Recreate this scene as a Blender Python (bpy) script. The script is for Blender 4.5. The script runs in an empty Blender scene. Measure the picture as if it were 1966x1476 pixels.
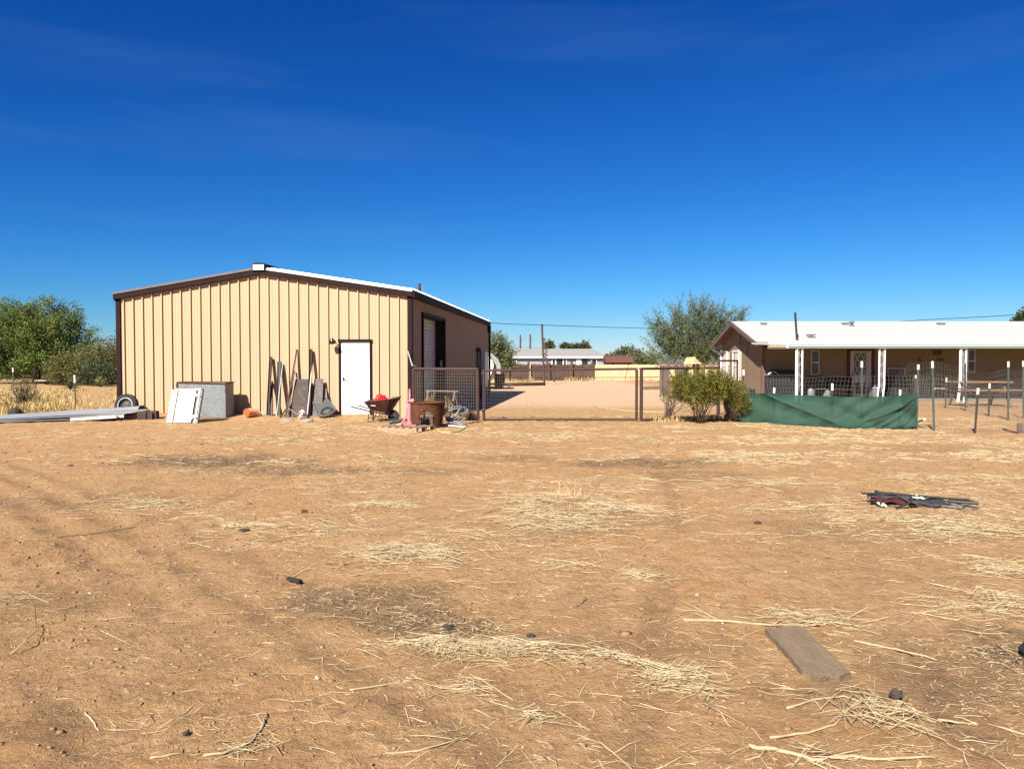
import bpy, math, random
import numpy as np
from mathutils import Vector, Matrix, noise as mnoise

# ------------------------------------------------------------------ camera, sky, sun, exposure
SC = bpy.context.scene
COL = SC.collection
HCAM = 1.63
PITCH = math.radians(1.67)
FPX = 1440.0
cam_d = bpy.data.cameras.new('camera')
cam_d.sensor_fit = 'HORIZONTAL'
cam_d.sensor_width = 36.0
cam_d.lens = FPX / 1966.0 * 36.0
cam_d.clip_start = 0.05
cam_d.clip_end = 6000
cam = bpy.data.objects.new('camera', cam_d)
COL.objects.link(cam)
cam.location = (0, 0, HCAM)
cam.rotation_euler = (math.radians(90) - PITCH, 0, 0)
SC.camera = cam

SUN_AZ = math.radians(27)      # shadows fall towards +Y, turned this much to +X
SUN_EL = math.radians(41)
sun_d = bpy.data.lights.new('sun', 'SUN')
sun_d.energy = 4.8
sun_d.angle = math.radians(0.53)
sun_d.color = (1.0, 0.93, 0.82)
sun = bpy.data.objects.new('sun', sun_d)
COL.objects.link(sun)
tosun = Vector((-math.sin(SUN_AZ) * math.cos(SUN_EL), -math.cos(SUN_AZ) * math.cos(SUN_EL), math.sin(SUN_EL)))
sun.rotation_euler = tosun.to_track_quat('Z', 'Y').to_euler()
sun.location = tosun * 60

world = bpy.data.worlds.new('World')
SC.world = world
world.use_nodes = True
wt = world.node_tree
wt.nodes.clear()
w_out = wt.nodes.new('ShaderNodeOutputWorld')
w_bg = wt.nodes.new('ShaderNodeBackground')
w_sky = wt.nodes.new('ShaderNodeTexSky')
w_sky.sky_type = 'NISHITA'
w_sky.sun_disc = False
w_sky.sun_elevation = SUN_EL
w_sky.sun_rotation = math.pi + SUN_AZ
w_sky.altitude = 500
w_sky.air_density = 1.0
w_sky.dust_density = 0.15
w_sky.ozone_density = 3.0
# deepen the sky as the photograph's exposure shows it: one power curve for each channel of the sky texture
w_sep = wt.nodes.new('ShaderNodeSeparateColor')
w_com = wt.nodes.new('ShaderNodeCombineColor')
for ch, (pw, ga) in {'Red': (2.3, 0.43), 'Green': (1.50, 0.50), 'Blue': (1.12, 0.681)}.items():
    m1 = wt.nodes.new('ShaderNodeMath')
    m1.operation = 'MULTIPLY'
    m1.inputs[1].default_value = 0.1
    m2 = wt.nodes.new('ShaderNodeMath')
    m2.operation = 'POWER'
    m2.inputs[1].default_value = pw
    m3 = wt.nodes.new('ShaderNodeMath')
    m3.operation = 'MULTIPLY'
    m3.inputs[1].default_value = ga * 10
    wt.links.new(w_sep.outputs[ch], m1.inputs[0])
    wt.links.new(m1.outputs[0], m2.inputs[0])
    wt.links.new(m2.outputs[0], m3.inputs[0])
    wt.links.new(m3.outputs[0], w_com.inputs[ch])
# faint cirrus: a stretched noise on the sky direction
w_tc = wt.nodes.new('ShaderNodeTexCoord')
w_map = wt.nodes.new('ShaderNodeMapping')
w_map.inputs['Rotation'].default_value = (0.0, 0.12, 0.35)
w_map.inputs['Scale'].default_value = (0.8, 0.6, 6.5)
w_noi = wt.nodes.new('ShaderNodeTexNoise')
w_noi.inputs['Scale'].default_value = 1.9
w_noi.inputs['Detail'].default_value = 6
w_noi.inputs['Roughness'].default_value = 0.55
w_rmp = wt.nodes.new('ShaderNodeValToRGB')
w_rmp.color_ramp.elements[0].position = 0.53
w_rmp.color_ramp.elements[0].color = (0, 0, 0, 1)
w_rmp.color_ramp.elements[1].position = 0.85
w_rmp.color_ramp.elements[1].color = (0.15, 0.15, 0.15, 1)
w_mix = wt.nodes.new('ShaderNodeMixRGB')
w_mix.inputs['Color2'].default_value = (1.0, 2.0, 4.0, 1)
L = wt.links.new
L(w_sky.outputs['Color'], w_sep.inputs['Color'])
L(w_tc.outputs['Generated'], w_map.inputs['Vector'])
L(w_map.outputs['Vector'], w_noi.inputs['Vector'])
L(w_noi.outputs['Fac'], w_rmp.inputs['Fac'])
L(w_rmp.outputs['Color'], w_mix.inputs['Fac'])
L(w_com.outputs['Color'], w_mix.inputs['Color1'])
L(w_mix.outputs['Color'], w_bg.inputs['Color'])
w_bg.inputs['Strength'].default_value = 0.058
L(w_bg.outputs['Background'], w_out.inputs['Surface'])

SC.view_settings.view_transform = 'Standard'
SC.view_settings.look = 'None'
SC.view_settings.gamma = 1.0
SC.view_settings.exposure = 1.55
SC.render.film_transparent = False
try:
    SC.cycles.max_bounces = 6
    SC.cycles.diffuse_bounces = 2
    SC.cycles.transparent_max_bounces = 8
    SC.cycles.use_denoising = True
except Exception:
    pass

# ------------------------------------------------------------------ helpers
PI = math.pi
R = random.Random(7)
RNG = np.random.default_rng(11)


def ray(px, py):
    u = (px - 983.0) / FPX
    v = (738.0 - py) / FPX
    c, s = math.cos(PITCH), math.sin(PITCH)
    return Vector((u, c + v * s, v * c - s))


def at(px, py, Y):
    """the place seen at photograph pixel px, py that lies Y metres ahead of the camera"""
    d = ray(px, py)
    return Vector((0, 0, HCAM)) + d * (Y / d.y)


def gp(px, py, z=0.0):
    d = ray(px, py)
    return Vector((0, 0, HCAM)) + d * ((z - HCAM) / d.z)


RM = {}


def mesh_obj(name, verts, faces, mat=None, parent=None, smooth=False):
    me = bpy.data.meshes.new(name)
    me.from_pydata(verts, [], faces)
    me.update()
    if mat is not None:
        me.materials.append(mat)
    if smooth:
        me.polygons.foreach_set('use_smooth', [True] * len(me.polygons))
    o = bpy.data.objects.new(name, me)
    COL.objects.link(o)
    if parent is not None:
        o.parent = parent
    return o


def rot3(rx=0, ry=0, rz=0):
    return Matrix.Rotation(rz, 3, 'Z') @ Matrix.Rotation(ry, 3, 'Y') @ Matrix.Rotation(rx, 3, 'X')


class MB:
    """collects shapes; build() links them as one mesh object"""
    def __init__(s):
        s.v = []
        s.f = []

    def add(s, vs, fs):
        n = len(s.v)
        s.v += [tuple(p) for p in vs]
        s.f += [tuple(i + n for i in f) for f in fs]
        return s

    def box(s, c, size, rot=None):
        c = Vector(c)
        hx, hy, hz = size[0] / 2, size[1] / 2, size[2] / 2
        vs = [Vector((x, y, z)) for x in (-hx, hx) for y in (-hy, hy) for z in (-hz, hz)]
        if rot is not None:
            vs = [rot @ p for p in vs]
        return s.add([c + p for p in vs], [(0, 1, 3, 2), (4, 6, 7, 5), (0, 4, 5, 1), (2, 3, 7, 6), (0, 2, 6, 4), (1, 5, 7, 3)])

    def bb(s, x0, x1, y0, y1, z0, z1):
        return s.box(((x0 + x1) / 2, (y0 + y1) / 2, (z0 + z1) / 2), (x1 - x0, y1 - y0, z1 - z0))

    def bar(s, p0, p1, w, d, up=(0, 0, 1)):
        """a rectangular bar from p0 to p1, w wide sideways and d thick along up"""
        p0, p1 = Vector(p0), Vector(p1)
        t = (p1 - p0).normalized()
        up = Vector(up)
        if abs(t.dot(up)) > 0.98:
            up = Vector((0, 1, 0))
        a = t.cross(up).normalized()
        b = a.cross(t).normalized()
        vs = []
        for p in (p0, p1):
            for sa, sb in ((-1, -1), (1, -1), (1, 1), (-1, 1)):
                vs.append(p + a * (sa * w / 2) + b * (sb * d / 2))
        return s.add(vs, [(0, 1, 2, 3), (7, 6, 5, 4), (0, 4, 5, 1), (1, 5, 6, 2), (2, 6, 7, 3), (3, 7, 4, 0)])

    def tube(s, pts, r, n=8, closed=False):
        pts = [Vector(p) for p in pts]
        m = len(pts)
        rs = list(r) if isinstance(r, (list, tuple)) else [r] * m
        vs, fs = [], []
        t0 = (pts[1] - pts[0]).normalized()
        ref = Vector((0, 0, 1)) if abs(t0.z) < 0.9 else Vector((1, 0, 0))
        a = t0.cross(ref).normalized()
        for i, p in enumerate(pts):
            if closed:
                t = (pts[(i + 1) % m] - pts[i - 1]).normalized()
            elif i == 0:
                t = t0
            elif i == m - 1:
                t = (pts[-1] - pts[-2]).normalized()
            else:
                t = ((pts[i + 1] - p).normalized() + (p - pts[i - 1]).normalized())
                t = t.normalized() if t.length > 1e-6 else t0
            a = a - t * a.dot(t)
            a = a.normalized() if a.length > 1e-6 else t.orthogonal().normalized()
            b = t.cross(a)
            for k in range(n):
                an = 2 * PI * k / n
                vs.append(p + (a * math.cos(an) + b * math.sin(an)) * rs[i])
        for i in range(m if closed else m - 1):
            j = (i + 1) % m
            for k in range(n):
                k2 = (k + 1) % n
                fs.append((i * n + k, i * n + k2, j * n + k2, j * n + k))
        if not closed:
            fs.append(tuple(range(n - 1, -1, -1)))
            fs.append(tuple((m - 1) * n + k for k in range(n)))
        return s.add(vs, fs)

    def lathe(s, prof, n=24, M=None, cap=True):
        vs, fs = [], []
        for (r, z) in prof:
            for k in range(n):
                an = 2 * PI * k / n
                vs.append(Vector((r * math.cos(an), r * math.sin(an), z)))
        m = len(prof)
        for i in range(m - 1):
            for k in range(n):
                k2 = (k + 1) % n
                fs.append((i * n + k, i * n + k2, (i + 1) * n + k2, (i + 1) * n + k))
        if cap:
            fs.append(tuple(range(n - 1, -1, -1)))
            fs.append(tuple((m - 1) * n + k for k in range(n)))
        if M is not None:
            vs = [M @ p for p in vs]
        return s.add(vs, fs)

    def prism(s, poly, z0, z1, M=None):
        n = len(poly)
        vs = [Vector((x, y, z0)) for x, y in poly] + [Vector((x, y, z1)) for x, y in poly]
        if M is not None:
            vs = [M @ p for p in vs]
        fs = [tuple(range(n - 1, -1, -1)), tuple(range(n, 2 * n))]
        fs += [(i, (i + 1) % n, n + (i + 1) % n, n + i) for i in range(n)]
        return s.add(vs, fs)

    def ball(s, c, rad, nu=14, nv=9, rot=None, bump=0.0, seed=0.0):
        c = Vector(c)
        if not isinstance(rad, (tuple, list)):
            rad = (rad, rad, rad)
        vs, fs = [], []
        for j in range(nv + 1):
            th = PI * j / nv
            for i in range(nu):
                ph = 2 * PI * i / nu
                d = Vector((math.sin(th) * math.cos(ph), math.sin(th) * math.sin(ph), math.cos(th)))
                k = 1.0 + (bump * mnoise.noise(d * 1.7 + Vector((seed, seed * 2, -seed))) if bump else 0)
                p = Vector((d.x * rad[0], d.y * rad[1], d.z * rad[2])) * k
                if rot is not None:
                    p = rot @ p
                vs.append(c + p)
        for j in range(nv):
            for i in range(nu):
                i2 = (i + 1) % nu
                if j == 0:
                    fs.append((i, (j + 1) * nu + i, (j + 1) * nu + i2))
                elif j == nv - 1:
                    fs.append((j * nu + i, (j + 1) * nu + i, j * nu + i2))
                else:
                    fs.append((j * nu + i, (j + 1) * nu + i, (j + 1) * nu + i2, j * nu + i2))
        return s.add(vs, fs)

    def sheet(s, fn, nu, nv, thick=0.0):
        """a grid of points fn(u, v), u and v from 0 to 1; thick gives it a back face"""
        P = [[Vector(fn(i / nu, j / nv)) for i in range(nu + 1)] for j in range(nv + 1)]
        vs = [p for row in P for p in row]
        W = nu + 1
        fs = [(j * W + i, j * W + i + 1, (j + 1) * W + i + 1, (j + 1) * W + i) for j in range(nv) for i in range(nu)]
        if thick:
            N = len(vs)
            nrm = []
            for j in range(nv + 1):
                for i in range(nu + 1):
                    du = P[j][min(i + 1, nu)] - P[j][max(i - 1, 0)]
                    dv = P[min(j + 1, nv)][i] - P[max(j - 1, 0)][i]
                    c = du.cross(dv)
                    nrm.append(c.normalized() if c.length > 1e-9 else Vector((0, 0, 1)))
            vs += [vs[k] - nrm[k] * thick for k in range(N)]
            fs += [tuple(N + k for k in reversed(f)) for f in fs]
            edge = [j * W for j in range(nv + 1)]
            rim = [i for i in range(W)] + [j * W + nu for j in range(1, nv + 1)] + [nv * W + i for i in range(nu - 1, -1, -1)] + [j * W for j in range(nv - 1, 0, -1)]
            for k in range(len(rim)):
                a, b = rim[k], rim[(k + 1) % len(rim)]
                fs.append((b, a, N + a, N + b))
        return s.add(vs, fs)

    def build(s, name, mat, parent=None, smooth=False, bevel=0.0, world=False, origin=None, autosmooth=None):
        vs = s.v
        if world and parent is not None:
            p = parent
            while p.parent is not None:
                p = p.parent
            Mi = RM[p.name].inverted()
            vs = [tuple(Mi @ Vector(q)) for q in vs]
        if origin is not None:
            vs = [(q[0] - origin[0], q[1] - origin[1], q[2] - origin[2]) for q in vs]
        o = mesh_obj(name, vs, s.f, mat, parent, smooth)
        if origin is not None:
            o.location = origin
        if smooth and autosmooth:
            me = o.data
            me.set_sharp_from_angle(angle=math.radians(autosmooth))
        if bevel:
            m = o.modifiers.new('bevel', 'BEVEL')
            m.width = bevel
            m.segments = 2
            m.limit_method = 'ANGLE'
        return o


def tag(o, label=None, cat=None, group=None, kind=None):
    if label:
        o['label'] = label
    if cat:
        o['category'] = cat
    if group:
        o['group'] = group
    if kind:
        o['kind'] = kind
    return o


def thing(name, label, cat, loc=(0, 0, 0), rz=0.0, group=None):
    o = bpy.data.objects.new(name, None)
    o.empty_display_size = 0.1
    COL.objects.link(o)
    o.location = loc
    o.rotation_euler = (0, 0, rz)
    RM[o.name] = Matrix.Translation(Vector(loc)) @ Matrix.Rotation(rz, 4, 'Z')
    return tag(o, label, cat, group)


# ------------------------------------------------------------------ materials
MATS = {}


def base(c):
    """real-world base colour: full for whites, lower for the rest (the view is exposed for them)"""
    k = 0.62 if max(c) < 0.6 else 0.62 + 0.16 * min(1.0, (max(c) - 0.6) / 0.15)
    return tuple(x * k for x in c)


def pm(name, c1, c2=None, rough=0.7, metal=0.0, scale=6.0, amt=0.25, stain=None, st_scale=3.0, st_at=0.6, st_w=0.12,
       bump=0.0, bscale=40.0, stretch=(1, 1, 1), spec=0.3, transl=0.0, attr=None, transm=0.0, coat=0.0):
    """procedural surface: two tones of one noise, an optional stain of a second one, and a fine bump"""
    if name in MATS:
        return MATS[name]
    c1 = base(c1)
    c2 = base(c2) if c2 is not None else None
    stain = base(stain) if stain is not None else None
    m = bpy.data.materials.new(name)
    m.use_nodes = True
    t = m.node_tree
    t.nodes.clear()
    N = t.nodes.new
    K = t.links.new
    out = N('ShaderNodeOutputMaterial')
    b = N('ShaderNodeBsdfPrincipled')
    geo = N('ShaderNodeNewGeometry')
    mp = N('ShaderNodeMapping')
    mp.inputs['Scale'].default_value = stretch
    K(geo.outputs['Position'], mp.inputs['Vector'])
    n1 = N('ShaderNodeTexNoise')
    n1.inputs['Scale'].default_value = scale
    n1.inputs['Detail'].default_value = 5
    n1.inputs['Roughness'].default_value = 0.6
    K(mp.outputs['Vector'], n1.inputs['Vector'])
    if c2 is None:
        c2 = tuple(max(0.0, x * (1 - amt)) for x in c1)
    mix = N('ShaderNodeMixRGB')
    mix.inputs['Color1'].default_value = (*c1, 1)
    mix.inputs['Color2'].default_value = (*c2, 1)
    if attr:
        at_ = N('ShaderNodeAttribute')
        at_.attribute_name = attr
        K(at_.outputs['Fac'], mix.inputs['Fac'])
    else:
        mr = N('ShaderNodeMapRange')
        mr.inputs['From Min'].default_value = 0.32
        mr.inputs['From Max'].default_value = 0.68
        K(n1.outputs['Fac'], mr.inputs['Value'])
        K(mr.outputs['Result'], mix.inputs['Fac'])
    col = mix.outputs['Color']
    if stain is not None:
        n2 = N('ShaderNodeTexNoise')
        n2.inputs['Scale'].default_value = st_scale
        n2.inputs['Detail'].default_value = 8
        n2.inputs['Roughness'].default_value = 0.68
        K(mp.outputs['Vector'], n2.inputs['Vector'])
        m2 = N('ShaderNodeMapRange')
        m2.inputs['From Min'].default_value = st_at - st_w
        m2.inputs['From Max'].default_value = st_at + st_w
        K(n2.outputs['Fac'], m2.inputs['Value'])
        mx = N('ShaderNodeMixRGB')
        mx.inputs['Color2'].default_value = (*stain, 1)
        K(m2.outputs['Result'], mx.inputs['Fac'])
        K(col, mx.inputs['Color1'])
        col = mx.outputs['Color']
    K(col, b.inputs['Base Color'])
    b.inputs['Roughness'].default_value = rough
    b.inputs['Metallic'].default_value = metal
    b.inputs['Specular IOR Level'].default_value = spec
    b.inputs['Transmission Weight'].default_value = transm
    b.inputs['Coat Weight'].default_value = coat
    if bump:
        n3 = N('ShaderNodeTexNoise')
        n3.inputs['Scale'].default_value = bscale
        n3.inputs['Detail'].default_value = 6
        K(mp.outputs['Vector'], n3.inputs['Vector'])
        bp = N('ShaderNodeBump')
        bp.inputs['Strength'].default_value = bump
        bp.inputs['Distance'].default_value = 0.02
        K(n3.outputs['Fac'], bp.inputs['Height'])
        K(bp.outputs['Normal'], b.inputs['Normal'])
    if transl:
        tr = N('ShaderNodeBsdfTranslucent')
        K(col, tr.inputs['Color'])
        ms = N('ShaderNodeMixShader')
        ms.inputs['Fac'].default_value = transl
        K(b.outputs['BSDF'], ms.inputs[1])
        K(tr.outputs['BSDF'], ms.inputs[2])
        K(ms.outputs['Shader'], out.inputs['Surface'])
    else:
        K(b.outputs['BSDF'], out.inputs['Surface'])
    MATS[name] = m
    return m


TAN = pm('tan_steel', (0.595, 0.415, 0.258), (0.565, 0.39, 0.238), rough=0.5, scale=1.2, stain=(0.5, 0.34, 0.19), st_scale=1.5, st_at=0.72, st_w=0.1, stretch=(4, 4, 0.25), spec=0.35, bump=0.05, bscale=3)
BROWN = pm('brown_trim', (0.020, 0.008, 0.010), (0.026, 0.011, 0.012), rough=0.7, scale=2, spec=0.12)
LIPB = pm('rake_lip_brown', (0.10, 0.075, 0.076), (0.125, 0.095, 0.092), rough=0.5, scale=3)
ROOFM_AND_GLARE = pm('roof_sheet_and_lip_glare', (0.62, 0.56, 0.55), (0.52, 0.47, 0.46), rough=0.4, metal=0.35, scale=3)
WHITE = pm('white_paint', (0.82, 0.82, 0.8), (0.77, 0.77, 0.74), rough=0.45, scale=2.5)
OFFW = pm('weathered_white', (0.76, 0.74, 0.66), (0.66, 0.63, 0.55), rough=0.6, scale=5, stain=(0.3, 0.22, 0.14), st_scale=7, st_at=0.74, st_w=0.06)
BLACK = pm('black_metal', (0.018, 0.018, 0.019), (0.03, 0.028, 0.026), rough=0.5, scale=8)
RUBBER = pm('rubber', (0.022, 0.021, 0.02), (0.045, 0.04, 0.034), rough=0.85, scale=10, bump=0.3, bscale=60)
GALV = pm('galvanised', (0.33, 0.34, 0.35), (0.2, 0.21, 0.22), rough=0.5, metal=0.35, scale=20)
GALVR = pm('galvanised_rusting', (0.30, 0.325, 0.345), (0.22, 0.24, 0.26), rough=0.55, metal=0.25, scale=14, stain=(0.24, 0.14, 0.08), st_scale=4.5, st_at=0.63, st_w=0.1)
RUST = pm('rust', (0.125, 0.045, 0.018), (0.075, 0.027, 0.013), rough=0.85, scale=9, stain=(0.2, 0.075, 0.022), st_scale=14, st_at=0.6, bump=0.3, bscale=70)
RUSTD = pm('rust_dark', (0.085, 0.045, 0.033), (0.055, 0.034, 0.028), rough=0.75, scale=12, stain=(0.15, 0.07, 0.04), st_scale=9, st_at=0.6, bump=0.2, bscale=60)
PLATE = pm('rusty_plate', (0.065, 0.036, 0.03), (0.042, 0.025, 0.022), rough=0.7, scale=5, stain=(0.15, 0.115, 0.095), st_scale=7, st_at=0.62, st_w=0.1, bump=0.2, bscale=50)
DARKST = pm('dark_steel', (0.05, 0.043, 0.04), (0.075, 0.06, 0.052), rough=0.6, scale=9, metal=0.2)
GATE = pm('gate_brown', (0.058, 0.026, 0.022), (0.076, 0.035, 0.028), rough=0.6, scale=6, stain=(0.11, 0.055, 0.035), st_scale=11, st_at=0.66)
WIRE = pm('wire', (0.42, 0.36, 0.29), (0.3, 0.24, 0.18), rough=0.6, metal=0.3, scale=6)
WIREG = pm('wire_grey', (0.3, 0.3, 0.29), (0.22, 0.21, 0.2), rough=0.55, metal=0.4, scale=6)
GLASS = pm('window_glass', (0.02, 0.022, 0.026), (0.014, 0.016, 0.02), rough=0.12, scale=2, spec=0.6)
WOOD = pm('grey_wood', (0.24, 0.18, 0.14), (0.17, 0.125, 0.098), rough=0.9, scale=7, stretch=(1, 1, 1), bump=0.4, bscale=60, stain=(0.13, 0.1, 0.08), st_scale=5, st_at=0.62)
# ------------------------------------------------------------------ ground
S0X = (789 - 983) / FPX * 22.0
CSA, SSA = math.cos(math.radians(5.8)), math.sin(math.radians(5.8))


def _hash(ix, iy, seed):
    h = (ix.astype(np.int64) * 374761393 + iy.astype(np.int64) * 668265263 + seed * 144665) & 0x7fffffff
    h = ((h ^ (h >> 13)) * 1274126177) & 0x7fffffff
    return ((h ^ (h >> 16)) & 0xffff) / 65535.0


def vnoise(x, y, seed=0):
    x, y = np.asarray(x, float), np.asarray(y, float)
    ix, iy = np.floor(x), np.floor(y)
    fx, fy = x - ix, y - iy
    fx = fx * fx * (3 - 2 * fx)
    fy = fy * fy * (3 - 2 * fy)
    a, b = _hash(ix, iy, seed), _hash(ix + 1, iy, seed)
    c, d = _hash(ix, iy + 1, seed), _hash(ix + 1, iy + 1, seed)
    return (a * (1 - fx) + b * fx) * (1 - fy) + (c * (1 - fx) + d * fx) * fy


def rut(x, y, x0, x1, off, w):
    """a shallow wheel track through (x0, 3.4), x1 metres sideways for each metre ahead"""
    yy = np.clip(y, 1, 16)
    cx = x0 + x1 * (yy - 3.4) - 0.012 * (yy - 3.4) ** 2 + off + 0.05 * np.sin(y * 0.9 + off)
    d = (x - cx) / (w * math.sqrt(1 + x1 * x1))
    along = (y - x1 * x) * 0.72
    tread = np.clip(np.sin(along * 62 + 7 * np.abs(d)), -0.3, 1)
    fade = np.clip(vnoise(along * 1.1 + off * 7, d * 0 + off, 81) * 2.4 - 0.35, 0, 1)
    return np.exp(-d ** 4) * (0.55 + 0.45 * tread) * fade * np.clip((15 - y) / 3, 0, 1)


def tracks(x, y):
    s = np.zeros_like(x)
    for off, dep, w in ((0.0, 1.0, .13), (-.40, .7, .12), (-1.75, 1.0, .13), (-2.2, .7, .11), (.66, .8, .11), (-1.1, .7, .10), (1.3, .6, .11), (-3.2, .7, .12)):
        s = np.maximum(s, dep * rut(x, y, -1.0, -.86, off, w))
    for off, dep, w in ((0.0, .7, .11), (1.5, .7, .11), (-5.4, .7, .11), (-6.9, .7, .11)):
        s = np.maximum(s, dep * rut(x, y, 0.6, .30, off, w))
    return s


def hgt(x, y):
    x, y = np.asarray(x, float), np.asarray(y, float)
    near = np.clip((28 - y) / 6, 0, 1) * np.clip((18 - np.abs(x)) / 4, 0, 1)
    h = 0.030 * (vnoise(x * 0.5, y * 0.5, 1) - 0.5) + 0.022 * (vnoise(x * 1.7, y * 1.7, 2) - 0.5)
    h = h + 0.013 * (vnoise(x * 6, y * 6, 3) - 0.5)
    f = vnoise(x * 19, y * 19, 4)
    lump = vnoise(x * 0.9 + 7, y * 0.9, 9)
    h = h + (0.005 + 0.018 * np.clip(lump - 0.4, 0, 1)) * (f - 0.5) * 2
    h = h + 0.009 * (vnoise(x * 47, y * 47, 5) - 0.5)
    # dirt banked against the foot of the shed wall
    lx, ly = (x - S0X) * CSA - (y - 22.0) * SSA, (x - S0X) * SSA + (y - 22.0) * CSA
    bank = np.clip((ly + 1.5) / 1.3, 0, 1)
    bank = bank * bank * (3 - 2 * bank) * np.clip((-0.5 - lx) / 0.8, 0, 1) * np.clip((lx + 9.6) / 0.8, 0, 1)
    h = h - 0.022 * tracks(x, y)
    return h * near + 0.10 * bank


def hz(x, y):
    return float(hgt(np.array([x]), np.array([y]))[0])


def spot(x, y, px, py, rx, ry):
    """how much x, y lies in the patch of ground round photograph pixel px, py with radii rx, ry in pixels there"""
    p = gp(px, py)
    ax = rx * p.y / FPX
    ay = ry * p.y * p.y / (HCAM * FPX)
    q = ((x - p.x) / ax) ** 2 + ((y - p.y) / ay) ** 2
    q = q + 0.9 * (vnoise(x * 1.6, y * 1.6, 21) - 0.5) + 0.8 * (vnoise(x * 6, y * 6, 22) - 0.5) + 0.8 * (vnoise(x * 17, y * 17, 23) - 0.5)
    return np.clip(1.25 - q, 0, 1)


def make_ground():
    gx = np.concatenate([np.arange(-14, -5.5, 0.06), np.arange(-5.5, 5.5, 0.03), np.arange(5.5, 14.001, 0.06)])
    o = 14 * 1.25 ** np.arange(1, 26)
    gx = np.concatenate([-o[::-1], gx, o])
    gy = 1.25 * 1.0072 ** np.arange(0, 425)
    gy = gy[gy < 26]
    far = gy[-1] * 1.1 ** np.arange(1, 55)
    gy = np.concatenate([-np.array([4000, 1500, 500, 200, 80, 30, 12, 5, 2, 0.5, -0.5, -1.0]), gy, far])
    X, Y = np.meshgrid(gx, gy)
    Z = hgt(X, Y)
    nx, ny = len(gx), len(gy)
    V = np.stack([X, Y, Z], -1).reshape(-1, 3)
    idx = np.arange(nx * ny).reshape(ny, nx)
    F = np.stack([idx[:-1, :-1], idx[:-1, 1:], idx[1:, 1:], idx[1:, :-1]], -1).reshape(-1, 4)
    me = bpy.data.meshes.new('ground')
    me.vertices.add(len(V))
    me.vertices.foreach_set('co', V.ravel())
    me.loops.add(F.size)
    me.loops.foreach_set('vertex_index', F.ravel().astype(np.int32))
    me.polygons.add(len(F))
    me.polygons.foreach_set('loop_start', (np.arange(len(F)) * 4).astype(np.int32))
    me.polygons.foreach_set('loop_total', np.full(len(F), 4, np.int32))
    me.polygons.foreach_set('use_smooth', np.ones(len(F), bool))
    me.update(calc_edges=True)
    x, y = V[:, 0], V[:, 1]
    st = np.zeros(len(V))
    for (px, py, rx, ry, k) in ((700, 1150, 190, 42, .75), (800, 1185, 120, 32, .9), (880, 1205, 90, 22, .9), (1990, 1260, 150, 70, 1.0), (1900, 1300, 200, 70, .6),
                                (1900, 1400, 160, 60, .45), (400, 884, 190, 14, .95), (560, 902, 190, 10, .8), (1230, 888, 150, 10, .85), (1330, 912, 120, 12, .5),
                                (1000, 880, 90, 7, .5), (60, 1150, 150, 40, .4), (1120, 1000, 200, 30, .35), (1700, 1020, 260, 25, .35), (200, 960, 220, 16, .35),
                                (820, 905, 80, 9, .5), (1780, 860, 160, 9, .3), (80, 1400, 90, 60, .4), (1150, 1235, 260, 30, .4), (1560, 1330, 220, 30, .35)):
        st = np.maximum(st, k * spot(x, y, px, py, rx, ry))
    # pale gravel of the drive behind the gate
    gr = np.clip((y - 25.0 - 2.2 * vnoise(x * 0.6, y * 0.4, 31)) / 2.5, 0, 1) * np.clip((72 - y) / 4, 0, 1)
    gr = gr * np.clip((x + 3.0) / 0.6, 0, 1) * np.clip((10.5 - x) / 2, 0, 1)
    # dry pale grassland beyond the yard
    dr = np.clip((y - 23.2) / 1.5, 0, 1) * np.clip((-11.2 - x) / 1.0, 0, 1)
    dr = np.maximum(dr, np.clip((y - 74) / 6, 0, 1))
    dr = np.maximum(dr, 0.8 * np.clip((y - 20.6) / 0.8, 0, 1) * np.clip((26.5 - y) / 3.5, 0, 1) * np.clip((x + 0.9) / 0.5, 0, 1) * np.clip((5.5 - x) / 0.8, 0, 1))
    for nm, a in (('stain', st), ('gravel', gr), ('dry', dr), ('track', np.clip(tracks(x, y), 0, 1))):
        at_ = me.attributes.new(nm, 'FLOAT', 'POINT')
        at_.data.foreach_set('value', a.astype(np.float32))
    m = bpy.data.materials.new('dirt')
    m.use_nodes = True
    t = m.node_tree
    t.nodes.clear()
    N, K = t.nodes.new, t.links.new
    out = N('ShaderNodeOutputMaterial')
    b = N('ShaderNodeBsdfPrincipled')
    b.inputs['Roughness'].default_value = 0.95
    b.inputs['Specular IOR Level'].default_value = 0.1
    geo = N('ShaderNodeNewGeometry')

    def noise(scale, detail=6, rough=0.6):
        n = N('ShaderNodeTexNoise')
        n.inputs['Scale'].default_value = scale
        n.inputs['Detail'].default_value = detail
        n.inputs['Roughness'].default_value = rough
        K(geo.outputs['Position'], n.inputs['Vector'])
        return n.outputs['Fac']

    def rng(src, a, c, lo=0.0, hi=1.0):
        r = N('ShaderNodeMapRange')
        r.inputs['From Min'].default_value = a
        r.inputs['From Max'].default_value = c
        r.inputs['To Min'].default_value = lo
        r.inputs['To Max'].default_value = hi
        K(src, r.inputs['Value'])
        return r.outputs['Result']

    def mix(fac, c1, c2):
        x_ = N('ShaderNodeMixRGB')
        K(fac, x_.inputs['Fac'])
        for s_, c_ in (('Color1', c1), ('Color2', c2)):
            if isinstance(c_, tuple):
                x_.inputs[s_].default_value = (0.705 * c_[0], 0.705 * c_[1], 0.67 * c_[2], 1)
            else:
                K(c_, x_.inputs[s_])
        return x_.outputs['Color']

    def attr(nm):
        a_ = N('ShaderNodeAttribute')
        a_.attribute_name = nm
        return a_.outputs['Fac']

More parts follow.
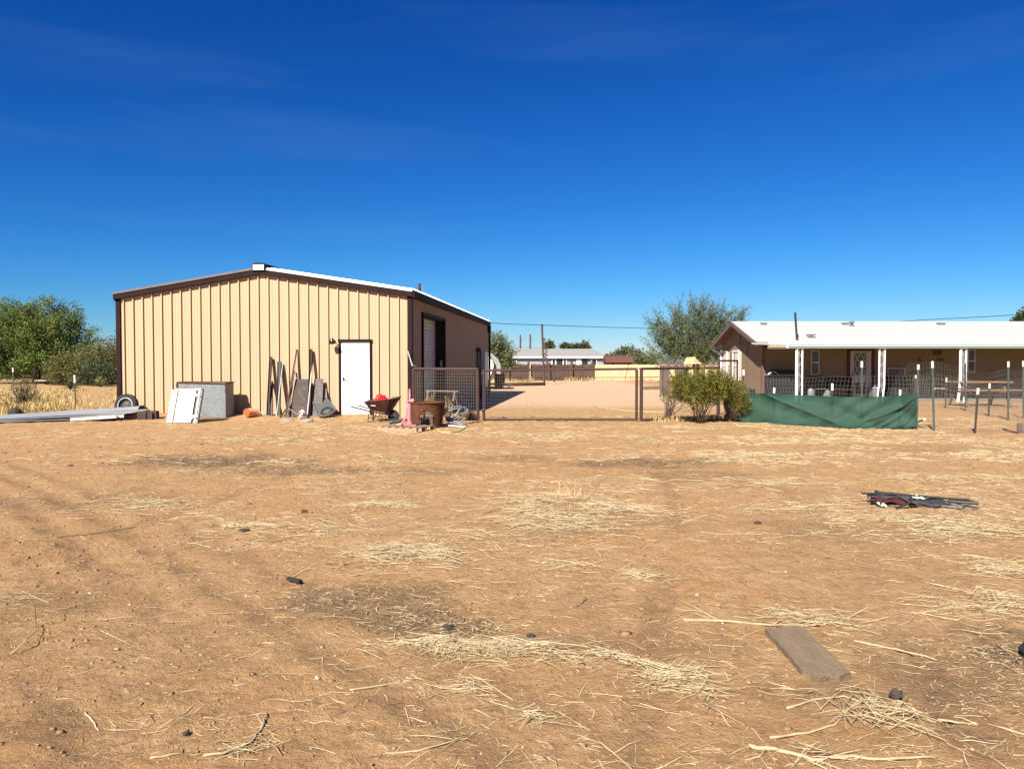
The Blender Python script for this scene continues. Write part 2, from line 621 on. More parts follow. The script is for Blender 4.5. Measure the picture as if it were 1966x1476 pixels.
    def mul(a_, c_):
        k_ = N('ShaderNodeMath')
        k_.operation = 'MULTIPLY'
        K(a_, k_.inputs[0])
        if isinstance(c_, float):
            k_.inputs[1].default_value = c_
        else:
            K(c_, k_.inputs[1])
        return k_.outputs[0]

    col = mix(rng(noise(0.55, 5), 0.36, 0.64), (0.455, 0.262, 0.122), (0.405, 0.25, 0.128))
    col = mix(rng(noise(2.6, 6), 0.42, 0.66), col, (0.50, 0.31, 0.165))
    col = mix(rng(noise(9.0, 8, 0.7), 0.52, 0.70, 0, 0.75), col, (0.215, 0.125, 0.065))
    col = mix(rng(noise(44.0, 7, 0.72), 0.55, 0.70, 0, 0.62), col, (0.19, 0.105, 0.055))
    col = mix(rng(noise(70.0, 5, 0.7), 0.60, 0.70, 0, 0.7), col, (0.60, 0.42, 0.27))
    col = mix(mul(attr('track'), 0.8), col, (0.225, 0.135, 0.08))
    gmix = mix(rng(noise(30.0, 6, 0.7), 0.4, 0.65), (0.63, 0.435, 0.305), (0.52, 0.355, 0.25))
    gmix = mix(rng(noise(2.0, 5), 0.45, 0.7, 0, 0.6), gmix, (0.52, 0.365, 0.22))
    col = mix(mul(attr('gravel'), 0.92), col, gmix)
    dmix = mix(rng(noise(6.0, 7, 0.7), 0.38, 0.62), (0.50, 0.34, 0.165), (0.34, 0.20, 0.105))
    col = mix(mul(attr('dry'), 0.8), col, dmix)
    smix = mix(rng(noise(28.0, 6, 0.7), 0.4, 0.62), (0.20, 0.125, 0.075), (0.115, 0.08, 0.055))
    stf = mul(attr('stain'), rng(noise(7.0, 6, 0.7), 0.34, 0.55, 0.35, 1.0))
    col = mix(stf, col, smix)
    K(col, b.inputs['Base Color'])
    n1 = noise(24.0, 8, 0.7)
    n2 = noise(85.0, 6, 0.7)
    ad = N('ShaderNodeMath')
    ad.operation = 'MULTIPLY_ADD'
    K(n2, ad.inputs[0])
    ad.inputs[1].default_value = 0.35
    K(n1, ad.inputs[2])
    bp = N('ShaderNodeBump')
    bp.inputs['Strength'].default_value = 1.0
    bp.inputs['Distance'].default_value = 0.035
    K(ad.outputs[0], bp.inputs['Height'])
    K(bp.outputs['Normal'], b.inputs['Normal'])
    K(b.outputs['BSDF'], out.inputs['Surface'])
    me.materials.append(m)
    o = bpy.data.objects.new('ground', me)
    COL.objects.link(o)
    tag(o, kind='structure')
    return o


make_ground()


def np_mesh(name, V, F, mat, attr=None, parent=None, smooth=False):
    """V n x 3, F m x k arrays (k corners each) to a mesh object; attr: one value per vertex, read as 'var'"""
    me = bpy.data.meshes.new(name)
    me.vertices.add(len(V))
    me.vertices.foreach_set('co', np.asarray(V, np.float32).ravel())
    k = F.shape[1]
    me.loops.add(F.size)
    me.loops.foreach_set('vertex_index', F.ravel().astype(np.int32))
    me.polygons.add(len(F))
    me.polygons.foreach_set('loop_start', (np.arange(len(F)) * k).astype(np.int32))
    me.polygons.foreach_set('loop_total', np.full(len(F), k, np.int32))
    if smooth:
        me.polygons.foreach_set('use_smooth', np.ones(len(F), bool))
    me.update(calc_edges=True)
    if attr is not None:
        a = me.attributes.new('var', 'FLOAT', 'POINT')
        a.data.foreach_set('value', np.asarray(attr, np.float32))
    me.materials.append(mat)
    o = bpy.data.objects.new(name, me)
    COL.objects.link(o)
    if parent is not None:
        o.parent = parent
    return o


# ------------------------------------------------------------------ straw, stalks and pebbles lying on the dirt
def stems(P, az, ln, r, tilt, bend, var):
    """thin three-sided stalks, each of three rings, starting at P and lying along az"""
    n = len(P)
    d = np.stack([np.cos(az), np.sin(az), np.zeros(n)], -1)
    sd = np.stack([-np.sin(az), np.cos(az), np.zeros(n)], -1)
    rings = []
    for q in range(4):
        s = q / 3.0
        c = P + d * (ln * s)[:, None] + sd * (bend * ln * 4 * s * (1 - s))[:, None]
        c[:, 2] = hgt(c[:, 0], c[:, 1]) + r * 0.9 + P[:, 2] + ln * s * np.sin(tilt)
        rings.append(c)
    V = np.zeros((n, 4, 3, 3))
    for q in range(4):
        rr = r * (1.0 if q < 3 else 0.5)
        for k in range(3):
            an = 2 * PI * k / 3 + 0.5
            V[:, q, k] = rings[q] + sd * (rr * math.cos(an))[:, None] + np.array([0, 0, 1.0]) * (rr * math.sin(an))[:, None]
    base = (np.arange(n) * 12)[:, None, None]
    f = []
    for q in range(3):
        for k in range(3):
            k2 = (k + 1) % 3
            f.append([q * 3 + k, q * 3 + k2, (q + 1) * 3 + k2, (q + 1) * 3 + k])
    F = (base + np.array(f)[None]).reshape(-1, 4)
    return V.reshape(-1, 3), F, np.repeat(var, 12)


STRAW = pm('straw', (0.82, 0.68, 0.42), (0.34, 0.215, 0.115), rough=0.7, attr='var', spec=0.2)


def make_straw():
    P, A, Ln, Rr, T, B, V = [], [], [], [], [], [], []

    def put(x, y, l0, l1, r0, r1, n, azs=0.75, zup=0.0, tl=0.05):
        az = RNG.normal(0, azs, n) + PI * (RNG.random(n) < 0.5)
        ln = l0 + (l1 - l0) * RNG.random(n) ** 2.2
        P.append(np.stack([x - np.cos(az) * ln * .5, y - np.sin(az) * ln * .5, RNG.random(n) ** 2 * zup], -1))
        A.append(az)
        Ln.append(ln)
        Rr.append(r0 + (r1 - r0) * RNG.random(n) ** 1.5)
        T.append(np.abs(RNG.normal(0, tl, n)))
        B.append(RNG.normal(0, 0.025, n) + (RNG.random(n) < .12) * RNG.normal(0, .08, n))
        V.append(np.clip(RNG.beta(0.9, 1.3, n), 0, 1))
    # scattered, in drifts
    for ylo, yhi, n, r0, r1, l1 in ((2.6, 6.5, 4200, .0006, .0022, .20), (6.5, 12, 8500, .0012, .0034, .30), (12, 23, 17000, .002, .006, .42)):
        y = ylo + (yhi - ylo) * RNG.random(n * 3)
        x = (RNG.random(n * 3) * 2 - 1) * (y * 0.74 + 1.0)
        d = vnoise(x * 0.45 + 3, y * 0.7, 51) * 0.6 + vnoise(x * 1.5, y * 2.4, 52) * 0.6
        left = np.clip(0.62 + x / (y * 1.5), 0.15, 1.0)
        keep = RNG.random(n * 3) < np.clip((d - 0.56) * 3.2, 0.04, 1) * left
        x, y = x[keep][:n], y[keep][:n]
        keep = (y < 20.8) | (np.abs(x) > 99) | (x > -12)
        x, y = x[keep], y[keep]
        put(x, y, 0.02, l1, r0, r1, len(x), 0.9)
    # chaff and short dark twig bits
    for ylo, yhi, n, r0, r1 in ((2.5, 6, 4500, .0005, .0015), (6, 12, 8000, .001, .0022)):
        y = ylo + (yhi - ylo) * RNG.random(n * 2)
        x = (RNG.random(n * 2) * 2 - 1) * (y * 0.74 + 0.8)
        keep = RNG.random(n * 2) < np.clip(vnoise(x * 1.1, y * 1.3, 55) * 1.3 - .25, .12, 1)
        x, y = x[keep][:n], y[keep][:n]
        put(x, y, 0.006, 0.06, r0, r1, len(x), 1.6)
        V[-1][:] = np.where(RNG.random(len(x)) < .62, 1.0, RNG.random(len(x)) * .5)
    # heaps and windrows: centre and radii in photograph pixels, how many, rise
    for (px, py, rx, ry, n, up) in ((1090, 970, 95, 20, 1300, .09), (1180, 985, 75, 13, 480, .05), (1050, 1005, 130, 22, 520, .03), (1100, 980, 190, 34, 420, .02),
                                    (760, 1060, 95, 19, 850, .06), (760, 1065, 150, 30, 240, .02), (850, 1068, 50, 12, 250, .04), (840, 1234, 80, 9, 330, .04), (930, 1242, 90, 8, 360, .04), (1020, 1250, 90, 10, 400, .05), (980, 1246, 220, 24, 260, .02),
                                    (1130, 1262, 90, 10, 340, .04), (1220, 1276, 80, 9, 200, .03), (1300, 1296, 70, 12, 260, .03), (1370, 1318, 80, 14, 260, .03), (1390, 1330, 40, 12, 160, .03), (1380, 880, 80, 9, 800, .05),
                                    (1690, 1375, 60, 26, 160, .04), (1880, 1160, 120, 30, 700, .05), (1900, 1090, 110, 22, 500, .03), (1850, 1020, 130, 14, 600, .03),
                                    (1760, 1000, 100, 9, 300, .02), (730, 972, 60, 5, 260, .02), (1065, 1082, 70, 10, 140, .03), (300, 966, 70, 7, 300, .02),
                                    (470, 1014, 70, 8, 260, .02), (620, 1020, 60, 8, 160, .02), (880, 1415, 45, 20, 60, .02), (1560, 1440, 120, 22, 160, .03),
                                    (1020, 1375, 40, 20, 60, .02), (900, 1320, 60, 24, 70, .02), (480, 1440, 80, 22, 60, .02), (280, 1400, 60, 30, 60, .02),
                                    (1560, 1190, 110, 14, 160, .03), (1500, 1170, 60, 10, 60, .02), (1240, 1105, 50, 10, 90, .02), (1870, 850, 130, 5, 500, .03),
                                    (1580, 845, 160, 5, 500, .02), (1300, 822, 140, 4, 500, .03), (1100, 822, 160, 4, 400, .03), (580, 808, 90, 5, 500, .05),
                                    (1000, 835, 200, 6, 500, .02), (450, 845, 250, 7, 500, .02), (120, 835, 180, 6, 400, .02), (850, 870, 160, 8, 350, .02),
                                    (40, 1150, 60, 14, 60, .02), (1800, 920, 150, 9, 500, .03), (1480, 925, 150, 9, 350, .02), (1550, 975, 120, 9, 250, .02)):
        c = gp(px, py)
        ax = rx * c.y / FPX
        ay = ry * c.y * c.y / (HCAM * FPX)
        q = RNG.normal(0, 1, (n, 2)) * np.where(RNG.random(n) < .35, 1.0, .42)[:, None]
        rad = np.exp(-(q ** 2).sum(1))
        x, y = c.x + q[:, 0] * ax, c.y + q[:, 1] * ay
        kk = RNG.random(n) < np.clip((vnoise(x * 5.5, y * 4, 61) * .6 + vnoise(x * 1.7, y * 1.5, 62) * .5 - .30) * 3.5, .10, 1)
        x, y, rad = x[kk], y[kk], rad[kk]
        n = len(x)
        sc = min(1.0, max(0.4, c.y / 9.0))
        k0 = len(P)
        put(x, y, 0.03, 0.14 + 0.3 * sc, .0004 + .0010 * sc, .0012 + .0026 * sc, n, 0.7, 0.0, 0.07)
        P[k0][:, 2] = rad * RNG.random(n) * up
    # brown trampled litter in the dark patches
    for (px, py, rx, ry, n) in ((700, 1150, 150, 34, 420), (800, 1185, 110, 28, 620), (890, 1200, 80, 18, 300), (1900, 1260, 110, 50, 420), (1900, 1330, 140, 40, 240), (420, 886, 150, 10, 260), (1230, 890, 110, 8, 180)):
        c = gp(px, py)
        q = RNG.normal(0, .55, (n, 2))
        x, y = c.x + q[:, 0] * rx * c.y / FPX, c.y + q[:, 1] * ry * c.y * c.y / (HCAM * FPX)
        put(x, y, 0.01, 0.10, .0008, .0022, n, 1.2, .015, .1)
        V[-1][:] = np.where(RNG.random(n) < .7, .85 + .15 * RNG.random(n), .3 * RNG.random(n))
    P, A, Ln = np.concatenate(P), np.concatenate(A), np.concatenate(Ln)
    V, F, var = stems(P, A, Ln, np.concatenate(Rr), np.concatenate(T), np.concatenate(B), np.concatenate(V))
    o = np_mesh('straw', V, F, STRAW, var)
    tag(o, 'pale dry straw scattered in drifts over the bare dirt yard', 'straw', kind='stuff')
    # the tuft that still stands on the largest heap
    n = 80
    c = gp(1085, 958)
    x = c.x + np.clip(RNG.normal(0, 0.12, n), -.25, .25)
    y = c.y + np.clip(RNG.normal(0, 0.12, n), -.25, .25)
    d = RNG.random(n) * 2 * PI
    h = 0.07 + 0.17 * RNG.random(n) ** 2
    b = MB()
    for i in range(n):
        z = hz(x[i], y[i])
        lean = 0.25 + 0.4 * R.random()
        b.tube([(x[i], y[i], z), (x[i] + math.cos(d[i]) * h[i] * lean * .5, y[i] + math.sin(d[i]) * h[i] * lean * .5, z + h[i] * .6),
                (x[i] + math.cos(d[i]) * h[i] * lean * 1.2, y[i] + math.sin(d[i]) * h[i] * lean * 1.2, z + h[i])], [.0018, .0015, .0008], 3)
    o = b.build('grass_tuft', pm('straw_plain', (0.74, 0.58, 0.32), (0.55, 0.4, 0.2), rough=0.7), origin=(c.x, c.y, 0))
    tag(o, 'tuft of upright pale grass stalks on top of the largest straw heap', 'grass tuft')


make_straw()


def make_pebbles():
    n = 12000
    y = 2.4 * (16 / 2.4) ** (RNG.random(n) ** 0.8)
    x = (RNG.random(n) * 2 - 1) * (y * 0.72 + 0.8)
    s = (0.0028 + 0.010 * RNG.random(n) ** 3.0) * (0.7 + y / 11)
    big = RNG.random(n) < 0.012
    s[big] *= 2.0
    ico = np.array([[0, 0, 1], [.894, 0, .447], [.276, .851, .447], [-.724, .526, .447], [-.724, -.526, .447], [.276, -.851, .447],
                    [.724, .526, -.447], [-.276, .851, -.447], [-.894, 0, -.447], [-.276, -.851, -.447], [.724, -.526, -.447], [0, 0, -1]])
    fc = np.array([[0, 1, 2], [0, 2, 3], [0, 3, 4], [0, 4, 5], [0, 5, 1], [1, 6, 2], [2, 7, 3], [3, 8, 4], [4, 9, 5], [5, 10, 1],
                   [2, 6, 7], [3, 7, 8], [4, 8, 9], [5, 9, 10], [1, 10, 6], [6, 11, 7], [7, 11, 8], [8, 11, 9], [9, 11, 10], [10, 11, 6]])
    V = ico[None] * (1 + 0.9 * (RNG.random((n, 12, 1)) - 0.5)) * s[:, None, None]
    V = V * np.stack([0.8 + 0.6 * RNG.random(n), 0.8 + 0.6 * RNG.random(n), 0.35 + 0.35 * RNG.random(n)], -1)[:, None, :]
    V[:, :, 0] += x[:, None]
    V[:, :, 1] += y[:, None]
    V[:, :, 2] += (hgt(x, y) + s * 0.05)[:, None]
    F = (np.arange(n) * 12)[:, None, None] + fc[None]
    m = pm('pebble', (0.31, 0.19, 0.10), (0.54, 0.40, 0.27), rough=0.9, attr='var')
    o = np_mesh('pebbles', V.reshape(-1, 3), F.reshape(-1, 3), m, np.repeat(RNG.random(n) ** 9, 12), smooth=False)
    tag(o, 'small clods and pebbles scattered over the dirt yard', 'pebbles', kind='stuff')


make_pebbles()

STICK = pm('dry_stick', (0.58, 0.46, 0.28), (0.42, 0.31, 0.175), rough=0.75, scale=14, stain=(0.22, 0.14, 0.08), st_scale=12, st_at=0.66)
STICKD = pm('dark_stick', (0.12, 0.075, 0.05), (0.2, 0.13, 0.08), rough=0.85, scale=14)


def stick(pxs, r, label, mat=STICK, rise=None, twigs=(), name='stick'):
    """a fallen stalk through the ground points at photograph pixels pxs"""
    b = MB()
    r = r * 0.6

    def path(pp, rr, rise_):
        pts = []
        for i, (a, c) in enumerate(pp):
            g = gp(a, c)
            up = rise_[i] if rise_ else 0.0
            if up:
                g = gp(a, c, up)
            pts.append(Vector((g.x, g.y, (up if up else hz(g.x, g.y)) + rr * 0.8)))
        fine = []
        for i in range(len(pts) - 1):
            for k in range(4):
                s_ = k / 4
                q = pts[i].lerp(pts[i + 1], s_)
                q += Vector((R.uniform(-1, 1), R.uniform(-1, 1), R.uniform(0, .5))) * rr * 0.7
                fine.append(q)
        fine.append(pts[-1])
        m = len(fine)
        b.tube(fine, [rr * (1 - 0.55 * i / m) * R.uniform(.88, 1.12) for i in range(m)], 6)
        return pts[0]
    o0 = path(pxs, r, rise)
    for tw in twigs:
        path(tw, r * 0.5, None)
    o = b.build(name, mat, smooth=True, origin=(o0.x, o0.y, 0))
    return tag(o, label, 'stick', 'dry sticks lying on the dirt')


def make_sticks():
    stick([(1312, 1191), (1400, 1193), (1480, 1198), (1574, 1199)], .017, 'thickest pale dry stick lying across the far end of the flat wooden board',
          twigs=[[(1480, 1198), (1540, 1163)], [(1390, 1194), (1340, 1170), (1300, 1150)], [(1520, 1199), (1560, 1180), (1597, 1190)]])
    stick([(1440, 1432), (1500, 1440), (1560, 1455), (1640, 1452), (1700, 1460), (1800, 1453)], .017, 'long thick pale stick with a broken fork at its blunt end',
          twigs=[[(1470, 1437), (1455, 1452), (1430, 1456)], [(1540, 1450), (1590, 1475)], [(1560, 1452), (1620, 1480)]])
    stick([(1478, 1410), (1550, 1404), (1600, 1390), (1640, 1350), (1660, 1338)], .011, 'curved pale stick bent up towards the small twig heap beside the dark clod')
    stick([(1510, 1355), (1560, 1340), (1620, 1338), (1660, 1352)], .010, 'arched pale stick just below the near corner of the wooden board',
          twigs=[[(1552, 1328), (1582, 1363)]])
    stick([(1640, 1228), (1700, 1240), (1780, 1258), (1800, 1262)], .012, 'straight pale stick lying to the right of the wooden board',
          twigs=[[(1690, 1238), (1660, 1230)]])
    stick([(1770, 1120), (1860, 1137), (1966, 1140)], .010, 'thin pale stick near the upper right edge of the yard with a looped end', twigs=[[(1876, 1131), (1885, 1120), (1966, 1124)]])
    stick([(1800, 1378), (1850, 1384), (1880, 1383)], .011, 'short bent pale stick near the lower right corner', twigs=[[(1910, 1390), (1966, 1405)]])
    stick([(903, 1290), (940, 1312), (985, 1338)], .008, 'slender straight straw-coloured stick in front of the long straw windrow')
    stick([(672, 1324), (720, 1315), (798, 1304)], .009, 'forked pale stick lying alone on bare orange dirt left of the slender straight stick', twigs=[[(735, 1312), (796, 1307)]])
    stick([(22, 1256), (52, 1228), (82, 1202)], .007, 'pale upright twig leaning off the dirt with its long shadow', rise=[0, .05, .0])
    stick([(70, 1206), (66, 1160), (36, 1112)], .004, 'thin dark curved stem standing up from the dirt near the pale upright twig', mat=STICKD, rise=[0, .16, .27])
    stick([(193, 1208), (220, 1222), (250, 1236)], .006, 'short straight pale twig by itself on smooth tan dirt')
    stick([(163, 1362), (180, 1385), (190, 1398)], .010, 'stubby pale twig lying diagonally on the dirt in the lower left corner')
    stick([(393, 1455), (430, 1452), (480, 1430), (505, 1400), (512, 1375)], .011, 'crooked branching stick cluster rising like a hooked arm in the lower left foreground',
          twigs=[[(500, 1400), (535, 1410)], [(480, 1436), (455, 1425)], [(470, 1440), (467, 1470)], [(505, 1395), (490, 1372)]])
    stick([(290, 1456), (345, 1452)], .009, 'short pale stick with two crossing twigs at the bottom edge', twigs=[[(352, 1440), (335, 1476)], [(310, 1430), (325, 1460)]])
    stick([(1107, 1162), (1115, 1160), (1126, 1144)], .009, 'small dark forked twig on bare dirt right of centre', mat=STICKD, twigs=[[(1060, 1146), (1112, 1152)]])
    stick([(926, 986), (955, 980), (978, 973)], .010, 'dark stick on the left edge of the largest straw heap', mat=STICKD)
    stick([(740, 1442), (800, 1438), (880, 1418)], .008, 'pale stick with a frayed straw end near the bottom centre', twigs=[[(860, 1420), (895, 1405)]])
    stick([(1150, 1420), (1185, 1445), (1215, 1474)], .007, 'thin pale stick pointing down to the bottom edge near the centre')
    stick([(110, 1030), (180, 1026), (260, 1012)], .010, 'low dark brown stick lying in a faint wheel track', mat=STICKD)
    # the small heap of crossing twigs
    b = MB()
    c = gp(1680, 1370)
    for i in range(34):
        a = R.uniform(0, 2 * PI)
        l_ = R.uniform(.05, .2)
        q = Vector((c.x + R.gauss(0, .1), c.y + R.gauss(0, .1), 0))
        z = hz(q.x, q.y)
        b.tube([q + Vector((-math.cos(a) * l_, -math.sin(a) * l_, z + R.uniform(.0, .05))), q + Vector((0, 0, z + R.uniform(.01, .06))),
                q + Vector((math.cos(a) * l_, math.sin(a) * l_, z + R.uniform(.0, .05)))], [.0016, .0021, .0012], 5)
    o = b.build('twig_heap', STICK, origin=(c.x, c.y, 0))
    tag(o, 'heap of crossing dry twigs beside the dark furry clod', 'twigs')
    # dark clods and stones
    for (px, py, sx, sz, lab, cl) in ((565, 1113, 17, 7, 'dark charred wooden block lying on straw left of the brown straw patch', (0.035, 0.033, 0.034)),
                                      (861, 1203, 15, 7, 'larger black stone in the dark dung patch', (0.05, 0.047, 0.046)),
                                      (1019, 1219, 9, 6, 'smaller black stone just above the long straw windrow', (0.06, 0.055, 0.053)),
                                      (585, 986, 8, 5, 'brown clod standing alone in the middle distance', (0.1, 0.065, 0.045)),
                                      (470, 1017, 12, 4, 'flat dark piece of bark beside a low straw drift', (0.05, 0.032, 0.024)),
                                      (1720, 1336, 16, 13, 'dark furry clod above the heap of crossing twigs', (0.085, 0.065, 0.052)),
                                      (357, 1407, 9, 7, 'dark stone in the lower left foreground', (0.08, 0.065, 0.055)),
                                      (1973, 1252, 18, 22, 'black lump at the dark stain on the right edge', (0.02, 0.022, 0.026)),
                                      (136, 893, 7, 3, 'small dark clod far across the yard before the white panels', (0.09, 0.055, 0.035)),
                                      (1455, 1006, 8, 4, 'dark brown clod between the straw heap and the folded chair', (0.1, 0.06, 0.04)),
                                      (609, 1303, 7, 5, 'pale grey stone in the foreground left of centre', (0.5, 0.42, 0.34))):
        g = gp(px, py + sz * 0.4)
        k = g.y / FPX
        b = MB()
        if 'block' in lab:
            b.box((g.x, g.y, .012), (sx * 2.0 * k, .03, .022), rot3(0, 0.05, -0.5))
        else:
            b.ball((g.x, g.y, hz(g.x, g.y) + sz * k * 0.5), (sx * k * .8, sx * k * 0.65, sz * k * .8), 16, 10, bump=0.7, seed=px * .37)
        nm = 'wooden_block' if 'block' in lab else ('bark_piece' if 'bark' in lab else ('stone' if 'stone' in lab else 'clod'))
        o = b.build(nm, pm('clod_%d' % px, cl, rough=0.95, scale=30, bump=0.8, bscale=50), smooth='block' not in lab, origin=(g.x, g.y, 0))
        tag(o, lab, 'stone' if nm in ('stone', 'clod') else 'wood piece')


make_sticks()
# ------------------------------------------------------------------ the metal shed
SA = math.radians(5.8)
S0 = Vector(((789 - 983) / FPX * 22.0, 22.0, 0))
SW, SL, EAVE, RISE = 9.09, 16.9, 3.60, 0.70
SM = Matrix.Translation(S0) @ Matrix.Rotation(-SA, 4, 'Z')
SMI = SM.inverted()


def shed_ray(px, py):
    o = SMI @ Vector((0, 0, HCAM))
    d = SMI.to_3x3() @ ray(px, py)
    return o, d


def fw(px, py, off=0.0):
    """the place on the shed's front wall (local x, z) at a photograph pixel; off metres in front of it"""
    o, d = shed_ray(px, py)
    p = o + d * ((-off - o.y) / d.y)
    return p.x, p.z


def sw(px, py, off=0.0):
    o, d = shed_ray(px, py)
    p = o + d * ((off - o.x) / d.x)
    return p.y, p.z


def zt(x):
    return EAVE + RISE * (1 - abs(x + SW / 2) / (SW / 2))


def rib_profile(a, b, first, pitch=0.3048, brk=()):
    """points (s, out) of a ribbed metal sheet between a and b"""
    pts = [(a, 0.0)]
    k = first
    while k < b:
        for s_, o_ in ((k - .030, 0), (k - .016, .052), (k + .018, .052), (k + .0165, 0),
                       (k + .085, 0), (k + .095, .006), (k + .113, .006), (k + .123, 0),
                       (k + .180, 0), (k + .190, .006), (k + .208, .006), (k + .218, 0)):
            if a < s_ < b:
                pts.append((s_, o_))
        k += pitch
    pts.append((b, 0.0))
    for q in brk:
        for i in range(len(pts) - 1):
            if pts[i][0] < q < pts[i + 1][0]:
                f = (q - pts[i][0]) / (pts[i + 1][0] - pts[i][0])
                pts.insert(i + 1, (q, pts[i][1] + f * (pts[i + 1][1] - pts[i][1])))
                break
    return pts


def make_shed():
    t = thing('metal_shed', 'large tan ribbed metal shed with brown trim and a white door', 'shed', S0, -SA)
    # front wall with the gap for the door
    dx0, dx1 = fw(651.5, 720)[0], fw(714, 720)[0]
    dz1 = 2.24
    b = MB()
    pr = rib_profile(-SW, 0, -SW + 0.2, brk=(dx0, dx1, -SW / 2))
    for (x0, o0), (x1, o1) in zip(pr, pr[1:]):
        zb = dz1 if (x0 + x1) / 2 > dx0 and (x0 + x1) / 2 < dx1 else -0.12
        b.add([(x0, -o0, zb), (x1, -o1, zb), (x1, -o1, zt(x1)), (x0, -o0, zt(x0))], [(0, 1, 2, 3)])
    b.build('front_wall', TAN, t)
    # side wall with the gap for the roll-up door
    gy0, gy1 = sw(810, 690)[0], sw(851, 690)[0]
    gz1 = sw(830, 611)[1]
    b = MB()
    pr = rib_profile(0, SL, 0.2, brk=(gy0, gy1))
    for (y0, o0), (y1, o1) in zip(pr, pr[1:]):
        zb = gz1 if gy0 < (y0 + y1) / 2 < gy1 else -0.12
        b.add([(o0, y0, zb), (o1, y1, zb), (o1, y1, EAVE + .02), (o0, y0, EAVE + .02)], [(0, 1, 2, 3)])
    b.build('side_wall', TAN, t)
    b = MB()
    b.add([(-SW, 0, -.12), (-SW, SL, -.12), (-SW, SL, EAVE), (-SW, 0, EAVE)], [(0, 1, 2, 3)])
    b.add([(-SW, SL, -.12), (0, SL, -.12), (0, SL, EAVE), (-SW / 2, SL, EAVE + RISE), (-SW, SL, EAVE)], [(0, 1, 2, 3, 4)])
    b.build('rear_wall', TAN, t)
    # roof sheets
    for s in (-1, 1):
        b = MB()
        pr = rib_profile(0.03, SL + .12, 0.15, pitch=0.3048)
        xo = SW / 2 + 0.10
        sl = RISE / (SW / 2)
        base = EAVE + RISE + 0.165
        for (y0, o0), (y1, o1) in zip(pr, pr[1:]):
            vs = []
            for (y, o_) in ((y0, o0), (y1, o1)):
                for xx in (0.0, xo):
                    zz = base - sl * xx + o_ * .8
                    vs += [(-SW / 2 + s * xx, y, zz), (-SW / 2 + s * xx, y, base - sl * xx - .02)]
            b.add(vs, [(0, 2, 6, 4), (1, 5, 7, 3), (2, 3, 7, 6), (0, 4, 5, 1)])
        b.build('roof_panel', ROOFM_AND_GLARE, t)
    # rake trim, its sloping upper lip, eave trims and corners
    sl = RISE / (SW / 2)
    b = MB()
    for s in (-1, 1):
        xa, xb = -SW / 2, -SW / 2 + s * (SW / 2 + 0.075)
        za, zb = EAVE + RISE, EAVE + RISE - sl * (SW / 2 + 0.075)
        y0, y1 = -0.13, 0.0
        v = []
        for (x, z) in ((xa, za), (xb, zb)):
            v += [(x, y0, z - .045), (x, y0, z + .10), (x, y1, z + .16), (x, y1, z - .045)]
        b.add(v, [(0, 1, 5, 4), (1, 2, 6, 5), (2, 3, 7, 6), (3, 0, 4, 7), (4, 5, 6, 7)])
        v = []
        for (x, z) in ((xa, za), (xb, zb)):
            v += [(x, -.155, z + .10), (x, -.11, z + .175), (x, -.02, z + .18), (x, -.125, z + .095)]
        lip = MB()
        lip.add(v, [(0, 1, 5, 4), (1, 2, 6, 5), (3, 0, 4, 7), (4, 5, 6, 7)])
        lip.build('rake_lip', LIPB if s < 0 else ROOFM_AND_GLARE, t)  # right lip takes the pale roof metal to paint sun glare on brown trim
    b.build('rake_trim', BROWN, t)
    b = MB()
    b.bb(.05, .15, -.10, SL + .1, EAVE - .10, EAVE + .10)
    b.bb(-SW - .08, -SW - .005, -.10, SL + .1, EAVE - .10, EAVE + .10)
    b.build('eave_trim', BROWN, t, bevel=.015)
    b = MB()
    b.bb(.05, .16, SL - .35, SL + .12, EAVE - .45, EAVE - .1)
    b.bb(.045, .14, SL - .10, SL + .10, -.1, EAVE - .45)
    b.build('downspout', BROWN, t)
    for x in (-SW - .045, -.09):
        b = MB()
        b.bb(x, x + .135, -.055, .10, -.12, EAVE - .03)
        b.build('corner_trim', BROWN, t)
    # ridge vent end
    b = MB()
    rx, rz = -SW / 2, EAVE + RISE
    b.prism([(-.21, .03), (.21, .03), (.215, .24), (.1, .285), (-.1, .285), (-.215, .24)], 0, SL, Matrix.Translation((rx, -.16, rz)) @ Matrix(((1, 0, 0, 0), (0, 0, 1, 0), (0, 1, 0, 0), (0, 0, 0, 1))))
    rv = b.build('ridge_vent', BROWN, t)
    b = MB()
    b.bb(rx - .165, rx + .165, -.19, -.165, rz + .065, rz + .225)
    b.build('end_cap', WHITE, rv)
    # the white door
    b = MB()
    f = .055
    b.bb(dx0, dx0 + f, -.06, .06, -.05, dz1)
    b.bb(dx1 - f, dx1, -.06, .06, -.05, dz1)
    b.bb(dx0 - .02, dx1 + .02, -.065, .06, dz1, dz1 + .075)
    fr = b.build('door_frame', BROWN, t)
    b = MB()
    b.bb(dx0 + f + .004, dx1 - f - .004, -.02, .03, .07, dz1 - .004)
    d = b.build('door', WHITE, t, bevel=.004)
    b = MB()
    hx, hzz = fw(656.5, 727.5, .02)
    hx += .05
    b.box((hx, -.028, hzz), (.055, .014, .09))
    b.tube([(hx, -.03, hzz), (hx, -.075, hzz), (hx + .12, -.08, hzz - .012)], .011, 8)
    b.build('handle', BLACK, d)
    b = MB()
    b.bb(dx0, dx1, -.10, .02, -.05, .066)
    b.build('threshold', pm('concrete', (.45, .38, .3), (.36, .3, .24), rough=.9, scale=9), t)
    # barn lamp
    lx, lz = fw(638, 655, .25)
    b = MB()
    b.tube([(lx - .03, -.03, lz + .02), (lx - .03, -.14, lz + .1), (lx - .01, -.24, lz + .07), (lx, -.26, lz)], .012, 8)
    b.lathe([(.05, -.03), (.05, 0)], 12, Matrix.Translation((lx - .03, 0, lz + .02)) @ Matrix.Rotation(PI / 2, 4, 'X'))
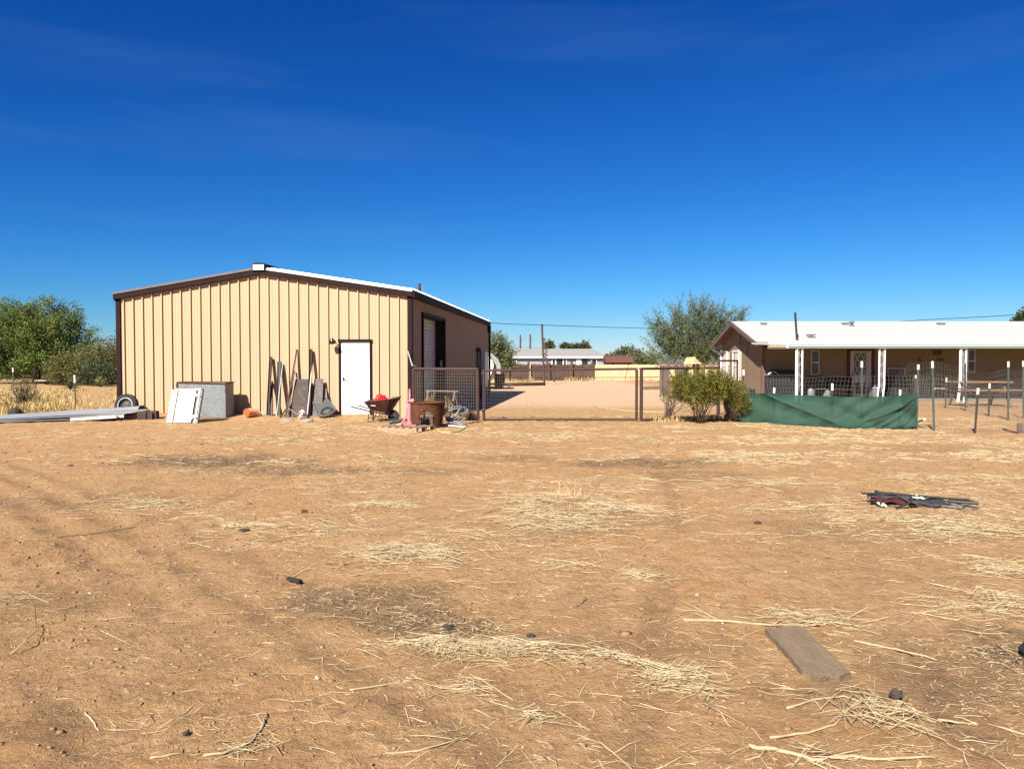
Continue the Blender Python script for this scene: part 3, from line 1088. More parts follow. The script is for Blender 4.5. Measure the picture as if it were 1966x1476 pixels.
    b.lathe([(.03, .10), (.05, .08), (.10, .02), (.115, -.035), (.108, -.035), (.09, .015), (.03, .07)], 20, Matrix.Translation((lx, -.26, lz - .02)) @ Matrix.Rotation(.35, 4, 'X'), cap=False)
    lampm = pm('lamp_bronze', (.035, .022, .017), rough=.25, metal=.3, spec=.6)
    wl = b.build('wall_lamp', lampm, t, smooth=True, autosmooth=40)
    b = MB()
    b.ball((lx, -.265, lz - .01), (.035, .035, .05))
    b.build('bulb', pm('frosted', (.75, .7, .6), rough=.3), wl, smooth=True)
    # roll-up door in its deep dark reveal
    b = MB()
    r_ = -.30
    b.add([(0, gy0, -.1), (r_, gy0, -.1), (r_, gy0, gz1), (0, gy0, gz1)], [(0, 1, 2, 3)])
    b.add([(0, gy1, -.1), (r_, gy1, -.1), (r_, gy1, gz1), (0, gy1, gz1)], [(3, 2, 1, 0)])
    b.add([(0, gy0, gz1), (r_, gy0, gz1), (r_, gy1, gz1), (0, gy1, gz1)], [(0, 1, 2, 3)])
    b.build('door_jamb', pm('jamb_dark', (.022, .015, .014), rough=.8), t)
    b = MB()
    n = 26
    for i in range(n):
        z0, z1 = i * gz1 / n, (i + 1) * gz1 / n
        b.add([(r_, gy0, z0), (r_, gy1, z0), (r_ + .012, gy1, (z0 + z1) / 2), (r_ + .012, gy0, (z0 + z1) / 2), (r_, gy0, z1), (r_, gy1, z1)], [(0, 1, 2, 3), (3, 2, 5, 4)])
    rd = b.build('roll_up_door', pm('door_grey_white', (.62, .6, .57), (.56, .54, .5), rough=.5, scale=2), t)
    b = MB()
    b.bb(.0, .075, gy0 - .09, gy0, -.1, gz1 + .0)
    b.bb(.0, .075, gy1, gy1 + .09, -.1, gz1 + .0)
    b.bb(.0, .08, gy0 - .09, gy1 + .09, gz1, gz1 + .09)
    b.build('door_trim', BROWN, t)
    b = MB()
    y_, z_ = sw(843, 698, -.02)
    b.bb(-.10, -.03, gy1 - .09, gy1 - .004, z_ - .12, z_ + .12)
    b.build('door_opener', pm('pale_plastic', (.5, .49, .47), rough=.5), t)
    # power cabinet, conduits and lamp on the side wall
    y_, z1 = sw(915, 675)
    z0 = sw(915, 742)[1]
    b = MB()
    b.bb(.045, .40, y_, y_ + .9, z0, z1)
    cb = b.build('power_cabinet', pm('cabinet_grey', (.66, .65, .63), (.6, .59, .57), rough=.45), t, bevel=.012)
    b = MB()
    b.bb(.08, .36, y_ - .014, y_, z0 + .08, z1 - .08)
    b.build('cabinet_door', pm('cabinet_grey2', (.6, .6, .58), rough=.45), cb, bevel=.006)
    b = MB()
    for q in (.05, .17):
        b.tube([(.08 + q, y_ - .55, .0), (.08 + q, y_ - .55, z1 + .12)], .035, 8)
    b.tube([(.10, y_ - .55, z1 + .1), (.18, y_ - .4, z1 + .16), (.2, y_ - .1, z1 + .05)], .03, 8)
    b.bb(.05, .26, y_ - .62, y_ - .48, z1 - .02, z1 + .14)
    b.build('conduit', DARKST, t)
    b = MB()
    b.bb(.05, .34, y_ - .5, y_ - .1, .05, z0 + .1)
    b.build('meter_box', pm('blue_grey', (.10, .13, .17), rough=.5), t, bevel=.01)
    # bracket bar near the right corner
    y_, z_ = 0.05, 1.9
    b = MB()
    p0 = SMI @ at(783, 674, 21.85)
    p1 = SMI @ at(791.5, 701, 21.85)
    b.bar(p0, p1, .035, .03, up=(0, 1, 0))
    b.tube([p1 + Vector((0, 0, .0)), p1 + Vector((.06, .12, -.05))], .03, 8)
    b.build('bracket_bar', pm('bright_steel', (.6, .56, .5), rough=.5, metal=.2), t)
    # mast on the roof's far side
    m = thing('service_mast', 'rusty service mast with insulators rising beyond the shed roof', 'mast', at(806, 700, 27.0) * Vector((1, 1, 0)) if False else (at(806, 700, 27).x, 27.0, 0))
    zt_ = at(806, 545, 27).z
    b = MB()
    b.tube([(0, 0, 0), (0, 0, zt_)], .055, 10)
    b.build('pole', RUSTD, m)
    b = MB()
    for q in (.08, .2, .32):
        b.tube([(0, 0, zt_ - q - .05), (.13, 0, zt_ - q - .05)], .012, 6)
        b.ball((.13, 0, zt_ - q - .02), (.03, .03, .045), 10, 6)
    b.build('insulator_rack', GALV, m)


make_shed()


# ------------------------------------------------------------------ the house on the right
HX, HY = 11.05, 33.1


def make_house():
    t = thing('ranch_house', 'low tan stucco ranch house with a white roof and covered porch', 'house', (HX, HY, 0))
    D, LN = 6.4, 17.0
    zr, ze = 3.62, 2.69
    STU = pm('stucco', (.275, .20, .122), (.25, .18, .108), rough=.9, scale=4, bump=.35, bscale=90, stain=(.215, .155, .095), st_scale=1.3, st_at=.62)
    TRIM = pm('house_trim', (.17, .11, .095), (.14, .09, .08), rough=.6)
    ROOFW = pm('white_roofing', (.50, .497, .48), (.475, .47, .455), rough=.8, scale=2.0, bump=.25, bscale=30, stain=(.44, .436, .42), st_scale=5, st_at=.6)
    b = MB()
    b.add([(0, 0, -.1), (0, D, -.1), (0, D, ze), (0, D / 2, zr - .12), (0, 0, ze),
           (LN, 0, -.1), (LN, D, -.1), (LN, D, ze), (LN, D / 2, zr - .12), (LN, 0, ze)],
          [(0, 4, 3, 2, 1), (5, 6, 7, 8, 9), (0, 5, 9, 4), (1, 2, 7, 6), (4, 9, 8, 3), (3, 8, 7, 2)])
    w = b.build('wall', STU, t)
    b = MB()
    for z in (2.44,):
        b.bb(-.03, -.002, 1.75, 3.4, z, z + .07)
    b.bb(-.03, -.002, D / 2 - .03, D / 2 + .03, 2.52, zr - .3)
    b.bb(-.025, -.002, 2.05, 2.1, .3, 2.44)
    b.build('wall_batten', TRIM, w)
    b = MB()
    b.bb(-.035, .11, -.035, .11, -.1, ze - .08)
    b.build('corner_board', pm('red_brown', (.20, .10, .08), rough=.6), t)
    # roof
    b = MB()
    ov = .45
    sl = (zr - ze) / (D / 2)
    for s in (-1, 1):
        n = 13
        for i in range(n):
            d0, d1 = (D / 2 + .42) * i / n, (D / 2 + .42) * (i + 1) / n
            z0, z1 = zr - sl * d0, zr - sl * d1
            up = .012
            v = []
            for x in (-ov, LN + ov):
                v += [(x, D / 2 + s * d0, z0), (x, D / 2 + s * d1, z1 + up), (x, D / 2 + s * d1, z1 - .05), (x, D / 2 + s * d0, z0 - .05)]
            b.add(v, [(0, 1, 5, 4), (1, 2, 6, 5), (2, 3, 7, 6), (0, 3, 2, 1), (4, 5, 6, 7)])
    rf = b.build('roof', ROOFW, t)
    b = MB()
    for s in (-1, 1):
        d1 = D / 2 + .42
        b.bar((-ov - .015, D / 2, zr - .12), (-ov - .015, D / 2 + s * d1, zr - sl * d1 - .12), .045, .17, up=(0, 0, 1))
        if s < 0:
            b.bar((-ov - .015, D / 2 - d1, zr - sl * d1 - .12), (-ov - .015, D / 2 - d1 - .35, zr - sl * d1 - .15), .045, .17)
    b.build('rake_board', TRIM, rf)
    b = MB()
    for s in (-1, 1):
        d1 = D / 2 + .40
        v = [(-ov, D / 2, zr - .075), (-ov, D / 2 + s * d1, zr - sl * d1 - .075), (0, D / 2 + s * d1, zr - sl * d1 - .075), (0, D / 2, zr - .075)]
        b.add(v, [(0, 1, 2, 3)])
    b.build('soffit', TRIM, rf)

    def hp(px, py, yl):
        return at(px, py, HY + yl) - Vector((HX, HY, 0))
    # vents and pipe on the roof
    METAL = pm('vent_metal', (.16, .16, .17), (.25, .25, .26), rough=.5, metal=.3)

    def roof_pt(px, py):
        o = Vector((0, 0, HCAM)) - Vector((HX, HY, 0))
        d = ray(px, py)
        # plane z = zr - sl * (D/2 - y)
        k = (zr - sl * D / 2 + sl * o.y - o.z) / (d.z - sl * d.y)
        return o + d * k
    for (px, py, wv, kind) in ((1466, 621, .26, 0), (1622, 620, .26, 0), (1557, 646, .24, 1), (1635, 624.5, .2, 2), (1806, 620.5, .32, 0)):
        p = roof_pt(px, min(py + 2, 654)) if py > 622 else roof_pt(px, 623)
        b = MB()
        if kind == 0:
            b.box((p.x, p.y, p.z + .04), (wv, .25, .09), rot3(math.atan(sl) * -0.0))
        elif kind == 1:
            b.bb(p.x - .1, p.x + .1, p.y - .1, p.y + .1, p.z - .05, p.z + .06)
            b.bb(p.x - .16, p.x + .16, p.y - .14, p.y + .14, p.z + .09, p.z + .15)
            b.bb(p.x - .03, p.x + .03, p.y - .03, p.y + .03, p.z + .05, p.z + .1)
        else:
            b.lathe([(.07, -.05), (.07, .14), (.12, .14), (.13, .2), (.06, .24)], 14, Matrix.Translation(p))
        b.build('roof_vent', METAL, rf, bevel=.006 if kind < 2 else 0)
    p = roof_pt(1530.5, 653)
    top = hp(1526.5, 600, p.y)
    b = MB()
    b.tube([p - Vector((0, 0, .1)), top], .045, 10)
    b.lathe([(.09, -.03), (.05, .06)], 12, Matrix.Translation(p))
    b.build('stove_pipe', BLACK, rf)
    # porch roof, gutter, fascia
    PY = -2.2
    xl = hp(1463, 660, -1.4).x
    xg = hp(1512, 660, PY).x
    b = MB()
    b.add([(xl, -.02, 2.50), (LN + .3, -.02, 2.50), (LN + .3, PY, 2.42), (xl, PY, 2.42),
           (xl, -.02, 2.44), (LN + .3, -.02, 2.44), (LN + .3, PY, 2.36), (xl, PY, 2.36)],
          [(0, 3, 2, 1), (4, 5, 6, 7), (0, 4, 7, 3), (2, 6, 5, 1), (3, 7, 6, 2), (0, 1, 5, 4)])
    PW = pm('porch_white', (.72, .72, .66), (.66, .66, .6), rough=.6, scale=3)
    pr = b.build('porch_roof', PW, t)
    GREEN = pm('gutter_green', (.24, .34, .28), (.28, .37, .31), rough=.5, scale=2)
    b = MB()
    b.bb(xg, LN + .3, PY - .05, PY - .004, 2.40, 2.46)
    b.bb(xg, LN + .3, PY - .10, PY - .004, 2.295, 2.33)
    b.bb(xg - .05, xg, PY - .1, PY - .004, 2.22, 2.46)
    b.bb(xl, xg - .05, PY - .03, PY - .004, 2.38, 2.46)
    b.build('fascia', WHITE, pr)
    b = MB()
    b.bb(xg, LN + .3, PY - .075, PY - .004, 2.332, 2.398)
    b.bb(xg, LN + .3, PY - .065, PY - .004, 2.22, 2.292)
    b.build('gutter', GREEN, pr)
    b = MB()
    b.bb(xl, xg - .05, PY - .02, PY + .1, 2.25, 2.375)
    b.bb(xl, LN, PY + .02, PY + .12, 2.2, 2.36)
    b.build('porch_beam', pm('beam_beige', (.44, .36, .26), rough=.7), pr)
    # white ornamental posts
    SCR = pm('scroll_iron', (.10, .095, .09), (.3, .3, .29), rough=.6, scale=20)
    for (pa, pb, kink) in ((1530, 1540.5, 0), (1688.5, 1698.5, 1), (1844.5, 1855, 2)):
        a, c = hp(pa, 700, PY + .05).x, hp(pb, 700, PY + .05).x
        b = MB()
        y = PY + .05
        w1 = .115 if kink != 1 else .07
        bend = -.09 if kink else 0.0
        b.tube([(a, y, -.05), (a - bend * .3, y, .5), (a, y, .75), (a, y, 2.3)] if not kink else [(a + bend, y, -.05), (a, y, .75), (a, y, 2.3)], w1 * .55, 4)
        b.tube([(c, y, -.05), (c, y, .75), (c, y, 2.3)] if not kink else [(c + bend * .8, y, -.05), (c, y, .75), (c, y, 2.3)], .04, 4)
        b.bb(a - .06, c + .06, y - .04, y + .04, 2.18, 2.25)
        po = b.build('porch_post', WHITE, t)
        b = MB()
        for k in range(4):
            z = .6 + k * .42
            mx = (a + c) / 2
            rr = (c - a) * .26
            b.tube([(mx + rr * math.sin(q * .7) * (1 if k % 2 else -1), y, z + q * .022) for q in range(10)], .007, 5)
            b.tube([(mx - .02 + .05 * math.cos(q), y, z + .1 + .05 * math.sin(q)) for q in np.linspace(0, 5, 9)], .006, 5)
        b.tube([((a + c) / 2, y, .45), ((a + c) / 2, y, 2.16)], .006, 4)
        b.build('scrollwork', pm('scroll_white', (.5, .5, .48), rough=.5), po)
        if kink:
            b = MB()
            b.bb((a + c) / 2 - (c - a) * .24, (a + c) / 2 + (c - a) * .24, y + .0, y + .012, .4, 2.16)
            b.build('post_panel', pm('lattice_dark', (.06, .045, .045), (.10, .08, .08), rough=.8), po)
    # windows and door of the porch wall
    FR = pm('window_frame', (.62, .6, .55), rough=.5)

    def window(x0, x1, z0, z1, split=True):
        b = MB()
        f = .045
        b.bb(x0, x0 + f, -.05, -.003, z0, z1)
        b.bb(x1 - f, x1, -.05, -.003, z0, z1)
        b.bb(x0 + f, x1 - f, -.05, -.003, z1 - f, z1)
        b.bb(x0 + f, x1 - f, -.05, -.003, z0, z0 + f)
        if split:
            zm = (z0 + z1) / 2
            b.bb(x0 + f, x1 - f, -.055, -.003, zm - .03, zm + .03)
        o = b.build('window', FR, t)
        b = MB()
        b.bb(x0 + f, x1 - f, -.02, -.004, z0 + f, z1 - f)
        b.build('pane', GLASS, o)
    a, c = hp(1556, 672, 0), hp(1572, 720, 0)
    window(a.x, c.x, c.z, a.z)
    a, c = hp(1857, 671, 0), hp(1871, 715, 0)
    window(a.x, c.x, c.z, a.z)
    a, c = hp(1703, 706, 0), hp(1737, 735, 0)
    window(a.x, c.x, c.z, a.z, False)
    DM = pm('door_paint', (.56, .53, .46), (.5, .47, .4), rough=.5)
    a, c = hp(1632, 674, 0), hp(1672, 764, 0)
    b = MB()
    b.bb(a.x, c.x, -.045, -.003, .12, a.z)
    d = b.build('front_door', DM, t)
    gx0, gx1 = hp(1639, 690, 0).x, hp(1662, 690, 0).x
    gz0, gz1 = hp(1640, 719, 0).z, hp(1640, 678, 0).z
    b = MB()
    b.bb(gx0, gx1, -.058, -.046, gz0, gz1)
    b.bb(gx0 + .05, gx1 - .05, -.058, -.046, .25, .75)
    b.build('pane', GLASS, d)
    b = MB()
    mw, mh = gx1 - gx0, gz1 - gz0

    def clipbar(x0, z0, x1, z1):
        b.bar((x0, -.064, z0), (x1, -.064, z1), .035, .012, up=(0, 1, 0))
    for i in range(2):
        for k in range(2):
            u, q = gz0 + mh * k / 2, gx0 + mw * i / 2
            clipbar(q, u, q + mw / 2, u + mh / 2)
            clipbar(q + mw / 2, u, q, u + mh / 2)
    b.build('lattice', DM, d)
    for z in (1.08, 1.22):
        b = MB()
        b.ball((a.x + .09, -.07, z), .03, 10, 6)
        b.build('knob', BLACK, d, smooth=True)
    b = MB()
    for x in (hp(1629, 700, 0).x, hp(1674.5, 700, 0).x):
        b.bb(x - .065, x + .065, -.05, -.003, .1, a.z + .07)
    b.bb(hp(1629, 700, 0).x + .065, hp(1674.5, 700, 0).x - .065, -.05, -.003, a.z + .004, a.z + .07)
    b.build('door_trim', pm('maroon', (.085, .022, .018), rough=.6), t)
    b = MB()
    a, c = hp(1680, 680, 0), hp(1700, 680, 0)
    b.bb(a.x, c.x, -.03, -.003, .1, 2.2)
    b.build('wall_panel', pm('pinkish_panel', (.30, .21, .175), rough=.8), t)
    # gable windows with white frames and shutters
    for (p0, p1) in ((1407.5, 1419.5), (1385.5, 1397)):
        y0 = HX * FPX / (p1 - 983) - HY
        y1 = min(HX * FPX / (p0 - 983) - HY, D - .03)
        z0, z1 = .78, 2.16
        b = MB()
        f = .07
        b.bb(-.06, -.003, y0, y0 + f, z0, z1)
        b.bb(-.06, -.003, y1 - f, y1, z0, z1)
        b.bb(-.065, -.003, y0 - .02, y1 + .02, z1, z1 + f)
        b.bb(-.08, -.003, y0 - .02, y1 + .02, z0 - f, z0)
        b.bb(-.05, -.003, y0 + f, y1 - f, 1.45, 1.5)
        wo = b.build('window', WHITE, t)
        b = MB()
        b.bb(-.02, -.004, y0 + f, y1 - f, z0, z1)
        b.build('pane', GLASS, wo)
        b = MB()
        for yy in (y0 - .30,):
            b.bb(-.035, -.003, yy, yy + .26, z0, z1)
        b.bb(-.03, -.021, y0 + f, y1 - f - .25, z0, z1)
        b.build('shutter', pm('shutter_white', (.72, .62, .55), rough=.6), wo)
    # low vent of the wall, a corner downpipe and the flood lamp under the eave
    b = MB()
    b.bb(-.05, .0, .9, 1.75, .05, .42)
    b.build('crawl_vent', DARKST, t)
    b = MB()
    x = -ov + .1
    b.tube([(x, D + .38, 2.45), (x, D + .3, 2.3), (-.06, D - .02, 2.1), (-.06, D - .02, 0)], .05, 6)
    b.build('downspout', WHITE, t)
    b = MB()
    for px in (1470, 1478):
        p = hp(px, 668.5, -.15)
        b.lathe([(.02, 0), (.05, .06), (.062, .12)], 12, Matrix.Translation((p.x, -.25, p.z)) @ Matrix.Rotation(1.35, 4, 'X'))
    p = hp(1474, 667, 0)
    b.bb(p.x - .1, p.x + .1, -.24, -.003, p.z - .06, p.z + .06)
    b.build('flood_lamp', BLACK, t)
    for (px, py, w_, h_) in ((1799, 677.5, .36, .19), (1805.5, 690.5, .27, .09), (1766, 691, .06, .14)):
        p = hp(px, py, 0)
        b = MB()
        b.bb(p.x - w_ / 2, p.x + w_ / 2, -.03, -.003, p.z - h_ / 2, p.z + h_ / 2)
        if w_ > .3:
            for q in (-.07, .0, .07):
                b.bb(p.x + q - .004, p.x + q + .004, -.036, -.03, p.z - h_ / 2, p.z + h_ / 2)
        b.build('wall_plaque', pm('plaque_brown', (.10, .055, .03), rough=.7), t)
    # low deck of the porch
    b = MB()
    b.bb(.2, LN, PY + .2, -.004, -.1, .06)
    b.build('porch_slab', pm('slab', (.30, .235, .17), (.25, .2, .15), rough=.9, scale=4), t)


make_house()
# ------------------------------------------------------------------ pipe-and-mesh gate and its fence panels
def wire_panel(b, p0, p1, z0, z1, nv, nh, r):
    p0, p1 = Vector(p0), Vector(p1)
    for i in range(nv + 1):
        q = p0.lerp(p1, i / nv)
        b.tube([(q.x, q.y, z0), (q.x, q.y, z1)], r, 3)
    for j in range(nh + 1):
        z = z0 + (z1 - z0) * j / nh
        b.tube([(p0.x, p0.y - r, z), (p1.x, p1.y - r, z)], r, 3)


def make_gate():
    YG = 20.9
    # panel between the shed corner and the gate post
    a = S0 + Vector((.13, -.12, 0))
    a = Vector((at(794, 700, 21.6).x, 21.6, 0))
    c = Vector((at(917.5, 700, YG).x, YG, 0))
    zt0, zt1 = at(794, 708, 21.6).z, at(917, 708.5, YG).z
    t = thing('mesh_fence', 'short brown pipe and wire mesh fence panel beside the shed corner', 'fence panel', c)
    b = MB()
    b.tube([(a.x, a.y, zt0), (c.x, c.y, zt1)], .038, 10)
    b.build('top_rail', GATE, t, world=True)
    for p, z in ((a, zt0), (c, zt1 + .0)):
        b = MB()
        b.tube([(p.x, p.y, -.1), (p.x, p.y, z)], .045, 10)
        b.build('post', GATE, t, world=True)
    b = MB()
    wire_panel(b, a + Vector((.05, -.02, 0)), c + Vector((-.05, -.02, 0)), .04, zt1 - .04, 26, 15, .0025)
    b.build('wire_mesh', WIRE, t, world=True)
    # the gate
    g0 = Vector((at(929, 700, YG).x, YG - .03, 0))
    g1 = Vector((at(1222, 700, YG).x, YG - .03, 0))
    z0, z1 = .05, at(1075, 709.5, YG).z
    t = thing('gate', 'long low brown pipe gate filled with wire mesh, closed across the drive', 'gate', g0)
    b = MB()
    b.tube([(g0.x, g0.y, z1 - .02), (g1.x, g1.y, z1 + .02)], .034, 10)
    b.tube([(g0.x, g0.y, z0), (g1.x, g1.y, z0 + .0)], .03, 10)
    b.build('rail', GATE, t, world=True)
    for p in (g0, g1):
        b = MB()
        b.tube([(p.x, p.y, z0 - .02), (p.x, p.y, z1)], .04, 10)
        b.build('stile', GATE, t, world=True)
    b = MB()
    wire_panel(b, g0 + Vector((.04, -.02, 0)), g1 + Vector((-.04, -.02, 0)), z0 + .02, z1 - .03, 62, 15, .0017)
    b.build('wire_mesh', WIRE, t, world=True)
    for z in (z1 - .12, .3):
        b = MB()
        b.tube([g0 + Vector((-.06, 0, z)), g0 + Vector((.02, 0, z))], .05, 8)
        b.build('hinge', RUSTD, t, world=True)
    # panel on the right of the gate
    e0 = Vector((at(1231.5, 700, YG).x, YG, 0))
    e1 = Vector((at(1379, 700, 22.2).x, 22.2, 0))
    zz0, zz1 = at(1231, 708, YG).z, at(1379, 706, 22.2).z
    t = thing('mesh_fence', 'brown pipe fence panel half hidden by the green creosote bush', 'fence panel', e0)
    b = MB()
    b.tube([(e0.x, e0.y, zz0), (e1.x, e1.y, zz1)], .036, 10)
    b.build('top_rail', GATE, t, world=True)
    for p, z in ((e0, zz0 + .03), (e1, zz1 + .05)):
        b = MB()
        b.tube([(p.x, p.y, -.1), (p.x, p.y, z)], .047, 10)
        b.build('post', GATE, t, world=True)
    b = MB()
    wire_panel(b, e0 + Vector((.05, -.02, 0)), e1 + Vector((-.05, -.02, 0)), .04, zz1 - .05, 30, 15, .0017)
    b.build('wire_mesh', WIRE, t, world=True)
    b = MB()
    b.bar(e0 + Vector((.02, 0, .02)), (e1.x, e1.y, .06), .05, .05)
    b.build('bottom_rail', GATE, t, world=True)
    # pipe frame that goes on towards the house
    f0 = Vector((at(1381, 700, 23.5).x, 23.5, 0))
    f1 = Vector((at(1416, 700, 24.5).x, 24.5, 0))
    t = thing('pipe_rack', 'thin brown pipe frame standing before the gable windows of the ranch house', 'pipe rack', f0)
    b = MB()
    zf = at(1400, 692.5, 24).z
    b.tube([(f0.x, f0.y, zf), (f1.x, f1.y, zf)], .03, 8)
    b.tube([(f1.x, f1.y, -.1), (f1.x, f1.y, zf)], .032, 8)
    b.tube([(f0.x, f0.y, -.1), (f0.x, f0.y, zf)], .032, 8)
    b.build('frame', GATE, t, world=True)
    b = MB()
    b.tube([(f0.x, f0.y, .75), (f1.x, f1.y, .75)], .022, 8)
    b.build('cross_bar', GATE, t, world=True)


make_gate()


# ------------------------------------------------------------------ T posts, wire fences and the green shade cloth of the yard
POSTG = pm('post_green', (.065, .095, .08), (.09, .12, .105), rough=.6, scale=7, stain=(.12, .07, .045), st_scale=6, st_at=.66)
POSTB = pm('post_brown', (.055, .035, .03), (.085, .055, .045), rough=.7, scale=9)
TIP = pm('post_tip', (.80, .74, .58), (.74, .67, .5), rough=.6, scale=9)


def tpost(base, top, label, brown=False, tip=.16, w=.05):
    base, top = Vector(base), Vector(top)
    t = thing('fence_post', label, 'fence post', base, 0, 'steel T posts with white tips round the side yard')
    d = top - base
    b = MB()

    def tee(p0, p1, bb):
        bb.bar(p0, p1, w, .008, up=(0, 1, 0))
        bb.bar(p0 + Vector((0, .02, 0)), p1 + Vector((0, .02, 0)), .008, .036, up=(0, 1, 0))
    s = 1 - tip / d.length
    tee(Vector((0, 0, -.1)), d * s, b)
    for k in range(int(d.length / .055)):
        q = d * (k * .055 / d.length)
        if k * .055 < d.length * s:
            b.box(q + Vector((0, -.008, .02)), (.018, .010, .018))
    b.build('post', POSTB if brown else POSTG, t)
    b = MB()
    w2 = w
    w = w + .004
    b.bar(d * s, d, w, .012, up=(0, 1, 0))
    b.bar(d * s + Vector((0, .02, 0)), d + Vector((0, .02, 0)), .012, .036, up=(0, 1, 0))
    b.build('tip', TIP, t)
    return t


def make_yard():
    P = {}

    def place(key, tx, ty, bx, by, Y, label, brown=False, tip=.16):
        base = at(bx, by, Y)
        base.z = 0
        base = Vector((at(bx, 740, Y).x, Y, 0))
        top = at(tx, ty, Y)
        P[key] = base
        tpost(base, top, label, brown, tip)
    place('A', 1790, 693.5, 1795, 827, 17.9, 'tall leaning green post with white tip just right of the shade cloth')
    place('B', 1878, 745, 1873, 831, 17.4, 'short dark brown post with white tip in front at the yard edge', True, .15)
    place('C', 1763, 700, 1761, 820, 18.5, 'green post with white tip standing at the right end of the shade cloth', False, .12)
    place('D', 1728, 748, 1727, 820, 18.75, 'short post with only its white tip showing over the cloth near its right end', False, .16)
    place('M', 1654.5, 693.5, 1656, 815, 18.9, 'tall green post with white tip rising in front of the lattice glass door')
    place('L', 1598, 736, 1598, 812, 19.2, 'short post whose white tip shows over the middle of the green cloth', True, .18)
    place('K', 1486.5, 744, 1486, 808, 20.2, 'short post whose white tip shows over the left part of the green cloth', True, .15)
    place('N', 1427.6, 710, 1426, 790, 22.6, 'brown post with pale tip before the stucco gable wall', True, .17)
    place('E', 1936, 694, 1937, 806, 21.2, 'tall green post with white tip standing behind the yard by the picnic table')
    place('F', 1964.5, 693, 1966, 800, 21.8, 'tall green post with white tip at the far right edge of the view')
    place('G', 1900, 736, 1899, 799, 22.8, 'short brown post with white tip before the picnic table', True)
    place('H', 1854, 688, 1854, 788, 25.4, 'green post with white tip close in front of the third porch post', False)
    place('I', 1817, 725, 1816, 783, 27, 'short brown post with white tip behind the tall leaning green post', True)
    place('J', 1758, 720, 1758, 790, 28.8, 'far post of which only the small white tip shows behind the wire', True, .12)

    def fence(pts, name, label, z0, tops, sp, nh, r, sag=.02, mat=WIREG, seed=1):
        """wire netting along pts; tops gives its height at each of them"""
        pts = [Vector(p) for p in pts]
        seg = [0]
        for p, q in zip(pts, pts[1:]):
            seg.append(seg[-1] + (q - p).length)
        tot = seg[-1]

        def pos(s):
            for i in range(len(pts) - 1):
                if s <= seg[i + 1] + 1e-6:
                    f = (s - seg[i]) / (seg[i + 1] - seg[i])
                    return pts[i].lerp(pts[i + 1], f), tops[i] + (tops[i + 1] - tops[i]) * f
            return pts[-1], tops[-1]
        rr = random.Random(seed)
        o = pos(0)[0]
        b = MB()
        n = int(tot / sp)

        def P3(i, j):
            s = tot * i / n
            p, h = pos(s)
            z = z0 + (h - z0) * j / nh + sag * math.sin(s * 2.1 + j * .5) + sag * .6 * math.sin(s * 4.7 + seed)
            y = p.y + .05 * math.sin(s * 1.7 + j * .35 + seed)
            return Vector((p.x + .02 * math.sin(j * .9 + s), y, z))
        for j in range(nh + 1):
            b.tube([P3(i, j) for i in range(0, n + 1, 2)] if n % 2 == 0 else [P3(i, j) for i in range(0, n + 1)], r, 3)
        for i in range(n + 1):
            b.tube([P3(i, j) for j in range(0, nh + 1, 2)] if nh % 2 == 0 else [P3(i, j) for j in range(nh + 1)], r, 3)
        ob = b.build(name, mat, origin=o)
        return tag(ob, label, 'wire fence')
    g = lambda px, Y: (at(px, 740, Y).x, Y, 0)
    fence([g(1392, 21.0), g(1486, 20.2), g(1598, 19.2), g(1656, 18.9), g(1727, 18.75), g(1761, 18.5), g(1795, 17.9), g(1838, 17.6), g(1873, 17.4), g(1990, 17.2)],
          'wire_fence', 'front wire netting fence running behind the green cloth to the right edge', .03,
          [.9, 1.22, 1.28, 1.26, 1.28, 1.33, 1.36, 1.3, .95, .9], .085, 12, .0024)
    fence([g(1752, 28.8), g(1816, 27), g(1854, 25.4), g(1899, 22.8), g(1937, 21.2), g(1990, 19.8)],
          'wire_fence', 'slanting wire netting fence between the picnic table and the bare pen', .03, [1.1, 1.05, 1.1, .95, 1.15, 1.2], .12, 9, .0028, seed=4)
    fence([g(1718, 26.5), g(1745, 25.8), g(1770, 25.6), g(1842, 25.5), g(1900, 25.8), g(1966, 26.2)],
          'wire_fence', 'bulging roll of loose grey wire netting in front of the porch', .05, [1.2, 1.66, 1.6, 1.5, 1.3, 1.35], .1, 9, .0026, sag=.05, seed=7)
    # shade cloth
    m = bpy.data.materials.new('shade_cloth')
    m.use_nodes = True
    tr = m.node_tree
    bs = tr.nodes['Principled BSDF']
    no = tr.nodes.new('ShaderNodeTexNoise')
    no.inputs['Scale'].default_value = 5
    no.inputs['Detail'].default_value = 6
    mx = tr.nodes.new('ShaderNodeMixRGB')
    mx.inputs['Color1'].default_value = (.005, .030, .019, 1)
    mx.inputs['Color2'].default_value = (.010, .045, .030, 1)
    tr.links.new(no.outputs['Fac'], mx.inputs['Fac'])
    tr.links.new(mx.outputs['Color'], bs.inputs['Base Color'])
    bs.inputs['Roughness'].default_value = .75
    bs.inputs['Specular IOR Level'].default_value = .25
    tp = tr.nodes.new('ShaderNodeBsdfTransparent')
    ms = tr.nodes.new('ShaderNodeMixShader')
    ms.inputs['Fac'].default_value = .045
    tr.links.new(bs.outputs['BSDF'], ms.inputs[1])
    tr.links.new(tp.outputs['BSDF'], ms.inputs[2])
    tr.links.new(ms.outputs['Shader'], tr.nodes['Material Output'].inputs['Surface'])
    ctl = [(0, 1386, 21.2, .80), (.12, 1432, 20.75, .79), (.28, 1486, 20.1, .79), (.55, 1598, 19.1, .77), (.72, 1655, 18.8, .77), (.9, 1727, 18.6, .82), (1, 1758, 18.3, .86)]

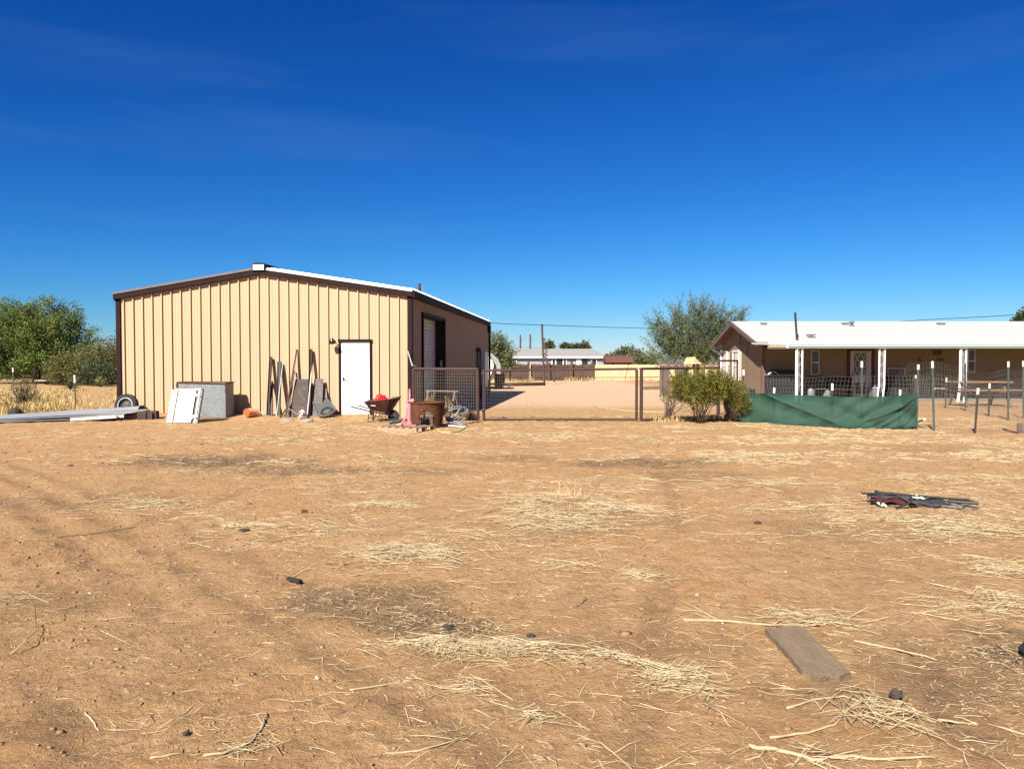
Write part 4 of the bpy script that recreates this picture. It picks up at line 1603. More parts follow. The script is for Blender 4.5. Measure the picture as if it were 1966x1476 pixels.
    def cl(u, v):
        for k in range(len(ctl) - 1):
            if u <= ctl[k + 1][0] + 1e-9:
                f = (u - ctl[k][0]) / (ctl[k + 1][0] - ctl[k][0])
                break
        px = ctl[k][1] + (ctl[k + 1][1] - ctl[k][1]) * f
        Y = ctl[k][2] + (ctl[k + 1][2] - ctl[k][2]) * f
        h = ctl[k][3] + (ctl[k + 1][3] - ctl[k][3]) * f - .004 * math.sin(u * 24)
        x = at(px, 740, Y).x
        fold = .05 * math.sin((u * 5.2 + v * 1.9) * 4.2) * (1 - v) + .035 * math.sin((u * 9 - v * 2.4) * 5 + 1) * (.3 + .7 * (1 - v))
        fold += .06 * math.exp(-((v - (1.05 - (u - .2) * 2.6)) / .05) ** 2) + .07 * math.exp(-((v - (u - .62) * 2.4) / .06) ** 2) + .06 * math.exp(-((v - (u - .78) * 3.6) / .05) ** 2)
        if u < .16:
            fold += (.16 - u) * 1.6 * (mnoise.noise(Vector((u * 40, v * 5, 2.0))))
        out = .26 * (1 - v) ** 2 * (1 - u ** 6)
        z = .0 + h * v + (0.10 * (1 - v) * max(0, (u - .86) / .14) ** 1.5)
        if v == 0:
            z += .012 * math.sin(u * 60)
        zz = max(z, .012)
        return (x + .03 * math.sin(v * 5 + u * 20), Y - .07 - out - fold, zz)
    b = MB()
    b.sheet(cl, 150, 34)
    p = cl(.5, 0)
    o = b.build('shade_cloth', m, smooth=True, origin=(p[0], p[1], 0))
    tag(o, 'long sagging dark green shade cloth hung along the yard fence', 'shade cloth')
    # small things in and at the yard
    b = MB()
    a, c = gp(1757, 812, .06), at(1774.5, 804.5, 18.4)
    b.tube([a, c], .028, 10)
    o = b.build('plastic_pipe', OFFW, origin=(a.x, a.y, 0))
    tag(o, 'short white pipe sticking out past the right end of the green cloth', 'pipe')
    p = gp(1963, 831)
    b = MB()
    b.box((p.x, p.y, .11), (.17, .17, .24), rot3(0, 0, .3))
    o = b.build('wood_block', WOOD, origin=(p.x, p.y, 0), bevel=.015)
    tag(o, 'grey weathered wooden block standing at the right edge of the yard', 'wood block')
    b = MB()
    a, c = gp(1925, 825), gp(1954, 834)
    b.tube([(a.x, a.y, .03), (c.x, c.y, .03)], .014, 6)
    o = b.build('iron_bar', RUSTD, origin=(a.x, a.y, 0))
    tag(o, 'thin dark rusty bar lying on the dirt left of the grey wooden block', 'bar')
    b = MB()
    a, c = at(1795, 746, 17.85), at(1814, 745.5, 19.2)
    b.tube([a, c], .012, 6)
    o = b.build('wire_stay', OFFW, origin=tuple(a))
    tag(o, 'short pale rod fastened to the tall leaning green post', 'rod')
    # picnic table
    Y = 28.0
    x0, x1 = at(1828, 735, Y).x, at(1934, 735, Y).x
    t = thing('picnic_table', 'long wooden picnic table with a bench behind the wire fences', 'picnic table', ((x0 + x1) / 2, Y, 0))
    h = (x1 - x0) / 2
    PINE = pm('orange_pine', (.32, .19, .10), (.27, .155, .08), rough=.7, scale=5)
    zt_ = at(1900, 732, Y).z
    zb_ = at(1900, 747.5, Y - .6).z
    b = MB()
    for k in range(4):
        b.bb(-h, h, -.36 + k * .185, -.36 + k * .185 + .17, zt_ - .05, zt_)
    b.build('tabletop', PINE, t, bevel=.006)
    for s in (-1, 1):
        b = MB()
        b.bb(-h, h, s * .72 - .13, s * .72 + .13, zb_ - .05, zb_)
        b.build('bench', PINE, t, bevel=.006)
    for sx in (-1, 1):
        b = MB()
        for sy in (-1, 1):
            b.bar((sx * h * .75, sy * .15, zt_ - .05), (sx * h * .75, sy * .6, 0), .09, .04)
        b.bb(sx * h * .75 - .06, sx * h * .75 - .03, -.8, .8, zb_ - .14, zb_ - .055)
        b.build('trestle', pm('dark_pine', (.2, .11, .06), rough=.8), t)
    # under the porch: barbecue, milk cans, cool box, bins
    Y = 32.5
    xa, xb = at(1472, 730, Y).x, at(1528, 730, Y).x
    t = thing('barbecue', 'long black barbecue with a pale steel edge at the left end of the porch', 'barbecue', ((xa + xb) / 2, Y, 0))
    h = (xb - xa) / 2
    zl = at(1500, 720, Y).z
    b = MB()
    b.prism([(-.3, .05), (.3, .05), (.33, zl - .35), (.3, zl - .02), (-.3, zl - .02), (-.33, zl - .35)], -h, h, Matrix(((0, 0, 1, 0), (1, 0, 0, 0), (0, 1, 0, 0), (0, 0, 0, 1))))
    b.build('firebox', BLACK, t, bevel=.02)
    b = MB()
    b.bb(-h - .02, h + .02, -.34, .34, zl - .018, zl + .018)
    b.build('steel_edge', pm('edge_steel', (.55, .55, .55), rough=.35, metal=.5), t)
    b = MB()
    b.prism([(-.3, zl + .02), (.3, zl + .02), (.26, zl + .16), (0, zl + .22), (-.26, zl + .16)], -h * .8, h, Matrix(((0, 0, 1, 0), (1, 0, 0, 0), (0, 1, 0, 0), (0, 0, 0, 1))))
    b.build('lid', BLACK, t, bevel=.02)
    for sx in (-1, 1):
        b = MB()
        b.bar((sx * h * .85, -.2, .0), (sx * h * .85, -.2, .1), .06, .06)
        b.build('foot', BLACK, t)
    b = MB()
    p = at(1483, 713, 32.1)
    b.sheet(lambda u, v: (p.x - .2 + .45 * u, p.y - .1 + .15 * v, zl + .02 + .14 * math.sin(PI * u) * (1 - .5 * v) + .05 * v), 10, 6, .008)
    o = b.build('cloth', pm('pale_rag', (.7, .6, .5), rough=.9), smooth=True, origin=(p.x, p.y, zl))
    tag(o, 'pale rag lying in the sun on the left end of the black barbecue', 'rag')
    CANM = pm('can_paint', (.24, .24, .25), (.17, .17, .18), rough=.45, scale=6)

    def can(px, Y, h, label):
        x = at(px, 740, Y).x
        t = thing('milk_can', label, 'milk can', (x, Y, .06))
        b = MB()
        b.lathe([(.165, 0), (.17, .02), (.17, h * .62), (.10, h * .78), (.10, h * .9)], 20)
        b.build('body', CANM, t, smooth=True, autosmooth=40)
        b = MB()
        b.lathe([(.125, h * .9), (.125, h * .95), (.05, h), (.02, h)], 20)
        b.build('lid', CANM, t, smooth=True, autosmooth=40)
        b = MB()
        for s in (-1, 1):
            b.tube([(s * .1, 0, h * .86), (s * .19, 0, h * .84), (s * .175, 0, h * .64)], .012, 6)
        b.build('handle', CANM, t)
    can(1556, 32.7, .60, 'grey milk can on the porch below the narrow window')
    can(1588, 32.75, .45, 'smaller dim milk can standing right of the other on the porch')
    x0, x1 = at(1672, 740, 32.7).x, at(1687, 740, 32.7).x
    t = thing('cool_box', 'pale pinkish cool box with a white lid beside the second porch post', 'cool box', ((x0 + x1) / 2, 32.7, .06))
    w_ = x1 - x0
    b = MB()
    b.bb(-w_ / 2, w_ / 2, -.2, .2, 0, .42)
    b.build('body', pm('cooler', (.24, .2, .2), rough=.5), t, bevel=.03)
    b = MB()
    b.bb(-w_ / 2 - .01, w_ / 2 + .01, -.21, .21, .43, .5)
    b.build('lid', pm('cooler_lid', (.4, .4, .42), rough=.5), t, bevel=.03)
    b = MB()
    b.tube([(-w_ * .3, -.22, .52), (-w_ * .28, -.22, .62), (w_ * .28, -.22, .62), (w_ * .3, -.22, .52)], .015, 6)
    b.build('handle', WHITE, t)
    for (px0, px1, py, Yb, lab, cm) in ((1702, 1738, 722, 32.8, 'black covered bin box under the dark porch window', BLACK),
                                        (1590, 1640, 722, 32.78, 'low dark slatted bench against the porch wall left of the lattice door', pm('bench_dark', (.045, .03, .024), rough=.8))):
        x0, x1 = at(px0, 740, Yb).x, at(px1, 740, Yb).x
        zt_ = at(px0, py, Yb).z
        t = thing('storage_box' if 'bin' in lab else 'porch_bench', lab, 'box' if 'bin' in lab else 'bench', ((x0 + x1) / 2, Yb, .06))
        w_ = (x1 - x0) / 2
        if 'bin' in lab:
            b = MB()
            b.bb(-w_, w_, -.25, .25, 0, zt_ - .14)
            b.build('body', cm, t, bevel=.02)
            b = MB()
            b.bb(-w_ - .02, w_ + .02, -.27, .27, zt_ - .135, zt_ - .06)
            b.build('lid', cm, t, bevel=.02)
        else:
            b = MB()
            for k in range(4):
                b.bb(-w_, w_, -.22 + k * .11, -.13 + k * .11, .40, .44)
            b.build('seat', cm, t)
            b = MB()
            for k in range(3):
                b.bb(-w_, w_, .22, .25, .55 + k * .13, .65 + k * .13)
            b.build('backrest', cm, t)
            for sx in (-1, 1):
                b = MB()
                b.bb(sx * w_ * .9 - .03, sx * w_ * .9 + .03, -.2, -.14, 0, .395)
                b.bb(sx * w_ * .9 - .03, sx * w_ * .9 + .03, .16, .215, 0, .95)
                b.build('leg', cm, t)
    # lawn chair back at the window
    x = at(1582, 715, 32.2).x
    t = thing('metal_chair', 'thin metal chair with a bright edge between the narrow window and the bench', 'chair', (x, 32.7, .06))
    b = MB()
    b.tube([(-.22, -.2, 0), (-.22, .18, .42), (-.22, .25, .98), (.22, .25, .98), (.22, .18, .42), (.22, -.2, 0)], .016, 6)
    b.tube([(-.22, .25, 0), (-.22, -.18, .42), (.22, -.18, .42), (.22, .25, 0)], .016, 6)
    b.build('frame', GALV, t)
    b = MB()
    b.bb(-.2, .2, -.18, .18, .42, .435)
    b.build('seat', pm('chair_olive', (.12, .11, .07), rough=.8), t)
    b = MB()
    b.bb(-.2, .2, .21, .225, .55, .95)
    b.build('backrest', pm('chair_olive', (.12, .11, .07), rough=.8), t)


make_yard()
# ------------------------------------------------------------------ the junk along the shed wall
def wl(px, py, off):
    """world place off metres in front of the shed wall, seen at a photograph pixel"""
    o, d = shed_ray(px, py)
    p = o + d * ((-off - o.y) / d.y)
    return SM @ p


def wg(px, off):
    """ground place off metres in front of the shed wall, in the upright line of pixel column px"""
    p = wl(px, 760, off)
    return Vector((p.x, p.y, hz(p.x, p.y)))


def sheet_metal(c00, c10, c11, c01, ribs, mat, name, label, group=None, amp=.009):
    """a corrugated sheet between four corners, ribs running from c00 to c10"""
    b = MB()
    c00, c10, c11, c01 = [Vector(c) for c in (c00, c10, c11, c01)]

    def fn(u, v):
        p = c00.lerp(c10, u).lerp(c01.lerp(c11, u), v)
        k = (v * ribs) % 1.0
        return p + Vector((0, 0, amp * (1 if .12 < k < .3 else 0) + .006 * math.sin(u * 4 + v * 3)))
    b.sheet(fn, 26, ribs * 8, .004)
    o = b.build(name, mat, origin=tuple(c00))
    return tag(o, label, 'metal sheet', group)


def make_left_junk():
    SHT = pm('sheet_white', (.40, .405, .42), (.33, .335, .35), rough=.45, metal=.1, scale=2, stain=(.42, .38, .32), st_scale=2.5, st_at=.7, stretch=(.5, 2, 2))
    SH2 = pm('sheet_grey', (.31, .315, .33), (.25, .255, .27), rough=.45, metal=.25, scale=3)
    sheet_metal(gp(-70, 808, .04), at(262, 790, 21.4), at(268, 779.5, 22.15), gp(-62, 800, .05), 3, SHT, 'metal_sheet', 'topmost long white corrugated sheet of the pile, propped up near the tyre', 'white metal sheets piled left of the shed')
    sheet_metal(gp(-60, 811, .02), at(240, 794.5, 21.2), at(300, 784.5, 21.6), gp(-66, 803, .03), 3, SH2, 'metal_sheet', 'greyer long sheet under the topmost one, reaching furthest right', 'white metal sheets piled left of the shed')
    sheet_metal(gp(-80, 814, .015), at(150, 804.5, 20.85), at(190, 798.5, 21.5), gp(-80, 809, .02), 2, SHT, 'metal_sheet', 'lowest white sheet of the pile, lying flattest on the dirt', 'white metal sheets piled left of the shed')
    b = MB()
    a, c = at(136, 805, 20.6), at(224, 799.5, 20.9)
    b.bar(a, c, .13, .075)
    b.bar(a + Vector((.5, .22, .0)), c + Vector((.1, .2, 0)), .1, .07)
    o = b.build('timber', OFFW, origin=tuple(a))
    tag(o, 'white painted timber lying under the front of the sheet pile', 'timber')
    for (px, Y, s, lab) in ((196, 21.0, (.5, .3, .1), 'dark block propping the sheet pile in the middle'), (284, 21.5, (.5, .35, .24), 'low dark crate propping the right end of the sheet pile')):
        x = at(px, 740, Y).x
        b = MB()
        b.box((x, Y, s[2] / 2), s, rot3(0, 0, .2))
        if s[2] > .2:
            for k in (-1, 0, 1):
                b.box((x + k * .18, Y - .19, s[2] / 2), (.05, .03, s[2] - .03))
        o = b.build('prop_block' if s[2] < .2 else 'crate', pm('dark_wood', (.06, .045, .038), (.09, .065, .05), rough=.9), origin=(x, Y, 0))
        tag(o, lab, 'block' if s[2] < .2 else 'crate')
    # tyre at the corner
    c = wl(243, 778, .50)
    t = thing('car_tyre', 'black car tyre with a white-ringed wheel leaning at the shed corner', 'tyre', (c.x, c.y, 0), -SA)
    M = Matrix.Translation((0, 0, .345)) @ Matrix.Rotation(math.radians(90 - 9), 4, 'X')
    b = MB()
    b.lathe([(.235, -.07), (.25, -.085), (.31, -.09), (.345, -.07), (.355, -.04), (.355, .04), (.345, .07), (.31, .09), (.25, .085), (.235, .07)], 40, M, cap=False)
    b.build('rubber', RUBBER, t, smooth=True, autosmooth=50)
    b = MB()
    b.lathe([(.205, .075), (.212, .088), (.238, .09), (.243, .075)], 40, M, cap=False)
    b.build('rim_ring', pm('ring_white', (.45, .45, .44), rough=.4), t, smooth=True)
    b = MB()
    b.lathe([(.236, .07), (.20, .03), (.15, .0), (.11, .03), (.06, .045), (.0, .045)], 30, M, cap=False)
    for k in range(8):
        a = 2 * PI * k / 8
        b.ball(M @ Vector((.15 * math.cos(a), .15 * math.sin(a), .012)), .022, 8, 5)
    b.build('wheel_disc', pm('wheel_dark', (.07, .06, .055), (.11, .09, .08), rough=.6, metal=.3), t, smooth=True, autosmooth=40)
    p = gp(29, 797)
    b = MB()
    b.lathe([(.20, 0), (.19, .1), (.14, .19), (.05, .23), (0, .235)], 20, Matrix.Translation((p.x, p.y, 0)), cap=False)
    o = b.build('rubber_tub', RUBBER, smooth=True, origin=(p.x, p.y, 0))
    tag(o, 'small black upturned rubber tub behind the far left of the sheet pile', 'tub')
    # white cabinet door panel leaning on the galvanised box
    B0, B1, T0, T1 = gp(321, 812.6), gp(381, 812.6), at(332, 749, 20.62), at(391.5, 747.5, 20.62)
    nrm = (B1 - B0).cross(T0 - B0).normalized()
    if nrm.y > 0:
        nrm = -nrm

    def pan(b, u0, u1, v0, v1, d0, d1):
        def Q(u, v, d):
            return B0.lerp(B1, u).lerp(T0.lerp(T1, u), v) + nrm * d
        vs = [Q(u, v, d) for u in (u0, u1) for v in (v0, v1) for d in (d0, d1)]
        b.add(vs, [(0, 1, 3, 2), (4, 6, 7, 5), (0, 4, 5, 1), (2, 3, 7, 6), (0, 2, 6, 4), (1, 5, 7, 3)])
    t = thing('cabinet_front', 'white metal cabinet front with a hinged door leaning against the galvanised box', 'cabinet', (B0.x, B0.y, 0))
    CREAM = pm('cream_enamel', (.80, .79, .70), (.76, .74, .65), rough=.5, scale=3, stain=(.45, .36, .24), st_scale=8, st_at=.76, st_w=.05)
    b = MB()
    pan(b, 0, .175, 0, .985, .0, .05)
    pan(b, .19, .86, .965, 1.0, .0, .05)
    pan(b, .86, .905, .0, 1.02, -.02, .03)
    pan(b, .195, .98, .0, .96, -.02, -.005)
    b.build('frame', CREAM, t, world=True)
    b = MB()
    pan(b, .94, .985, .0, 1.02, -.05, .02)
    pan(b, .195, .855, .0, .955, -.004, .004)
    b.build('backing', BLACK, t, world=True)
    b = MB()
    pan(b, .235, .775, .0, .935, .03, .055)
    pan(b, .28, .75, .03, .895, .056, .06)
    b.build('door_panel', CREAM, t, world=True)
    for v in (.16, .80):
        b = MB()
        pan(b, .775, .93, v - .02, v + .02, .032, .06)
        pan(b, .795, .835, v - .05, v + .05, .03, .065)
        b.build('hinge', OFFW, t, world=True)
    # galvanised box
    x0, _ = fw(341, 770, .95)
    x1, _ = fw(433, 770, .95)
    zt_ = fw(390, 734, .95)[1]
    c = SM @ Vector(((x0 + x1) / 2, -.70, 0))
    t = thing('galvanised_box', 'large open galvanised metal box with rusty rims standing at the shed wall', 'metal box', (c.x, c.y, hz(c.x, c.y) - .02), -SA)
    w = (x1 - x0) / 2
    zt_ -= hz(c.x, c.y) - .02
    b = MB()
    e = .012
    b.bb(-w, w, -.25, -.25 + e, 0, zt_)
    b.bb(-w, w, .25 - e, .25, 0, zt_)
    b.bb(-w, -w + e, -.25 + e, .25 - e, 0, zt_)
    b.bb(w - e, w, -.25 + e, .25 - e, 0, zt_)
    b.bb(-w + e, w - e, -.25 + e, .25 - e, .02, .04)
    b.build('body', GALVR, t)
    b = MB()
    for (a, q) in (((-w, -.262, zt_), (w, -.262, zt_ - .03)), ((-w, .25, zt_), (w, .25, zt_)), ((-w - .01, -.25, zt_), (-w - .01, .25, zt_)), ((w + .01, -.25, zt_ - .02), (w + .01, .25, zt_))):
        b.bar(a, q, .035, .028)
    b.bar((-w - .006, -.262, zt_ - .02), (-w - .006, -.262, zt_ - .16), .05, .02, up=(0, 1, 0))
    b.bar((w + .004, -.256, zt_ - .02), (w + .004, -.256, zt_ - .3), .03, .012, up=(0, 1, 0))
    b.build('rim', RUST, t)
    # orange bucket on its side
    c = wl(482, 801, .78)
    cz = hz(c.x, c.y) + .135
    t = thing('bucket', 'orange plastic bucket lying on its side, its bottom towards the yard', 'bucket', (c.x, c.y, hz(c.x, c.y)))
    M = Matrix.Translation((0, 0, .13)) @ Vector((-.45, -.88, .03)).to_track_quat('Z', 'Y').to_matrix().to_4x4()
    ORG = pm('orange_plastic', (.82, .115, .025), (.75, .10, .02), rough=.45, scale=4)
    b = MB()
    b.lathe([(.118, .17), (.124, .175), (.138, -.16), (.128, -.16), (.114, .15)], 30, M, cap=False)
    b.build('body', pm('orange_faded', (.78, .30, .14), (.7, .22, .09), rough=.5, scale=6, stain=(.72, .55, .42), st_scale=6, st_at=.6), t, smooth=True, autosmooth=40)
    b = MB()
    b.lathe([(.0, .168), (.105, .168), (.119, .177)], 30, M, cap=False)
    b.build('bottom', ORG, t)
    b = MB()
    for q in (-.15, -.12):
        b.lathe([(.139, q - .008), (.150, q - .008), (.150, q + .008), (.139, q + .008)], 30, M, cap=False)
    b.build('rim', pm('orange_faded', (.78, .30, .14)), t)


make_left_junk()


def make_leaning():
    # steel rails: base column, distance from the wall, column and row of the top, width, depth, surface, label
    for (pb, ob, pt, yt, w, d, mat, lab) in (
            (514.5, .42, 520.5, 685, .075, .05, RUSTD, 'leftmost dark rusty steel rail leaning on the shed wall'),
            (521, .50, 521.5, 732, .08, .04, DARKST, 'short grey steel rail leaning just right of the leftmost rail'),
            (535, .45, 537, 694, .105, .05, DARKST, 'wide dark steel channel leaning left of the rusty plates'),
            (530.5, .62, 543, 697, .016, .02, GALV, 'thin bright steel rod leaning across the wide dark channel'),
            (547, .72, 570, 671, .04, .03, RUSTD, 'long thin rusty rail leaning at the left edge of the rusty plates'),
            (551, .80, 565, 711, .045, .03, DARKST, 'shorter slanting rail against the left edge of the larger rusty plate'),
            (593.5, .50, 597.5, 670, .07, .06, RUSTD, 'tall dark rail leaning between the two rusty plates'),
            (589.5, .78, 601, 685, .024, .04, GALV, 'pale edged steel angle leaning in front of the two rusty plates'),
            (537, .9, 549, 785, .03, .03, RUSTD, 'short low rusty rod lying slantwise at the foot of the rails')):
        p0, p1 = wg(pb, ob), wl(pt, yt, .075)
        b = MB()
        if w > .06:
            up = Vector((math.sin(SA), math.cos(SA), 0))
            b.bar(p0, p1, w, .008, up=up)
            t_ = (p1 - p0).normalized()
            sd = t_.cross(up).normalized()
            for s in (-1, 1):
                b.bar(p0 + sd * (s * w / 2) + Vector((0, -d / 2, 0)), p1 + sd * (s * w / 2) + Vector((0, -d / 2, 0)), .008, d, up=up)
        else:
            b.bar(p0, p1, w, d, up=(math.sin(SA), math.cos(SA), 0))
        o = b.build('steel_rail', mat, origin=tuple(p0))
        tag(o, lab, 'steel rail', 'steel rails leaning against the shed wall')
    # plates
    for (q, offs, mat, lab) in (([(554, .66), (591, .66), (594, 727.5), (567, 728)], .16, PLATE, 'larger rusty steel plate with pale scratches leaning left of the tall dark rail'),
                                ([(598, .56), (617, .56), (621, 727), (603.5, 727.5)], .14, pm('grey_plate', (.10, .08, .072), (.07, .05, .045), rough=.65, scale=6, stain=(.15, .135, .125), st_scale=5, st_at=.55), 'narrower grey and rust steel plate behind the grey tray')):
        a, c = wg(*q[0]), wg(*q[1])
        e, f = wl(q[2][0], q[2][1], offs), wl(q[3][0], q[3][1], offs)
        n_ = Vector((0, .012, 0))
        b = MB()
        b.add([a, c, e, f, a + n_, c + n_, e + n_, f + n_], [(0, 1, 2, 3), (7, 6, 5, 4), (0, 4, 5, 1), (1, 5, 6, 2), (2, 6, 7, 3), (3, 7, 4, 0)])
        o = b.build('steel_plate', mat, origin=tuple(a))
        tag(o, lab, 'steel plate', 'rusty plates leaning against the shed wall')
    p0, p1 = wg(629, .35), wl(624, 746, .1)
    b = MB()
    b.bar(p0, p1, .075, .04, up=(0, 1, 0))
    o = b.build('lath', pm('slat_brown', (.16, .11, .09), (.4, .33, .28), rough=.8, scale=5), origin=tuple(p0))
    tag(o, 'short wooden slat standing at the wall behind the grey tray', 'slat')
    # grey tray with a rounded foot and a small wheel lying in it
    pb, pt = wl(631, 797, .85), wl(613, 768.5, .30)
    av = (pt - pb)
    ln = av.length
    av.normalize()
    au = Vector((1, 0, .10))
    au = (au - av * au.dot(av)).normalized()
    an = au.cross(av)
    if an.y > 0:
        an = -an
    M = Matrix((au, av, an)).transposed().to_4x4()
    M.translation = pb
    t = thing('feed_tray', 'grey metal tray with a rounded foot leaning beside the white door', 'tray', (pb.x, pb.y, hz(pb.x, pb.y)))
    W2 = .24
    outl = [(W2 * .80, ln)] + [(W2 * math.cos(a) * 1.12, .20 + .24 * math.sin(a)) for a in np.linspace(0, -PI, 15)] + [(-W2 * .80, ln)]
    b = MB()
    b.prism(outl, -.01, .0, M)
    b.build('floor', pm('tray_grey', (.11, .11, .107), (.085, .085, .083), rough=.6, scale=8), t, world=True)
    b = MB()
    pts = [M @ Vector((x, y, .05)) for x, y in outl]
    b.tube(pts, .014, 6, closed=True)
    for i in range(len(outl)):
        j = (i + 1) % len(outl)
        a_, c_ = outl[i], outl[j]
        b.add([M @ Vector((a_[0], a_[1], -.01)), M @ Vector((c_[0], c_[1], -.01)), M @ Vector((c_[0], c_[1], .05)), M @ Vector((a_[0], a_[1], .05))], [(0, 1, 2, 3)])
    b.build('rim', pm('tray_edge', (.24, .24, .235), (.18, .18, .175), rough=.5, metal=.2), t, world=True)
    wc = M @ Vector((.01, .15, .035))
    t = thing('small_wheel', 'small black wheel with a grey hub lying in the foot of the grey tray', 'wheel', tuple(wc))
    Mw = Matrix.Rotation(0, 4, 'X')
    Mw = M.copy()
    Mw.translation = (0, 0, 0)
    b = MB()
    b.lathe([(.125, -.02), (.135, -.03), (.175, -.03), (.19, 0), (.175, .03), (.135, .03), (.125, .02)], 30, Mw, cap=False)
    b.build('tyre', RUBBER, t, smooth=True)
    b = MB()
    b.lathe([(.126, .0), (.09, .012), (.04, .02), (0, .02)], 24, Mw, cap=False)
    for k in range(5):
        a = 2 * PI * k / 5
        b.box(Mw @ Vector((.085 * math.cos(a), .085 * math.sin(a), .02)), (.03, .03, .02))
    b.build('hub', pm('hub_grey', (.13, .128, .125), (.08, .078, .075), rough=.6, scale=25), t)
    # bleached skull on bones
    c = wl(580.5, 793, .95)
    g0 = hz(c.x, c.y)
    BONE = pm('bone', (.82, .77, .64), (.68, .6, .46), rough=.7, scale=14)
    t = thing('animal_skull', 'bleached white animal skull lying before the rusty plates', 'skull', (c.x, c.y, g0))
    b = MB()
    b.ball((0, 0, .19), (.075, .085, .07), 18, 12, bump=.15)
    b.ball((.01, -.09, .13), (.045, .08, .045), 14, 9, rot3(.5, 0, 0), bump=.1)
    b.ball((-.055, -.05, .19), (.03, .03, .025), 10, 7)
    b.ball((.06, -.05, .185), (.03, .03, .025), 10, 7)
    b.build('cranium', BONE, t, smooth=True)
    b = MB()
    for s in (-1, 1):
        b.ball((s * .035, -.082, .185), (.02, .016, .022), 10, 7)
    b.ball((.012, -.16, .125), (.014, .014, .018), 8, 6)
    b.build('eye_socket', BLACK, t, smooth=True)
    b = MB()
    for s in (-1, 1):
        b.tube([(s * .06, .0, .13), (s * .055, -.06, .075), (s * .025, -.15, .06)], .016, 8)
        b.tube([(s * .07, .04, .12), (s * .10, .02, .05), (s * .085, -.03, .0)], .013, 6)
    b.tube([(-.12, -.02, .05), (-.07, .02, .10), (-.03, .05, .02)], .012, 6)
    b.build('jaw', BONE, t, smooth=True)
    b = MB()
    a, c2 = wl(554, 784, .9), wl(574, 796, .98)
    b.tube([a, a.lerp(c2, .5) + Vector((0, 0, -.01)), c2], .009, 6)
    o = b.build('bent_rod', pm('rod_pinkish', (.45, .32, .27), rough=.6), origin=tuple(a))
    tag(o, 'thin pale rod slanting down from the rails to the skull', 'rod')
    for (px, py, lab) in ((551, 805.5, 'rounder flat grey stone slab lying left of the skull'), (588.5, 805.5, 'flat grey stone slab lying right of the skull under straw')):
        c = gp(px, py, .06)
        g0 = hz(c.x, c.y)
        b = MB()
        b.ball((c.x, c.y, g0 + .03), (.18, .13, .055), 20, 10, rot3(.25, -.1, .2), bump=.25, seed=px)
        o = b.build('stone_slab', pm('slab_grey', (.36, .31, .26), (.28, .23, .19), rough=.9, scale=18, bump=.4), smooth=True, origin=(c.x, c.y, 0))
        tag(o, lab, 'stone', 'flat grey stones before the rails')
    c = wl(500, 796, .5)
    b = MB()
    b.sheet(lambda u, v: (c.x - .1 + .2 * u, c.y - .06 + .12 * v, hz(c.x, c.y) + .02 + .05 * math.sin(PI * u) * (0.4 + v)), 8, 6, .006)
    o = b.build('paper_scrap', WHITE, origin=tuple(c))
    tag(o, 'crumpled white scrap at the wall right of the orange bucket', 'scrap')


make_leaning()


